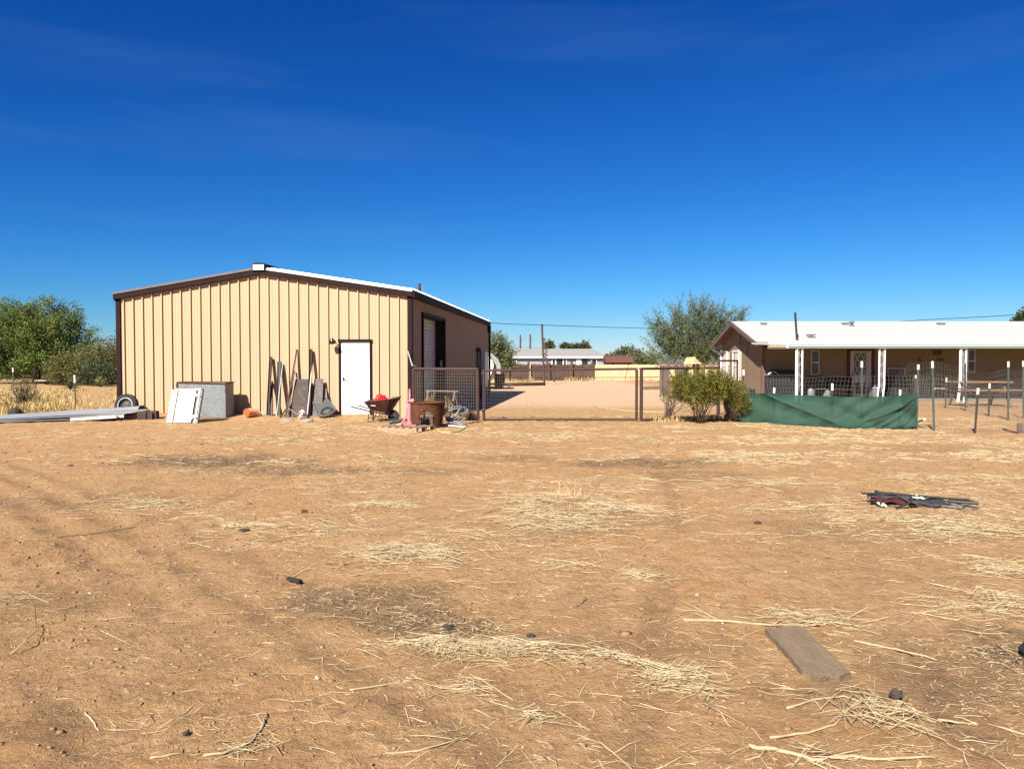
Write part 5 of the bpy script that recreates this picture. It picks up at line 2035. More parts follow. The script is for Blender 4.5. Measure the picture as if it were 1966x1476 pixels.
def make_barrow():
    Y = 20.7
    cx = at(735, 740, Y).x
    t = thing('wheelbarrow', 'dark red wheelbarrow standing before the shed with a red can in it', 'wheelbarrow', (cx, Y, 0), -.06)
    MAR = pm('barrow_maroon', (.075, .022, .017), (.05, .018, .015), rough=.45, scale=5, stain=(.12, .055, .035), st_scale=6, st_at=.64)
    top = [(-.46, -.28, .545), (-.30, -.34, .555), (.25, -.33, .63), (.45, -.2, .665), (.47, .2, .68), (.25, .33, .66), (-.30, .34, .60), (-.46, .28, .575)]
    bot = [(-.30, -.17, .33), (-.22, -.2, .315), (.12, -.19, .25), (.22, -.12, .27), (.22, .12, .27), (.12, .19, .25), (-.22, .2, .315), (-.30, .17, .33)]
    mid = [tuple(Vector(a).lerp(Vector(c), .55) * 1.0) for a, c in zip(top, bot)]
    n = 8
    b = MB()
    rings = [top, mid, bot]
    vs = [p for r_ in rings for p in r_]
    fs = []
    for q in range(2):
        for k in range(n):
            fs.append((q * n + k, q * n + (k + 1) % n, (q + 1) * n + (k + 1) % n, (q + 1) * n + k))
    fs.append(tuple(2 * n + k for k in range(n)))
    inner = [tuple(Vector((p[0] * .965, p[1] * .965, p[2] + .004))) for p in vs]
    inner = [(p[0], p[1], p[2] + (.012 if i >= n else 0)) for i, p in enumerate(inner)]
    N_ = len(vs)
    fs += [tuple(N_ + k for k in reversed(f)) for f in list(fs)]
    for k in range(n):
        fs.append((k, N_ + k, N_ + (k + 1) % n, (k + 1) % n))
    b.add(vs + inner, fs)
    tr_ = b.build('tray', MAR, t)
    b = MB()
    b.tube(top, .013, 6, closed=True)
    b.build('rim', MAR, tr_)
    b = MB()
    b.box((-.20, -.291, .455), (.13, .008, .022), rot3(-.5, .12, 0))
    b.build('decal', pm('decal_pale', (.66, .56, .5), rough=.5), tr_)
    for s in (-1, 1):
        b = MB()
        b.tube([(-.80, s * .33, .43), (-.42, s * .29, .335), (.02, s * .2, .235), (.30, s * .07, .17)], .02, 8)
        h_ = b.build('handle', pm('handle_black', (.025, .025, .03), rough=.5), t)
        b = MB()
        b.tube([(-.32, s * .26, .32), (-.36, s * .25, .03), (-.30, s * .25, .012), (-.05, s * .25, .012), (.03, s * .25, .03), (.02, s * .21, .24)], .014, 8)
        b.tube([(-.36, s * .25, .13), (.03, s * .25, .13)], .010, 6)
        b.build('leg', RUSTD, t)
    b = MB()
    b.tube([(-.20, -.2, .3), (-.28, 0, .02), (-.20, .2, .3)], .012, 6)
    b.build('brace', RUSTD, t)
    M = Matrix.Translation((.29, 0, .165)) @ Matrix.Rotation(PI / 2, 4, 'X')
    b = MB()
    b.lathe([(.085, -.035), (.12, -.045), (.155, -.035), (.165, 0), (.155, .035), (.12, .045), (.085, .035)], 28, M, cap=False)
    wh = b.build('wheel', RUBBER, t, smooth=True)
    b = MB()
    b.lathe([(0, -.03), (.095, -.02), (.095, .02), (0, .03)], 20, M, cap=False)
    b.tube([(.29, -.09, .165), (.29, .09, .165)], .012, 6)
    b.build('rim', DARKST, wh)
    # red fuel can
    p = RM[t.name] @ Vector((-.04, -.06, .47))
    t = thing('fuel_can', 'bright red plastic fuel can sitting in the wheelbarrow', 'fuel can', tuple(p), .3)
    RED = pm('red_plastic', (.72, .018, .02), (.62, .014, .016), rough=.4, scale=4)
    b = MB()
    b.prism([(-.175, 0), (.175, 0), (.185, .05), (.18, .17), (.10, .25), (-.055, .26), (-.145, .21), (-.185, .1)], -.11, .11, Matrix(((1, 0, 0, 0), (0, 0, 1, 0), (0, 1, 0, 0), (0, 0, 0, 1))))
    b.build('body', RED, t, bevel=.035, smooth=True)
    b = MB()
    b.tube([(-.13, 0, .19), (-.10, 0, .27), (.0, 0, .285), (.06, 0, .235)], .017, 8)
    b.build('handle', RED, t, smooth=True)
    b = MB()
    b.lathe([(.035, 0), (.035, .03), (.02, .04)], 14, Matrix.Translation((.09, 0, .225)))
    b.build('cap', pm('cap_dark', (.05, .02, .02), rough=.5), t)
    p = RM['wheelbarrow'] @ Vector((.24, .12, .40))
    t = thing('weed_pile', 'pale dry weeds heaped in the front of the wheelbarrow', 'weeds', tuple(p))
    b = MB()
    for k in range(60):
        a = R.uniform(0, 2 * PI)
        l_ = R.uniform(.05, .2)
        b.tube([(R.gauss(0, .04), R.gauss(0, .06), R.uniform(0, .16)), (math.cos(a) * l_ * .5, math.sin(a) * l_ * .7, R.uniform(.14, .24)), (math.cos(a) * l_ * .8, math.sin(a) * l_, R.uniform(.16, .30))], .006, 4)
    b.build('stalk_bundle', STICK, t)
    # pipes on the ground behind the pallet
    for (a, c, lab) in (((746, 812.5), (776, 808), 'front one of two grey pipes lying on the ground behind the pallet'), ((750, 809.5), (778, 805.5), 'rear one of two grey pipes lying on the ground behind the pallet')):
        p0, p1 = gp(*a, .03), gp(*c, .03)
        b = MB()
        b.tube([p0, p1], .03, 10)
        o = b.build('pipe', GALV, origin=tuple(p0), smooth=True, autosmooth=40)
        tag(o, lab, 'pipe', 'grey pipes behind the pallet')


make_barrow()


def make_right_junk():
    # pallet
    PW = pm('pallet_wood', (.52, .36, .22), (.42, .28, .165), rough=.85, scale=6, stain=(.26, .17, .11), st_scale=6, st_at=.64, bump=.2)
    fr = Vector((-2.22, 17.38, 0))
    ang = math.radians(-24)
    t = thing('pallet', 'low wooden pallet lying under the pink stand', 'pallet', fr, ang)
    w, d = 1.08, .86
    b = MB()
    for k in range(6):
        x = -w + .01 + k * (w - .12) / 5
        b.bb(x, x + .10, .0, d, .092, .112)
    b.build('deck_board', PW, t)
    b = MB()
    for y in (0.0, d / 2 - .02, d - .04):
        b.bb(-w, 0, y + .001, y + .04, .0, .091)
    b.build('stringer', PW, t)
    # pink stand
    p = Vector((at(785.5, 800, 17.95).x, 17.95, .113))
    t = thing('steel_stand', 'pink painted steel stand with a plate and a thin upper pole on the pallet', 'stand', tuple(p))
    PINK = pm('pink_paint', (.78, .20, .27), (.72, .155, .21), rough=.5, scale=4, stain=(.8, .42, .46), st_scale=4, st_at=.62)
    k = 17.95 / FPX
    b = MB()
    b.box((0, 0, .29), (.066, .066, .57))
    b.build('column', PINK, t, bevel=.006)
    b = MB()
    b.box((.035, 0, .595), (.17, .16, .02), rot3(0, .05, 0))
    b.prism([(-.05, .54), (.10, .585), (-.04, .585)], -.01, .01, Matrix(((1, 0, 0, 0), (0, 0, 1, 0), (0, 1, 0, 0), (0, 0, 0, 1))))
    b.box((.085, 0, .625), (.07, .1, .04))
    b.build('plate', PINK, t, bevel=.004)
    b = MB()
    b.bar((.012, 0, .60), (.012, 0, .885), .035, .03, up=(0, 1, 0))
    b.build('pole', PINK, t)
    b = MB()
    b.box((.06, -.0, .012), (.20, .09, .024))
    b.box((-.03, -.0, .03), (.18, .12, .022), rot3(0, -.25, 0))
    b.build('base', PINK, t, bevel=.004)
    b = MB()
    b.tube([(-.045, .0, .45), (-.055, .0, .30), (-.075, .0, .21), (-.13, .0, .12), (-.19, .0, .05), (-.29, .0, .012)], [.018, .02, .022, .026, .022, .018], 8)
    b.tube([(-.13, 0, .12), (-.08, 0, .02)], .016, 6)
    b.tube([(-.19, .12, .015), (-.19, -.12, .015)], .016, 6)
    b.build('brace', PINK, t)
    # fire ring with an arched opening
    Y = 18.95
    cx = at(820, 800, Y).x
    t = thing('fire_ring', 'rusty steel fire ring with an arched grated opening beside the pallet', 'fire ring', (cx, Y, 0), math.atan2(-cx, Y) * 1.0)
    H_ = .625
    r0, r1 = .385, .435
    n, m = 96, 26
    b = MB()
    vs = []
    for j in range(m + 1):
        z = H_ * j / m
        r_ = r0 + (r1 - r0) * (j / m)
        if j >= m - 1:
            r_ += .008
        for i in range(n):
            a = 2 * PI * i / n
            vs.append((r_ * math.sin(a), -r_ * math.cos(a), z))
    fs = []
    for j in range(m):
        z = H_ * (j + .5) / m
        for i in range(n):
            a = 2 * PI * (i + .5) / n
            if a > PI:
                a -= 2 * PI
            x = a * .41 + .02
            inside = z > .06 and ((z < .30 and abs(x) < .16) or (z >= .30 and (x / .16) ** 2 + ((z - .30) / .15) ** 2 < 1))
            if not inside:
                fs.append((j * n + i, j * n + (i + 1) % n, (j + 1) * n + (i + 1) % n, (j + 1) * n + i))
    b.add(vs, fs)
    o = b.build('wall', RUST, t, smooth=True)
    md = o.modifiers.new('thick', 'SOLIDIFY')
    md.thickness = .012
    b = MB()
    b.tube([((r1 + .01) * math.cos(a), (r1 + .01) * math.sin(a), H_) for a in np.linspace(0, 2 * PI, 49)[:-1]], .018, 8, closed=True)
    b.build('rim', RUST, t, smooth=True)
    b = MB()
    yy = -.40
    for k in range(7):
        x = -.02 - .14 + k * .0467
        b.tube([(x, yy - .012, .07), (x, yy - .028, .29)], .007, 6)
    b.tube([(-.18, yy - .02, .30), (.15, yy - .02, .30)], .010, 6)
    for k in range(6):
        a = PI * (k + .5) / 6
        b.tube([(-.02, yy - .03, .30), (-.02 + .155 * math.cos(a), yy - .03, .30 + .145 * math.sin(a))], .007, 6)
    b.tube([(-.02 + .09 * math.cos(a), yy - .032, .30 + .085 * math.sin(a)) for a in np.linspace(0, PI, 12)], .008, 6)
    b.build('grate', pm('grate_steel', (.22, .17, .14), (.3, .25, .22), rough=.6, scale=20), t)
    b = MB()
    b.ball((-.04, -.2, .14), (.13, .12, .12), 14, 9, bump=.4)
    b.lathe([(.36, .02), (.0, .03)], 24, cap=False)
    b.build('inner_dark', pm('ring_inner_black', (.012, .011, .011), (.025, .022, .02), rough=.95), t)  # black lump and disc put in as the shaded dark inside the ring
    # bent galvanised tube frames
    for i, (q, lab) in enumerate((([(853, 786.5, 19.3), (872, 781.5, 19.4), (883.5, 779, 19.5), (886, 781, 19.5), (879, 791, 19.5), (871, 802, 19.5), (866, 804.5, 19.4), (854, 799.5, 19.2)], 'largest bent galvanised tube frame, topmost on the pile beside the fire ring'),
                                  ([(853, 790.5, 19.5), (880, 783.5, 19.6), (892, 781.5, 19.8), (893.5, 783, 19.8), (886, 795, 19.8), (878, 804.5, 19.7), (870, 806, 19.5), (856, 803, 19.4)], 'second bent galvanised tube frame, just behind the largest one'),
                                  ([(857, 801.5, 19.7), (884, 800, 19.9), (897, 785, 20.1), (898.5, 786.5, 20.1), (890, 799, 20.0), (882, 807.5, 19.8), (860, 808, 19.5)], 'third bent galvanised tube frame with the rightmost tip'),
                                  ([(856, 806, 19.3), (875, 809, 19.2), (891, 811.5, 19.2), (896, 813.5, 19.0), (888, 814.5, 18.95), (860, 811, 19.1)], 'flattest galvanised tube frame at the bottom of the pile'))):
        pts = [at(*p) for p in q]
        pts = [Vector((p.x, p.y, max(p.z, .02))) for p in pts]
        b = MB()
        b.tube(pts, .021, 8)
        o = b.build('tube_frame', GALV, origin=(pts[0].x, pts[0].y, 0), smooth=True)
        tag(o, lab, 'tube frame', 'bent tube frames piled beside the fire ring')
    b = MB()
    a, c = gp(856, 816, .03), gp(894, 819, .03)
    b.bar(a, c, .06, .03)
    o = b.build('white_lath', OFFW, origin=tuple(a))
    tag(o, 'white lath lying on the dirt in front of the tube frames', 'lath')
    # dry spiky plant by the gate post
    c = at(905, 800, 20.3)
    b = MB()
    c = Vector((c.x, c.y, 0))
    for k in range(150):
        a, e = R.uniform(0, 2 * PI), R.uniform(.0, 1.5)
        l_ = R.uniform(.18, .33)
        d_ = Vector((math.cos(a) * math.cos(e), math.sin(a) * math.cos(e), math.sin(e)))
        b.tube([c + Vector((0, 0, .07)) + d_ * .03, c + Vector((0, 0, .07)) + d_ * l_ * .6, c + Vector((0, 0, .05)) + d_ * l_], [.012, .009, .002], 4)
    o = b.build('dry_agave', pm('agave_dead', (.05, .028, .022), (.14, .075, .05), rough=.9, scale=25), origin=tuple(c))
    tag(o, 'dead dark spiky plant at the foot of the gate post', 'plant')
    for (px, Y, h, n_, lab) in ((826, 20.3, .72, 26, 'thin dry weed rising behind the middle of the fire ring'), (861, 20.2, .62, 34, 'bushier dry weed behind the right edge of the fire ring')):
        x = at(px, 740, Y).x
        b = MB()
        for k in range(n_):
            a = R.uniform(0, 2 * PI)
            s = R.uniform(.03, .17)
            hh = h * R.uniform(.5, 1.25)
            q = [(x + R.gauss(0, .03), Y + R.gauss(0, .03), 0), (x + math.cos(a) * s * .4, Y + math.sin(a) * s * .4, hh * .5), (x + math.cos(a) * s, Y + math.sin(a) * s, hh)]
            b.tube(q, [.005, .004, .002], 4)
            for _ in range(5):
                f_ = R.uniform(.4, 1)
                p_ = Vector(q[1]).lerp(Vector(q[2]), f_)
                b.ball(p_, (.012, .012, .02), 5, 4)
        o = b.build('dry_weed', pm('weed_dry', (.38, .25, .10), (.22, .15, .07), rough=.9, scale=20), origin=(x, Y, 0))
        tag(o, lab, 'weed')
    # saw horse behind the mesh panel
    Y = 22.6
    x0, x1 = at(816, 750, Y).x, at(880, 750, Y).x
    z = at(850, 750, Y).z
    t = thing('saw_horse', 'saw horse with a pale top bar behind the short mesh panel', 'saw horse', ((x0 + x1) / 2, Y, 0))
    h = (x1 - x0) / 2
    b = MB()
    b.bar((-h, 0, z), (h, 0, z - .02), .04, .022)
    b.build('top_bar', pm('bar_pale', (.4, .37, .32), rough=.6), t)
    for sx in (-1, 1):
        for sy in (-1, 1):
            b = MB()
            b.bar((sx * h * .8, sy * .02, z - .02), (sx * h * .8 + .12 * sy, sy * .3, 0), .05, .025)
            b.build('leg', WOOD, t)
    # folded camp chair on the dirt
    Y = 8.55
    s = 5.372

    def cp(x, y, yy):
        p = at(1600 + x / s, 900 + y / s, yy)
        return Vector((p.x, p.y, max(p.z, .012)))
    b0 = gp(1765, 975)
    t = thing('folding_chair', 'black folding camp chair with dark red cloth lying collapsed on the dirt', 'folding chair', (b0.x, b0.y, 0))
    b = MB()
    for q, r_ in (([(290, 250, 8.7), (640, 262, 8.7), (1000, 292, 8.7), (1390, 322, 8.7)], .0115),
                  ([(440, 236, 8.9), (800, 272, 8.85), (1180, 305, 8.8), (1385, 318, 8.75)], .0125),
                  ([(505, 262, 8.5), (492, 340, 8.45), (480, 418, 8.4)], .011),
                  ([(660, 275, 8.6), (760, 320, 8.5), (900, 380, 8.45), (1060, 408, 8.4)], .0115),
                  ([(655, 422, 8.3), (800, 342, 8.42)], .0155),
                  ([(800, 335, 8.5), (1000, 368, 8.45), (1180, 400, 8.4), (1340, 432, 8.3), (1490, 446, 8.25)], .0125),
                  ([(1040, 410, 8.35), (1180, 365, 8.5), (1375, 318, 8.7)], .0125),
                  ([(1190, 330, 8.6), (1350, 345, 8.55), (1492, 352, 8.5)], .016),
                  ([(1390, 322, 8.6), (1495, 350, 8.5)], .012),
                  ([(1180, 372, 8.5), (1350, 392, 8.45), (1485, 436, 8.3)], .0125),
                  ([(350, 300, 8.6), (420, 340, 8.5), (560, 405, 8.45), (660, 408, 8.4)], .006),
                  ([(800, 300, 8.8), (1000, 335, 8.7), (1330, 395, 8.6)], .011)):
        b.tube([cp(*p) for p in q], r_, 8)
    b.build('frame', pm('chair_tube', (.035, .035, .037), (.055, .053, .05), rough=.45, scale=12), t, world=True, smooth=True, autosmooth=40)
    b = MB()
    for q in ((440, 232, 8.85), (795, 335, 8.48), (1185, 368, 8.5), (1385, 320, 8.7), (1345, 430, 8.3)):
        b.ball(cp(*q), (.022, .02, .018), 10, 7)
    b.build('joint', BLACK, t, world=True, smooth=True)

    def cloth(q, nm, mat, wob=.008, y0=8.45, y1=8.8, lab=None):
        """q: four corners in the crop, low left, low right, high right, high left"""
        A, B_, C_, D_ = [cp(q[0][0], q[0][1], y0), cp(q[1][0], q[1][1], y0), cp(q[2][0], q[2][1], y1), cp(q[3][0], q[3][1], y1)]
        m_ = MB()
        m_.sheet(lambda u, v: A.lerp(B_, u).lerp(D_.lerp(C_, u), v) + Vector((0, 0, wob * math.sin(u * 13 + v * 5))), 24, 8, .006)
        return m_.build(nm, mat, t, world=True, smooth=True)
    BK = pm('chair_black', (.03, .03, .032), (.05, .048, .047), rough=.85, scale=15, bump=.3)
    RD = pm('chair_red', (.10, .012, .018), (.07, .01, .014), rough=.8, scale=12)
    cloth([(385, 330), (740, 355), (740, 298), (380, 285)], 'seat', RD, .010, 8.5, 8.65)
    cloth([(700, 345), (1190, 392), (1200, 318), (640, 285)], 'backrest', BK, .012, 8.52, 8.75)
    cloth([(350, 292), (800, 305), (800, 268), (345, 258)], 'armrest', pm('arm_grey', (.075, .073, .075), rough=.8), .006, 8.6, 8.75)
    cloth([(820, 296), (945, 306), (872, 262), (800, 268)], 'label', WHITE, .004, 8.62, 8.78)
    cloth([(470, 370), (555, 390), (530, 352), (440, 340)], 'strap', OFFW, .006, 8.4, 8.5)
    cloth([(800, 400), (1060, 415), (1000, 375), (790, 372)], 'bag', pm('bag_dark', (.045, .02, .02), rough=.9), .012, 8.4, 8.6)
    # flat board
    pts = [gp(x, y) for x, y in ((1468, 1212), (1537, 1207), (1560, 1228), (1600, 1266), (1633, 1298), (1622, 1300), (1612, 1304), (1594, 1304), (1571, 1309), (1556, 1300), (1540, 1294), (1505, 1254))]
    b = MB()
    b.prism([(p.x, p.y) for p in pts], -.012, .022)
    c = gp(1550, 1255)
    GW = pm('board_weathered', (.27, .195, .12), (.2, .14, .088), rough=.95, scale=9, stain=(.2, .14, .1), st_scale=7, st_at=.66, bump=.7, bscale=30, stretch=(3, .6, 3))
    o = b.build('wooden_board', GW, origin=(c.x, c.y, 0))
    tag(o, 'broad weathered wooden board with a broken end lying flat in the foreground', 'board')
    # ropes and hoses
    HOSE = pm('yellow_cord', (.72, .52, .22), (.6, .42, .17), rough=.7)
    for (q, r_, lab) in (([(1140, 781), (1190, 788), (1225, 791), (1270, 792), (1310, 790), (1336, 785), (1352, 779)], .016, 'pale yellow hose lying across the drive behind the gate'),
                         ([(838, 826), (848, 830), (862, 832), (880, 829), (897, 823)], .016, 'curved pale cord lying before the tube frames'),
                         ([(1393, 803), (1405, 813), (1420, 819), (1450, 820), (1480, 826)], .014, 'pale cord trailing out from under the left end of the green cloth')):
        pts = [gp(*p) for p in q]
        fine = []
        for i in range(len(pts) - 1):
            for kk in range(4):
                p_ = pts[i].lerp(pts[i + 1], kk / 4)
                fine.append(Vector((p_.x, p_.y, hz(p_.x, p_.y) + r_)))
        b = MB()
        b.tube(fine, r_, 6)
        o = b.build('hose', HOSE, origin=tuple(fine[0]), smooth=True)
        tag(o, lab, 'hose')


make_right_junk()
# ------------------------------------------------------------------ beyond the yard
def make_far():
    # grey-roofed house far behind
    Y = 128.0
    k = Y / FPX
    x0, x1 = at(968, 690, Y).x, at(1167, 690, Y).x
    ze, zr = at(1100, 684.5, Y).z, at(1100, 669.5, Y + 5).z
    D = 10.0
    t = thing('distant_house', 'long low lilac-grey house with a grey hipped roof far beyond the board fence', 'house', ((x0 + x1) / 2, Y, 0))
    h = (x1 - x0) / 2
    b = MB()
    b.bb(-h + .5, h - .3, .5, D, -.1, ze - .25)
    b.build('wall', pm('lilac_wall', (.34, .34, .385), (.31, .31, .355), rough=.9, scale=1), t)
    b = MB()
    hp_ = 1.6
    v = [(-h, 0, ze), (h, 0, ze), (h, D, ze), (-h, D, ze), (-h + .4, D / 2, zr), (h - hp_ * 1.4, D / 2, zr)]
    b.add(v, [(0, 1, 5, 4), (1, 2, 5), (2, 3, 4, 5), (3, 0, 4), (3, 2, 1, 0)])
    b.build('roof', pm('grey_shingle', (.31, .305, .295), (.27, .262, .255), rough=.9, scale=2, bump=.2), t)
    b = MB()
    b.bb(-h, h, -.06, -.004, ze - .28, ze + .02)
    b.build('fascia', WHITE, t)
    ink = pm('far_dark', (.03, .03, .035), rough=.4)
    for (a, c, kind) in ((984, 992, 'w'), (1059, 1067, 'w'), (1069.5, 1079, 'g'), (1081, 1088, 'w'), (1106.5, 1116, 'd'), (1117.5, 1128, 'g'), (1135, 1146, 'w')):
        xa, xb = at(a, 690, Y + .5).x - (x0 + x1) / 2, at(c, 690, Y + .5).x - (x0 + x1) / 2
        b = MB()
        if kind == 'd':
            b.bb(xa, xb, .40, .495, .1, ze - .35)
            b.build('door', WHITE, t)
        elif kind == 'g':
            b.bb(xa, xb, .42, .495, .1, ze - .35)
            b.build('dark_opening', ink, t)
        else:
            f = .13
            b.bb(xa, xa + f, .36, .495, .3, ze - .35)
            b.bb(xb - f, xb, .36, .495, .3, ze - .35)
            b.bb(xa + f, xb - f, .36, .495, ze - .45, ze - .35)
            w = b.build('window', WHITE, t)
            b = MB()
            b.bb(xa + f, xb - f, .44, .49, .3, ze - .45)
            b.build('pane', ink, w)
    b = MB()
    b.bb(h - .28, h - .02, .2, .48, 0, ze - .02)
    b.build('downspout', WHITE, t)
    # utility poles
    POLE = pm('pole_wood', (.07, .05, .04), (.10, .075, .06), rough=.9)
    for (px, py, Yp, lab) in ((999, 643, 170, 'left one of two dark bare poles rising behind the grey roof'), (1018, 642, 165, 'right one of two dark poles rising behind the grey roof'),
                              (1064.5, 662, 260, 'thin far pole right of the lettered post beyond the grey roof')):
        x = at(px, 700, Yp).x
        zt_ = at(px, py, Yp).z
        t = thing('utility_pole', lab, 'utility pole', (x, Yp, 0), 0, 'utility poles far behind the grey roof')
        b = MB()
        b.tube([(0, 0, 0), (0, 0, zt_)], [.24, .17], 10)
        b.build('pole', POLE, t)
        b = MB()
        b.tube([(0, -.2, zt_ - .6), (.35, -.2, zt_ - .6)], .05, 6)
        b.tube([(.35, -.2, zt_ - 1.6), (.35, -.2, zt_ - .6)], .05, 6)
        b.build('hardware', GALV, t)
    # post with iron letters
    Y = 56.0
    base = at(1045, 738, Y)
    top = at(1040.5, 622.5, Y)
    base.z = 0
    t = thing('sign_post', 'tall dark leaning post carrying rusty iron letters one under another', 'sign post', tuple(base))
    b = MB()
    b.tube([base - base, top - base], .075, 10)
    b.build('post', POSTB, t)
    for i, ch in enumerate('BRUNO'):
        cu = bpy.data.curves.new('letter', 'FONT')
        cu.body = ch
        cu.size = .62
        cu.extrude = .02
        cu.offset = .035
        cu.align_x = 'CENTER'
        ob = bpy.data.objects.new('tmp', cu)
        COL.objects.link(ob)
        dg = bpy.context.evaluated_depsgraph_get()
        me = bpy.data.meshes.new_from_object(ob.evaluated_get(dg))
        bpy.data.objects.remove(ob)
        me.materials.clear()
        me.materials.append(RUSTD)
        lo = bpy.data.objects.new('letter', me)
        COL.objects.link(lo)
        lo.parent = t
        q = at(1044.6 + i * .45, 659.5 + i * 10.3, Y - .1) - base
        lo.location = q
        lo.rotation_euler = (PI / 2, 0, 0)
        lo.scale = (.66, .92, 1)
    b = MB()
    a0, a1 = at(1046.8, 650, Y) - base, at(1050.2, 735, Y) - base
    b.bar(a0 + Vector((.13, 0, 0)), a1 + Vector((.1, 0, 0)), .03, .03)
    b.build('letter_rail', RUSTD, t)
    x, Yq = at(1064, 733, 64).x, 64
    b = MB()
    b.tube([(x, Yq, 0), (x, Yq, at(1064, 701, 64).z)], .10, 8)
    o = b.build('gate_post', POSTB, origin=(x, Yq, 0))
    tag(o, 'short brown post standing right behind the lettered post', 'post')
    # long rusty pipe on the ground
    b = MB()
    a, c, e = gp(920, 742), gp(1046, 740), gp(1064, 735)
    b.tube([(a.x, a.y, .12), (c.x, c.y, .12)], .12, 10)
    o = b.build('ground_pipe', RUST, origin=(a.x, a.y, 0), smooth=True)
    tag(o, 'long rusty pipe lying on the ground at the foot of the lettered post', 'pipe')
    # board fences
    Y = 67.0

    def boards(pa, pb, Ya, Yb, ytop, name, label, mat, posts, jit):
        a, c = Vector((at(pa, 715, Ya).x, Ya, 0)), Vector((at(pb, 715, Yb).x, Yb, 0))
        zt_ = at((pa + pb) / 2, ytop, (Ya + Yb) / 2).z
        t = thing(name, label, 'fence', a)
        b = MB()
        n = int((c - a).length / .16)
        for i in range(n):
            p, q = a.lerp(c, i / n), a.lerp(c, (i + .985) / n)
            zz = zt_ + R.uniform(-jit, jit)
            y_ = p.y + R.uniform(0, .02)
            b.bb(p.x, q.x, y_ - .012, y_ + .012, 0, zz)
        b.build('board_panel', mat, t, world=True)
        b = MB()
        for z in (zt_ * .25, zt_ * .8):
            b.bar(a + Vector((0, -.06, z)), c + Vector((0, -.06, z)), .05, .08)
        b.build('rail', mat, t, world=True)
        for (px, yt, m_) in posts:
            f = (px - pa) / (pb - pa)
            p = a.lerp(c, f)
            b = MB()
            b.bb(p.x - .1, p.x + .1, p.y - .28, p.y - .1, 0, at(px, yt, p.y).z)
            b.build('post', m_, t, world=True)
    DKF = pm('fence_dark', (.115, .062, .048), (.075, .044, .038), rough=.9, scale=3, stretch=(3, 3, .4), stain=(.16, .11, .05), st_scale=.6, st_at=.6)
    LTF = pm('fence_light', (.72, .54, .32), (.62, .44, .25), rough=.85, scale=3, stretch=(3, 3, .4))
    boards(900, 1137, 66, 68, 699.5, 'board_fence', 'dark brown old board fence with one pale post behind the drive', DKF,
           [(974, 698, DKF), (1013, 694.5, DKF), (1014.5, 697.5, LTF), (1052, 696, DKF), (1096, 693.5, DKF), (1137, 693.5, DKF)], .05)
    boards(1138, 1420, 68, 70, 700, 'board_fence', 'pale new board fence continuing right of the dark one', LTF, [], .02)
    # barn
    Y = 105
    x0, x1 = at(1166, 690, Y).x, at(1214, 690, Y).x
    t = thing('red_barn', 'low red-brown barn showing over the pale fence', 'barn', ((x0 + x1) / 2, Y, 0))
    h = (x1 - x0) / 2
    BARN = pm('barn_red', (.15, .06, .045), (.12, .048, .036), rough=.85, scale=2)
    zt_ = at(1190, 682, Y + 2).z
    b = MB()
    b.bb(-h, h, 0, 4, 0, zt_ - 1.0)
    b.build('wall', BARN, t)
    b = MB()
    b.prism([(-.3, zt_ - 1.05), (.9, zt_ - .25), (2, zt_), (3.1, zt_ - .25), (4.3, zt_ - 1.05)], -h - .2, h + .2, Matrix(((0, 0, 1, 0), (1, 0, 0, 0), (0, 1, 0, 0), (0, 0, 0, 1))))
    b.build('roof', BARN, t)
    b = MB()
    b.bb(-.5, .5, -.06, -.004, 0, zt_ - 1.3)
    b.build('door', pm('barn_door', (.3, .12, .09), rough=.8), t)
    # tan tarp over a frame
    Y = 44
    P = lambda px, py, dy=0: at(px, py, Y + dy)
    t = thing('tarp_shelter', 'pale yellow tarp draped over a low frame before the big mesquite tree', 'tarp', (P(1330, 700).x, Y, 0))
    L0, R0 = P(1318, 686.5, 1.5), P(1333, 685, 1.5)
    A, B_, C_, D_ = P(1306, 699.5), P(1336, 698.5), P(1352, 699.5, 2), P(1310, 699, 3)
    b = MB()

    def tarp(u, v):
        lo = A.lerp(B_, u)
        hi = L0.lerp(R0, u)
        p = lo.lerp(hi, v)
        return p + Vector((0, -.05 * math.sin(u * 14 + v * 3), -.10 * math.sin(PI * v) + .03 * math.sin(u * 16)))
    b.sheet(tarp, 20, 8, .012)

    def tarp2(u, v):
        lo = B_.lerp(C_, u)
        p = lo.lerp(R0, v)
        return p + Vector((0, 0, -.06 * math.sin(PI * v) + .03 * math.sin(u * 11)))
    b.sheet(tarp2, 12, 8, .012)

    def tarp3(u, v):
        return C_.lerp(D_, u).lerp(R0.lerp(L0, u), v)
    b.sheet(tarp3, 8, 6, .012)
    b.build('tarp', pm('tarp_tan', (.72, .55, .27), (.6, .44, .2), rough=.8, scale=2), t, world=True)
    for q in (A, B_, C_, D_):
        b = MB()
        b.tube([(q.x, q.y, 0), (q.x, q.y, q.z)], .04, 6)
        b.build('pole', WOOD, t, world=True)
    # arched wooden gate and grey fence pieces behind the creosote bush
    Y = 35.5
    GRW = pm('fence_grey', (.17, .125, .115), (.12, .09, .085), rough=.95, scale=4, stretch=(3, 3, .5))
    x0, x1 = P2 = at(1296, 700, Y).x, at(1312, 700, Y).x
    t = thing('arched_gate', 'grey weathered garden gate with a round arched top', 'gate', ((x0 + x1) / 2, Y, 0))
    w = (x1 - x0) / 2
    zs = at(1304, 702, Y).z
    b = MB()
    b.bb(-w, -w + .08, -.05, .05, 0, zs)
    b.bb(w - .08, w, -.05, .05, 0, zs)
    b.build('post', GRW, t)
    for rr in (w, w * .72, w * .45):
        b = MB()
        b.tube([(rr * math.cos(a), 0, zs + rr * 1.15 * math.sin(a)) for a in np.linspace(0, PI, 14)], .045, 6)
        b.build('arch', GRW, t)
    b = MB()
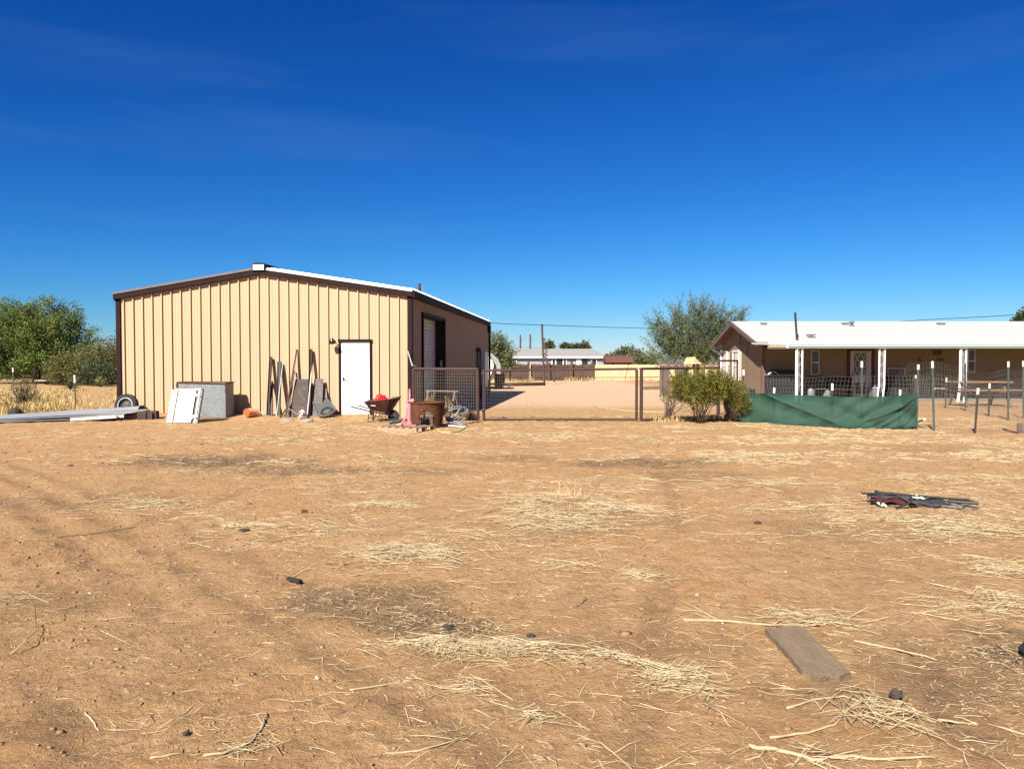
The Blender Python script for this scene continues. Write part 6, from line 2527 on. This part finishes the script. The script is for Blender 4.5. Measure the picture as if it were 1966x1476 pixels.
    for k_ in range(3):
        b.bb(-w + .09 + k_ * .2, -.0 - w + .27 + k_ * .2 - .01, -.02, .02, .05, zs)
    b.build('leaf', GRW, t)
    t = thing('plank_fence', 'old grey wooden fence panel left of the arched gate', 'fence panel', (at(1270, 700, Y).x, Y, 0))
    for (a, c, z) in ((1269, 1281, 703), (1312, 1320, 705)):
        b = MB()
        xa, xb = at(a, 700, Y).x, at(c, 700, Y).x
        b.bb(xa, xb, Y - .02, Y + .02, 0, at(a, z, Y).z)
        b.build('board_panel', GRW, t, world=True)
    b = MB()
    xa, xb = at(1269, 700, Y).x, at(1297, 700, Y).x
    z = at(1280, 701.5, Y).z
    b.bb(xa, xb, Y - .05, Y + .05, z - .12, z)
    b.bar(Vector((at(1285, 700, Y).x, Y - .06, at(1285, 712, Y).z)), Vector((at(1290, 700, Y).x, Y - .06, at(1290, 725, Y).z)), .08, .05)
    b.build('rail', GRW, t, world=True)
    for px, yt in ((1269, 702), (1282.5, 694)):
        b = MB()
        xx = at(px, 700, Y).x
        b.bb(xx - .06, xx + .06, Y - .12, Y - .03, 0, at(px, yt, Y).z)
        b.build('post', GRW, t, world=True)
    b = MB()
    a, c = gp(1236, 748), gp(1268, 747.5)
    b.bar((a.x, a.y, .09), (c.x, c.y, .09), .25, .18)
    o = b.build('fallen_beam', WOOD, origin=(a.x, a.y, 0))
    tag(o, 'dark wooden beam lying on the gravel left of the grey fence panel', 'beam')
    # round-nosed camper behind the shed
    Y = 45
    k = Y / FPX
    xr = at(948.5, 700, Y).x
    t = thing('camper_trailer', 'white round-nosed camper trailer peeping out behind the shed', 'trailer', (xr - 2.2, Y, 0))
    z0 = .5
    zb_, ztp = at(945, 735, Y).z, at(945, 679, Y).z
    zm = at(945, 703, Y).z
    prof = [(-2.3, zb_), (1.75, zb_ + .05), (2.0, zb_ + .35), (2.15, zm - .2), (2.2, zm + .05), (2.12, zm + .35), (1.9, zm + .65), (1.55, ztp - .06), (1.2, ztp), (-2.3, ztp + .05)]
    XZ = Matrix(((1, 0, 0, 0), (0, 0, 1, 0), (0, 1, 0, 0), (0, 0, 0, 1)))
    b = MB()
    b.prism(prof, 0, 2.1, XZ)
    b.build('body', WHITE, t)
    b = MB()
    prof2 = [(2.2, zm + .05), (2.12, zm + .35), (1.9, zm + .65), (1.55, ztp - .06), (1.6, ztp + .05), (2.05, zm + .78), (2.45, zm + .42), (2.62, zm + .02), (2.6, zm - .5), (2.3, zm - .45)]
    b.prism(prof2, .25, 2.1, XZ)
    b.build('nose_shroud', pm('camper_grey', (.36, .36, .35), (.28, .28, .27), rough=.5), t, bevel=.03)
    b = MB()
    b.tube([(1.6, -.01, ztp - .05), (1.92, -.01, zm + .63), (2.14, -.01, zm + .33), (2.21, -.01, zm + .05), (2.15, -.01, zm - .2), (2.0, -.01, zb_ + .35), (1.75, -.01, zb_)], .03, 6)
    b.build('edge_seal', BLACK, t)
    b = MB()
    b.bar((1.5, 1.0, zb_ - .08), (3.3, 1.0, zb_ - .12), .12, .1)
    b.tube([(3.1, 1.0, zb_ - .1), (3.1, 1.0, 0)], .05, 8)
    b.bb(2.45, 2.85, .8, 1.2, zb_, zb_ + .6)
    b.build('hitch', DARKST, t)
    for x in (-.3, ):
        b = MB()
        b.lathe([(.15, -.1), (.33, -.1), (.36, -.05), (.36, .05), (.33, .1), (.15, .1)], 24, Matrix.Translation((x, .1, .36)) @ Matrix.Rotation(PI / 2, 4, 'X'))
        b.build('wheel', RUBBER, t)
    p = at(958, 735, 46.5)
    t = thing('blue_drum', 'dark blue drum standing beside the camper trailer hitch', 'drum', (p.x, 46.5, 0))
    b = MB()
    b.lathe([(.26, 0), (.28, .02), (.28, .3), (.29, .31), (.28, .33), (.28, .6), (.29, .61), (.28, .63), (.28, .9), (.25, .92)], 20)
    b.build('barrel', pm('drum_blue', (.05, .06, .09), rough=.5), t, smooth=True, autosmooth=40)
    b = MB()
    b.lathe([(.29, .9), (.30, .93), (.29, .96)], 20, cap=False)
    b.build('rim', BLACK, t)
    # overhead wires
    for (q, lab) in (([(760, 612, 60), (940, 620, 57), (1041, 624, 55.9), (1240, 630, 70), (1420, 637, 90)], 'thin overhead wire running from the shed past the lettered post to the trees'),
                     ([(1640, 622, 70), (1800, 612.5, 60), (1966, 603.5, 50), (2100, 596, 44)], 'thin overhead wire rising over the white house roof to the right'),
                     ([(930, 665, 150), (960, 666.5, 150), (990, 664.5, 170), (1018, 667, 165), (1060, 668, 190)], 'faint sagging wires between the two far poles')):
        b = MB()
        pts = [at(*p) for p in q]
        fine = []
        for i in range(len(pts) - 1):
            for k_ in range(6):
                fine.append(pts[i].lerp(pts[i + 1], k_ / 6) - Vector((0, 0, .02 * math.sin(PI * k_ / 6))))
        fine.append(pts[-1])
        b.tube(fine, .022, 4)
        o = b.build('overhead_wire', BLACK, origin=tuple(pts[0]))
        tag(o, lab, 'wire')
    # flat trailer bed under the trees on the left
    Y = 55
    x0, x1 = at(66, 730, Y).x, at(128, 730, Y).x
    zt_ = at(100, 729.5, Y).z
    t = thing('flatbed_trailer', 'low pale flatbed trailer under the green trees', 'trailer', ((x0 + x1) / 2, Y, 0))
    h = (x1 - x0) / 2
    FB = pm('bed_pale', (.5, .42, .3), (.4, .33, .24), rough=.8, scale=2)
    b = MB()
    b.bb(-h, h, 0, 1.8, zt_ - .1, zt_)
    b.build('deck', FB, t)
    b = MB()
    b.bb(-h * 1.05, h * .95, -.04, -.003, zt_ - .5, zt_ - .38)
    b.bar((h * .95, .9, zt_ - .35), (h * 1.25, .9, zt_ + .22), .2, .1)
    b.build('frame', pm('bed_rail', (.42, .36, .26), rough=.8), t)
    for x in (-h * .4, h * .1):
        b = MB()
        b.lathe([(.1, -.1), (.28, -.1), (.3, 0), (.28, .1), (.1, .1)], 20, Matrix.Translation((x, .3, .3)) @ Matrix.Rotation(PI / 2, 4, 'X'))
        b.build('wheel', RUBBER, t)
    b = MB()
    for k_ in range(12):
        x = R.uniform(-h * .3, h * .8)
        b.box((x, R.uniform(.2, 1.4), zt_ + .08), (R.uniform(.3, .9), R.uniform(.1, .3), R.uniform(.06, .2)), rot3(R.uniform(-.2, .2), R.uniform(-.2, .2), R.uniform(-1, 1)))
    o = b.build('scrap_heap', FB, origin=None)
    o.location = ((x0 + x1) / 2, Y, 0)
    tag(o, 'low heap of pale scrap boards lying on the flatbed trailer', 'scrap')


make_far()


# ------------------------------------------------------------------ trees, bushes and dry grass
def leafmat(name, c1, c2):
    return pm(name, c1, c2, rough=.65, attr='var', transl=.28, spec=.25)


def leaf_cloud(C, Dr, n_each, length, sig, ll, lw, droop, base_var):
    """leaf quads strung along short sprays: C centres, Dr directions"""
    m = len(C)
    idx = np.repeat(np.arange(m), n_each)
    n = len(idx)
    s = RNG.random(n) * 2 - 1
    P = C[idx] + Dr[idx] * (s * length * (0.6 + 0.8 * RNG.random(n)))[:, None] + RNG.normal(0, 1, (n, 3)) * sig * (1.15 - 0.6 * np.clip(s, 0, 1))[:, None]
    d = Dr[idx] * .7 + RNG.normal(0, .8, (n, 3))
    d[:, 2] -= droop
    d /= np.linalg.norm(d, axis=1, keepdims=True) + 1e-9
    o = RNG.normal(0, 1, (n, 3))
    w = np.cross(d, o)
    w /= np.linalg.norm(w, axis=1, keepdims=True) + 1e-9
    L_ = (ll * (0.6 + 0.8 * RNG.random(n)))[:, None]
    W_ = (lw * (0.6 + 0.8 * RNG.random(n)))[:, None]
    V = np.stack([P, P + d * L_ * .5 + w * W_ * .5, P + d * L_, P + d * L_ * .5 - w * W_ * .5], 1)
    var = np.clip(base_var[idx] + RNG.normal(0, .18, n), 0, 1)
    F = np.arange(n * 4).reshape(n, 4)
    return V.reshape(-1, 3), F, np.repeat(var, 4)


def tree(name, label, cat, base, ells, n_clump, n_leaf, length, sig, ll, lw, mat, bark, tr, fork, seed, group=None, droop=.3, limb=True, zmin=.2, up=.35):
    """ells: crown ellipsoids (x, y, z, rx, ry, rz) in world metres; fork: height where the trunk divides"""
    global RNG
    RNG = np.random.default_rng(seed)
    rr = random.Random(seed)
    t = thing(name, label, cat, base, 0, group)
    bx, by = base[0], base[1]
    C, Dr, par = [], [], []
    vol = np.array([e[3] * e[4] * e[5] for e in ells]) ** .8
    vol = vol / vol.sum()
    for _ in range(n_clump):
        e = ells[RNG.choice(len(ells), p=vol)]
        d = RNG.normal(0, 1, 3)
        d /= np.linalg.norm(d)
        r_ = RNG.random() ** .42
        c = np.array([e[0] + d[0] * r_ * e[3], e[1] + d[1] * r_ * e[4], e[2] + d[2] * r_ * e[5]])
        if c[2] < zmin:
            c[2] = zmin + RNG.random() * .5
        q = c - np.array([bx, by, max(fork * .8, .3)])
        q = q / (np.linalg.norm(q) + 1e-9) + RNG.normal(0, .45, 3)
        q[2] += up
        q /= np.linalg.norm(q)
        C.append(c)
        Dr.append(q)
    C, Dr = np.array(C), np.array(Dr)
    V, F, var = leaf_cloud(C, Dr, n_leaf, length, sig, ll, lw, droop, np.clip(RNG.normal(.5, .28, n_clump), 0, 1))
    V[:, 2] = np.maximum(V[:, 2], .03)
    V = V - np.array([[base[0], base[1], base[2]]])
    np_mesh('crown', V, F, mat, var, parent=t)
    b = MB()
    B0 = Vector((0, 0, -.1))
    limbs = []
    if limb:
        tl = Vector((rr.uniform(-.15, .15) * fork, rr.uniform(-.1, .1), fork))
        b.tube([B0, tl * .5 + Vector((rr.uniform(-.1, .1), 0, 0)), tl], [tr * 1.25, tr, tr * .9], 9)
        for e in ells:
            for _ in range(2):
                en = Vector((e[0] - bx + rr.uniform(-.5, .5) * e[3], e[1] - by + rr.uniform(-.5, .5) * e[4], e[2] + rr.uniform(-.2, .6) * e[5]))
                m1 = tl.lerp(en, .4) + Vector((rr.uniform(-.2, .2), rr.uniform(-.2, .2), .1)) * e[5] * .4
                pts = [tl, tl.lerp(m1, .5), m1, m1.lerp(en, .55) + Vector((rr.uniform(-.1, .1), 0, rr.uniform(-.1, .1))) * e[5], en]
                b.tube(pts, [tr * .62, tr * .5, tr * .38, tr * .25, tr * .10], 7)
                limbs += [pts[2], pts[3], pts[4], pts[2].lerp(pts[3], .5)]
    else:
        limbs = [Vector((0, 0, .05))]
    for i in range(n_clump):
        c = Vector(C[i]) - Vector((base[0], base[1], base[2]))
        p = min(limbs, key=lambda q: (q - c).length) if (limb or i >= 34) else Vector((rr.gauss(0, .07), rr.gauss(0, .07), 0))
        dr = Vector(Dr[i])
        e = c + dr * length * 1.1
        m_ = p.lerp(c, .5) + Vector((rr.uniform(-.1, .1), rr.uniform(-.1, .1), rr.uniform(-.02, .12))) * (c - p).length
        k = tr * (.13 if limb else (.7 if i < 34 else .3))
        if not limb:
            limbs += [m_, c]
        b.tube([p, m_, c, e], [k, k * .7, k * .45, k * .15], 4)
    b.build('trunk' if limb else 'stems', bark, t, smooth=True)
    return t


def pe(px, py, Y, rx, ry, dy=0, deep=None):
    """a crown ellipsoid from photograph pixels at depth Y"""
    p = at(px, py, Y + dy)
    k = Y / FPX
    return (p.x, p.y, p.z, rx * k, (deep if deep else rx * k * .8), ry * k)


def make_plants():
    BARK = pm('bark', (.055, .042, .033), (.085, .065, .05), rough=.95, scale=6)
    G1 = leafmat('leaf_deep', (.085, .14, .03), (.235, .295, .06))
    G2 = leafmat('leaf_olive', (.12, .125, .036), (.25, .23, .07))
    G3 = leafmat('leaf_grey', (.11, .15, .07), (.21, .235, .085))
    G4 = leafmat('leaf_dark', (.06, .085, .04), (.14, .16, .065))
    G5 = leafmat('leaf_creosote', (.10, .105, .018), (.30, .275, .04))
    Y = 58
    tree('mesquite_tree', 'largest dense green tree at the left edge with a dark leaning trunk', 'tree', (at(72, 735, Y).x, Y, 0),
         [pe(15, 632, Y, 68, 58), pe(88, 622, Y, 68, 48), pe(140, 650, Y, 44, 45), pe(45, 668, Y, 80, 45), pe(-30, 660, Y, 60, 70), pe(110, 680, Y, 50, 35), pe(20, 705, Y, 50, 28), pe(165, 668, Y, 24, 26)],
         680, 105, .55, .2, .17, .07, G1, BARK, .28, 1.4, 3, up=.2, droop=.5)
    Y = 54
    tree('desert_bush', 'olive rounded bush standing right of the big tree trunk', 'bush', (at(142, 736, Y).x, Y, 0),
         [pe(140, 708, Y, 42, 30), pe(112, 716, Y, 24, 20), pe(165, 712, Y, 26, 26)], 230, 64, .42, .19, .14, .06, G2, BARK, .10, .5, 5)
    Y = 57
    tree('desert_bush', 'tall brownish olive bush right against the left edge of the shed', 'bush', (at(203, 736, Y).x, Y, 0),
         [pe(206, 690, Y, 40, 40), pe(185, 700, Y, 32, 34), pe(232, 684, Y, 34, 40), pe(250, 700, Y, 40, 34)], 330, 64, .45, .2, .14, .06, G2, BARK, .14, .9, 6)
    Y = 52
    tree('desert_bush', 'low dark grey-green bush in the shade under the olive ones', 'bush', (at(188, 738, Y).x, Y, 0),
         [pe(183, 718, Y, 32, 18), pe(212, 722, Y, 22, 14)], 90, 44, .36, .2, .18, .07, G4, BARK, .08, .4, 8)
    Y = 76  # dark bushes added to stand for the deep shade under the big tree
    tree('desert_bush', 'dense dark low bushes added as shade behind the big left tree trunk', 'bush', (at(40, 730, Y).x, Y, 0),
         [pe(-20, 710, Y, 50, 20), pe(40, 712, Y, 50, 18), pe(100, 712, Y, 46, 18), pe(150, 714, Y, 40, 18)], 260, 44, .6, .3, .28, .12, G4, BARK, .08, .4, 9)
    Y = 60
    tree('mesquite_tree', 'big airy grey-green mesquite tree between the drive and the house', 'tree', (at(1338, 735, Y).x, Y, 0),
         [pe(1340, 612, Y, 62, 38), pe(1300, 640, Y, 55, 34), pe(1385, 625, Y, 46, 34), pe(1345, 655, Y, 85, 34), pe(1290, 672, Y, 42, 26), pe(1392, 662, Y, 50, 34), pe(1415, 604, Y, 26, 16), pe(1270, 625, Y, 24, 20), pe(1340, 685, Y, 100, 18)],
         580, 74, .9, .125, .15, .05, G3, BARK, .24, 1.5, 13, up=.45)
    Y = 62
    tree('mesquite_tree', 'small grey-green tree showing behind the right end of the shed', 'tree', (at(952, 735, Y).x, Y, 0),
         [pe(952, 668, Y, 26, 26), pe(965, 682, Y, 20, 20), pe(945, 690, Y, 22, 24), pe(975, 700, Y, 14, 12)], 150, 40, .5, .18, .22, .08, G3, BARK, .14, 1.2, 17)
    # distant tree line
    far = [(1180, 690, 210, 16, 12, 'round dark far tree behind the left end of the barn'), (1190, 686, 200, 17, 13, 'dark green far tree rising over the barn roof'), (1204, 684, 205, 15, 14, 'taller dark far tree right of the barn ridge'),
           (1222, 690, 190, 15, 12, 'grey-green far tree between the barn and the big mesquite'), (1238, 694, 180, 18, 12, 'low far tree just left of the big mesquite'),
           (1054.5, 666, 230, 4.5, 5, 'tiny pointed far tree over the grey roof beside the lettered post'), (1087, 668.5, 235, 8, 4, 'tiny flat far tree over the middle of the grey roof'), (1123, 667.5, 230, 5, 5, 'tiny round far tree over the right part of the grey roof'),
           (1107, 670, 235, 6, 3, 'lowest tiny far tree just showing over the grey roof'), (1970, 615, 120, 10, 4, 'dark treetop just showing over the white roof at the right edge')]
    for i, (px, py, Yt, rx, ry, lab) in enumerate(far):
        p = at(px, 700, Yt)
        tree('distant_tree', lab, 'tree', (p.x, Yt, 0), [pe(px, py, Yt, rx, ry), pe(px + rx * .3, py + ry * .4, Yt, rx * .8, ry * .9), pe(px - rx * .3, py + ry * .5, Yt, rx * .7, ry * .8)],
             46, 34, .9, .5, .75, .4, G4 if i < 3 else (G3 if i < 5 else G4), BARK, .3, max(1.5, at(px, py + ry, Yt).z * .8), 30 + i, 'far trees on the horizon')
    # creosote bush by the gate
    Y = 20.2
    tree('creosote_bush', 'bright olive-green creosote bush growing at the right end of the gate fence', 'bush', (at(1343, 815, Y).x, Y, 0),
         [pe(1352, 735, Y, 40, 26, deep=.5), pe(1312, 742, Y, 28, 28, deep=.45), pe(1340, 758, Y, 36, 20, deep=.45), pe(1305, 756, Y, 20, 14, deep=.4), pe(1374, 745, Y, 30, 32, deep=.45)],
         360, 52, .13, .036, .045, .022, G5, pm('stem_brown', (.11, .07, .045), (.17, .115, .075), rough=.9), .013, .3, 41, limb=False, droop=-.2, up=.8)
    Y = 20.55
    tree('creosote_bush', 'smaller sparse creosote bush standing before the left end of the green cloth', 'bush', (at(1402, 808, Y).x, Y, 0),
         [pe(1410, 752, Y, 24, 26, deep=.35), pe(1420, 775, Y, 24, 20, deep=.3), pe(1395, 735, Y, 18, 22, deep=.3)],
         150, 46, .13, .036, .042, .018, G5, MATS['stem_brown'], .012, .3, 43, limb=False, droop=-.2, up=.8)
    Y = 20.6
    tree('creosote_bush', 'low thin twiggy bush left of the large creosote bush behind the fence wires', 'bush', (at(1300, 806, Y).x, Y + 1.2, 0),
         [pe(1288, 750, Y + 1.2, 16, 14, deep=.3), pe(1305, 770, Y + 1.2, 18, 18, deep=.3), pe(1280, 765, Y + 1.2, 16, 14, deep=.3)],
         60, 14, .11, .035, .04, .016, leafmat('leaf_dry', (.16, .13, .07), (.26, .2, .09)), MATS['stem_brown'], .014, .3, 45, limb=False, droop=-.2, up=.7)
    # dry bush on the left
    Y = 25.5
    tree('dry_bush', 'half dry dark-stemmed bush in the pale grass left of the steel post', 'bush', (at(46, 790, Y).x, Y, 0),
         [pe(42, 752, Y, 26, 16), pe(52, 735, Y, 20, 14), pe(30, 762, Y, 20, 12), pe(60, 760, Y, 14, 12)],
         90, 24, .16, .06, .05, .022, leafmat('leaf_dusty', (.15, .14, .075), (.25, .21, .11)), BARK, .020, .3, 51, limb=False, up=.6)
    # yuccas
    for (px, py, Yy, h, lab, s) in ((135, 748, 43, .62, 'dark green yucca rosette beside the left steel post', 1), (193, 741, 50, .62, 'paler yucca rosette standing near the left end of the shed', 2)):
        x = at(px, 740, Yy).x
        rr = random.Random(s)
        t = thing('yucca', lab, 'yucca', (x, Yy, 0))
        b = MB()
        for k in range(110):
            a = rr.uniform(0, 2 * PI)
            e = rr.uniform(.05, 1.5)
            l_ = h * rr.uniform(.75, 1.1)
            d = Vector((math.cos(a) * math.cos(e), math.sin(a) * math.cos(e), math.sin(e)))
            p0 = Vector((0, 0, .12 + .1 * rr.random()))
            sd = d.cross(Vector((0, 0, 1))).normalized() * .028
            b.add([p0 - sd, p0 + sd, p0 + d * l_ * .55 + sd * .8, p0 + d * l_ + Vector((0, 0, -.04)), p0 + d * l_ * .55 - sd * .8], [(0, 1, 2, 3, 4)])
        b.build('rosette', pm('yucca_%d' % s, (.12, .145, .07) if s == 1 else (.22, .23, .10), (.2, .21, .12) if s == 1 else (.33, .32, .15), rough=.6, scale=3), t)
        b = MB()
        b.tube([(0, 0, -.05), (0, 0, .22)], [.08, .06], 8)
        b.build('stem', BARK, t)
    # posts of the left fence line
    tpost((at(144.5, 740, 27).x, 27, 0), at(142.8, 720, 27), 'single brown steel post with a pale tip standing in the dry grass on the left', True, .28)
    tpost((at(25.5, 740, 36).x, 36, 0), at(24.5, 706, 36), 'thin pale far post near the left edge before the big green tree', False, .2)
    # dry grass
    global RNG
    RNG = np.random.default_rng(5)
    P, H_ = [], []

    def blades(x, y, h):
        P.append(np.stack([x, y], -1))
        H_.append(h)
    n = 26000
    y = 23.3 + 22 * RNG.random(n) ** 1.5
    x = -11.5 - RNG.random(n) * (y * .35 + 3)
    px = 983 + x / y * FPX
    d = vnoise(x * .5, y * .4, 71) * .6 + vnoise(x * 1.9, y * 1.4, 72) * .5
    left = np.clip((185 - px) / 90, .12, 1)
    keep = (RNG.random(n) < np.clip((d - .33) * 3, .02, 1) * left) & (px > -120) & (px < 226)
    blades(x[keep], y[keep], (.10 + .34 * RNG.random(keep.sum()) * left[keep] * np.clip((38 - y[keep]) / 8, .25, 1)))
    # tufts along the far fences and the drive edge
    for (px0, px1, Yf, m_, h) in ((980, 1140, 66.3, 420, .45), (1140, 1290, 67.6, 260, .25), (945, 1010, 62, 140, .4), (1270, 1330, 34, 320, .3), (1240, 1400, 21.6, 500, .16)):
        xa, xb = at(px0, 720, Yf).x, at(px1, 720, Yf).x
        x = xa + (xb - xa) * RNG.random(m_)
        keep = vnoise(x * 1.2, x * 0 + Yf, 73) > .42
        blades(x[keep], Yf - RNG.random(keep.sum()) * .9, h * (.3 + .7 * RNG.random(keep.sum())))
    P, H_ = np.concatenate(P), np.concatenate(H_)
    n = len(P)
    a = RNG.random(n) * 2 * PI
    ln = H_ * (.15 + .6 * RNG.random(n))
    w = .006 + .00022 * P[:, 1]
    z = hgt(P[:, 0], P[:, 1])
    bd = np.stack([np.cos(a), np.sin(a)], -1)
    sdv = np.stack([-np.sin(a), np.cos(a)], -1)
    V = np.zeros((n, 5, 3))
    V[:, 0, :2] = P - sdv * w[:, None]
    V[:, 1, :2] = P + sdv * w[:, None]
    V[:, 2, :2] = P + bd * (ln * .4)[:, None] + sdv * (w * .8)[:, None]
    V[:, 3, :2] = P + bd * ln[:, None]
    V[:, 4, :2] = P + bd * (ln * .4)[:, None] - sdv * (w * .8)[:, None]
    V[:, :2, 2] = z[:, None]
    V[:, 2, 2] = V[:, 4, 2] = z + H_ * .6
    V[:, 3, 2] = z + H_
    F = np.arange(n * 5).reshape(n, 5)
    o = np_mesh('dry_grass', V.reshape(-1, 3), F, leafmat('grass_dry', (.78, .6, .27), (.58, .41, .19)), np.repeat(np.clip(RNG.beta(1.2, 1.8, n), 0, 1), 5))
    tag(o, 'pale yellow dry grass growing left of the shed and along the fences', 'grass', kind='stuff')


make_plants()
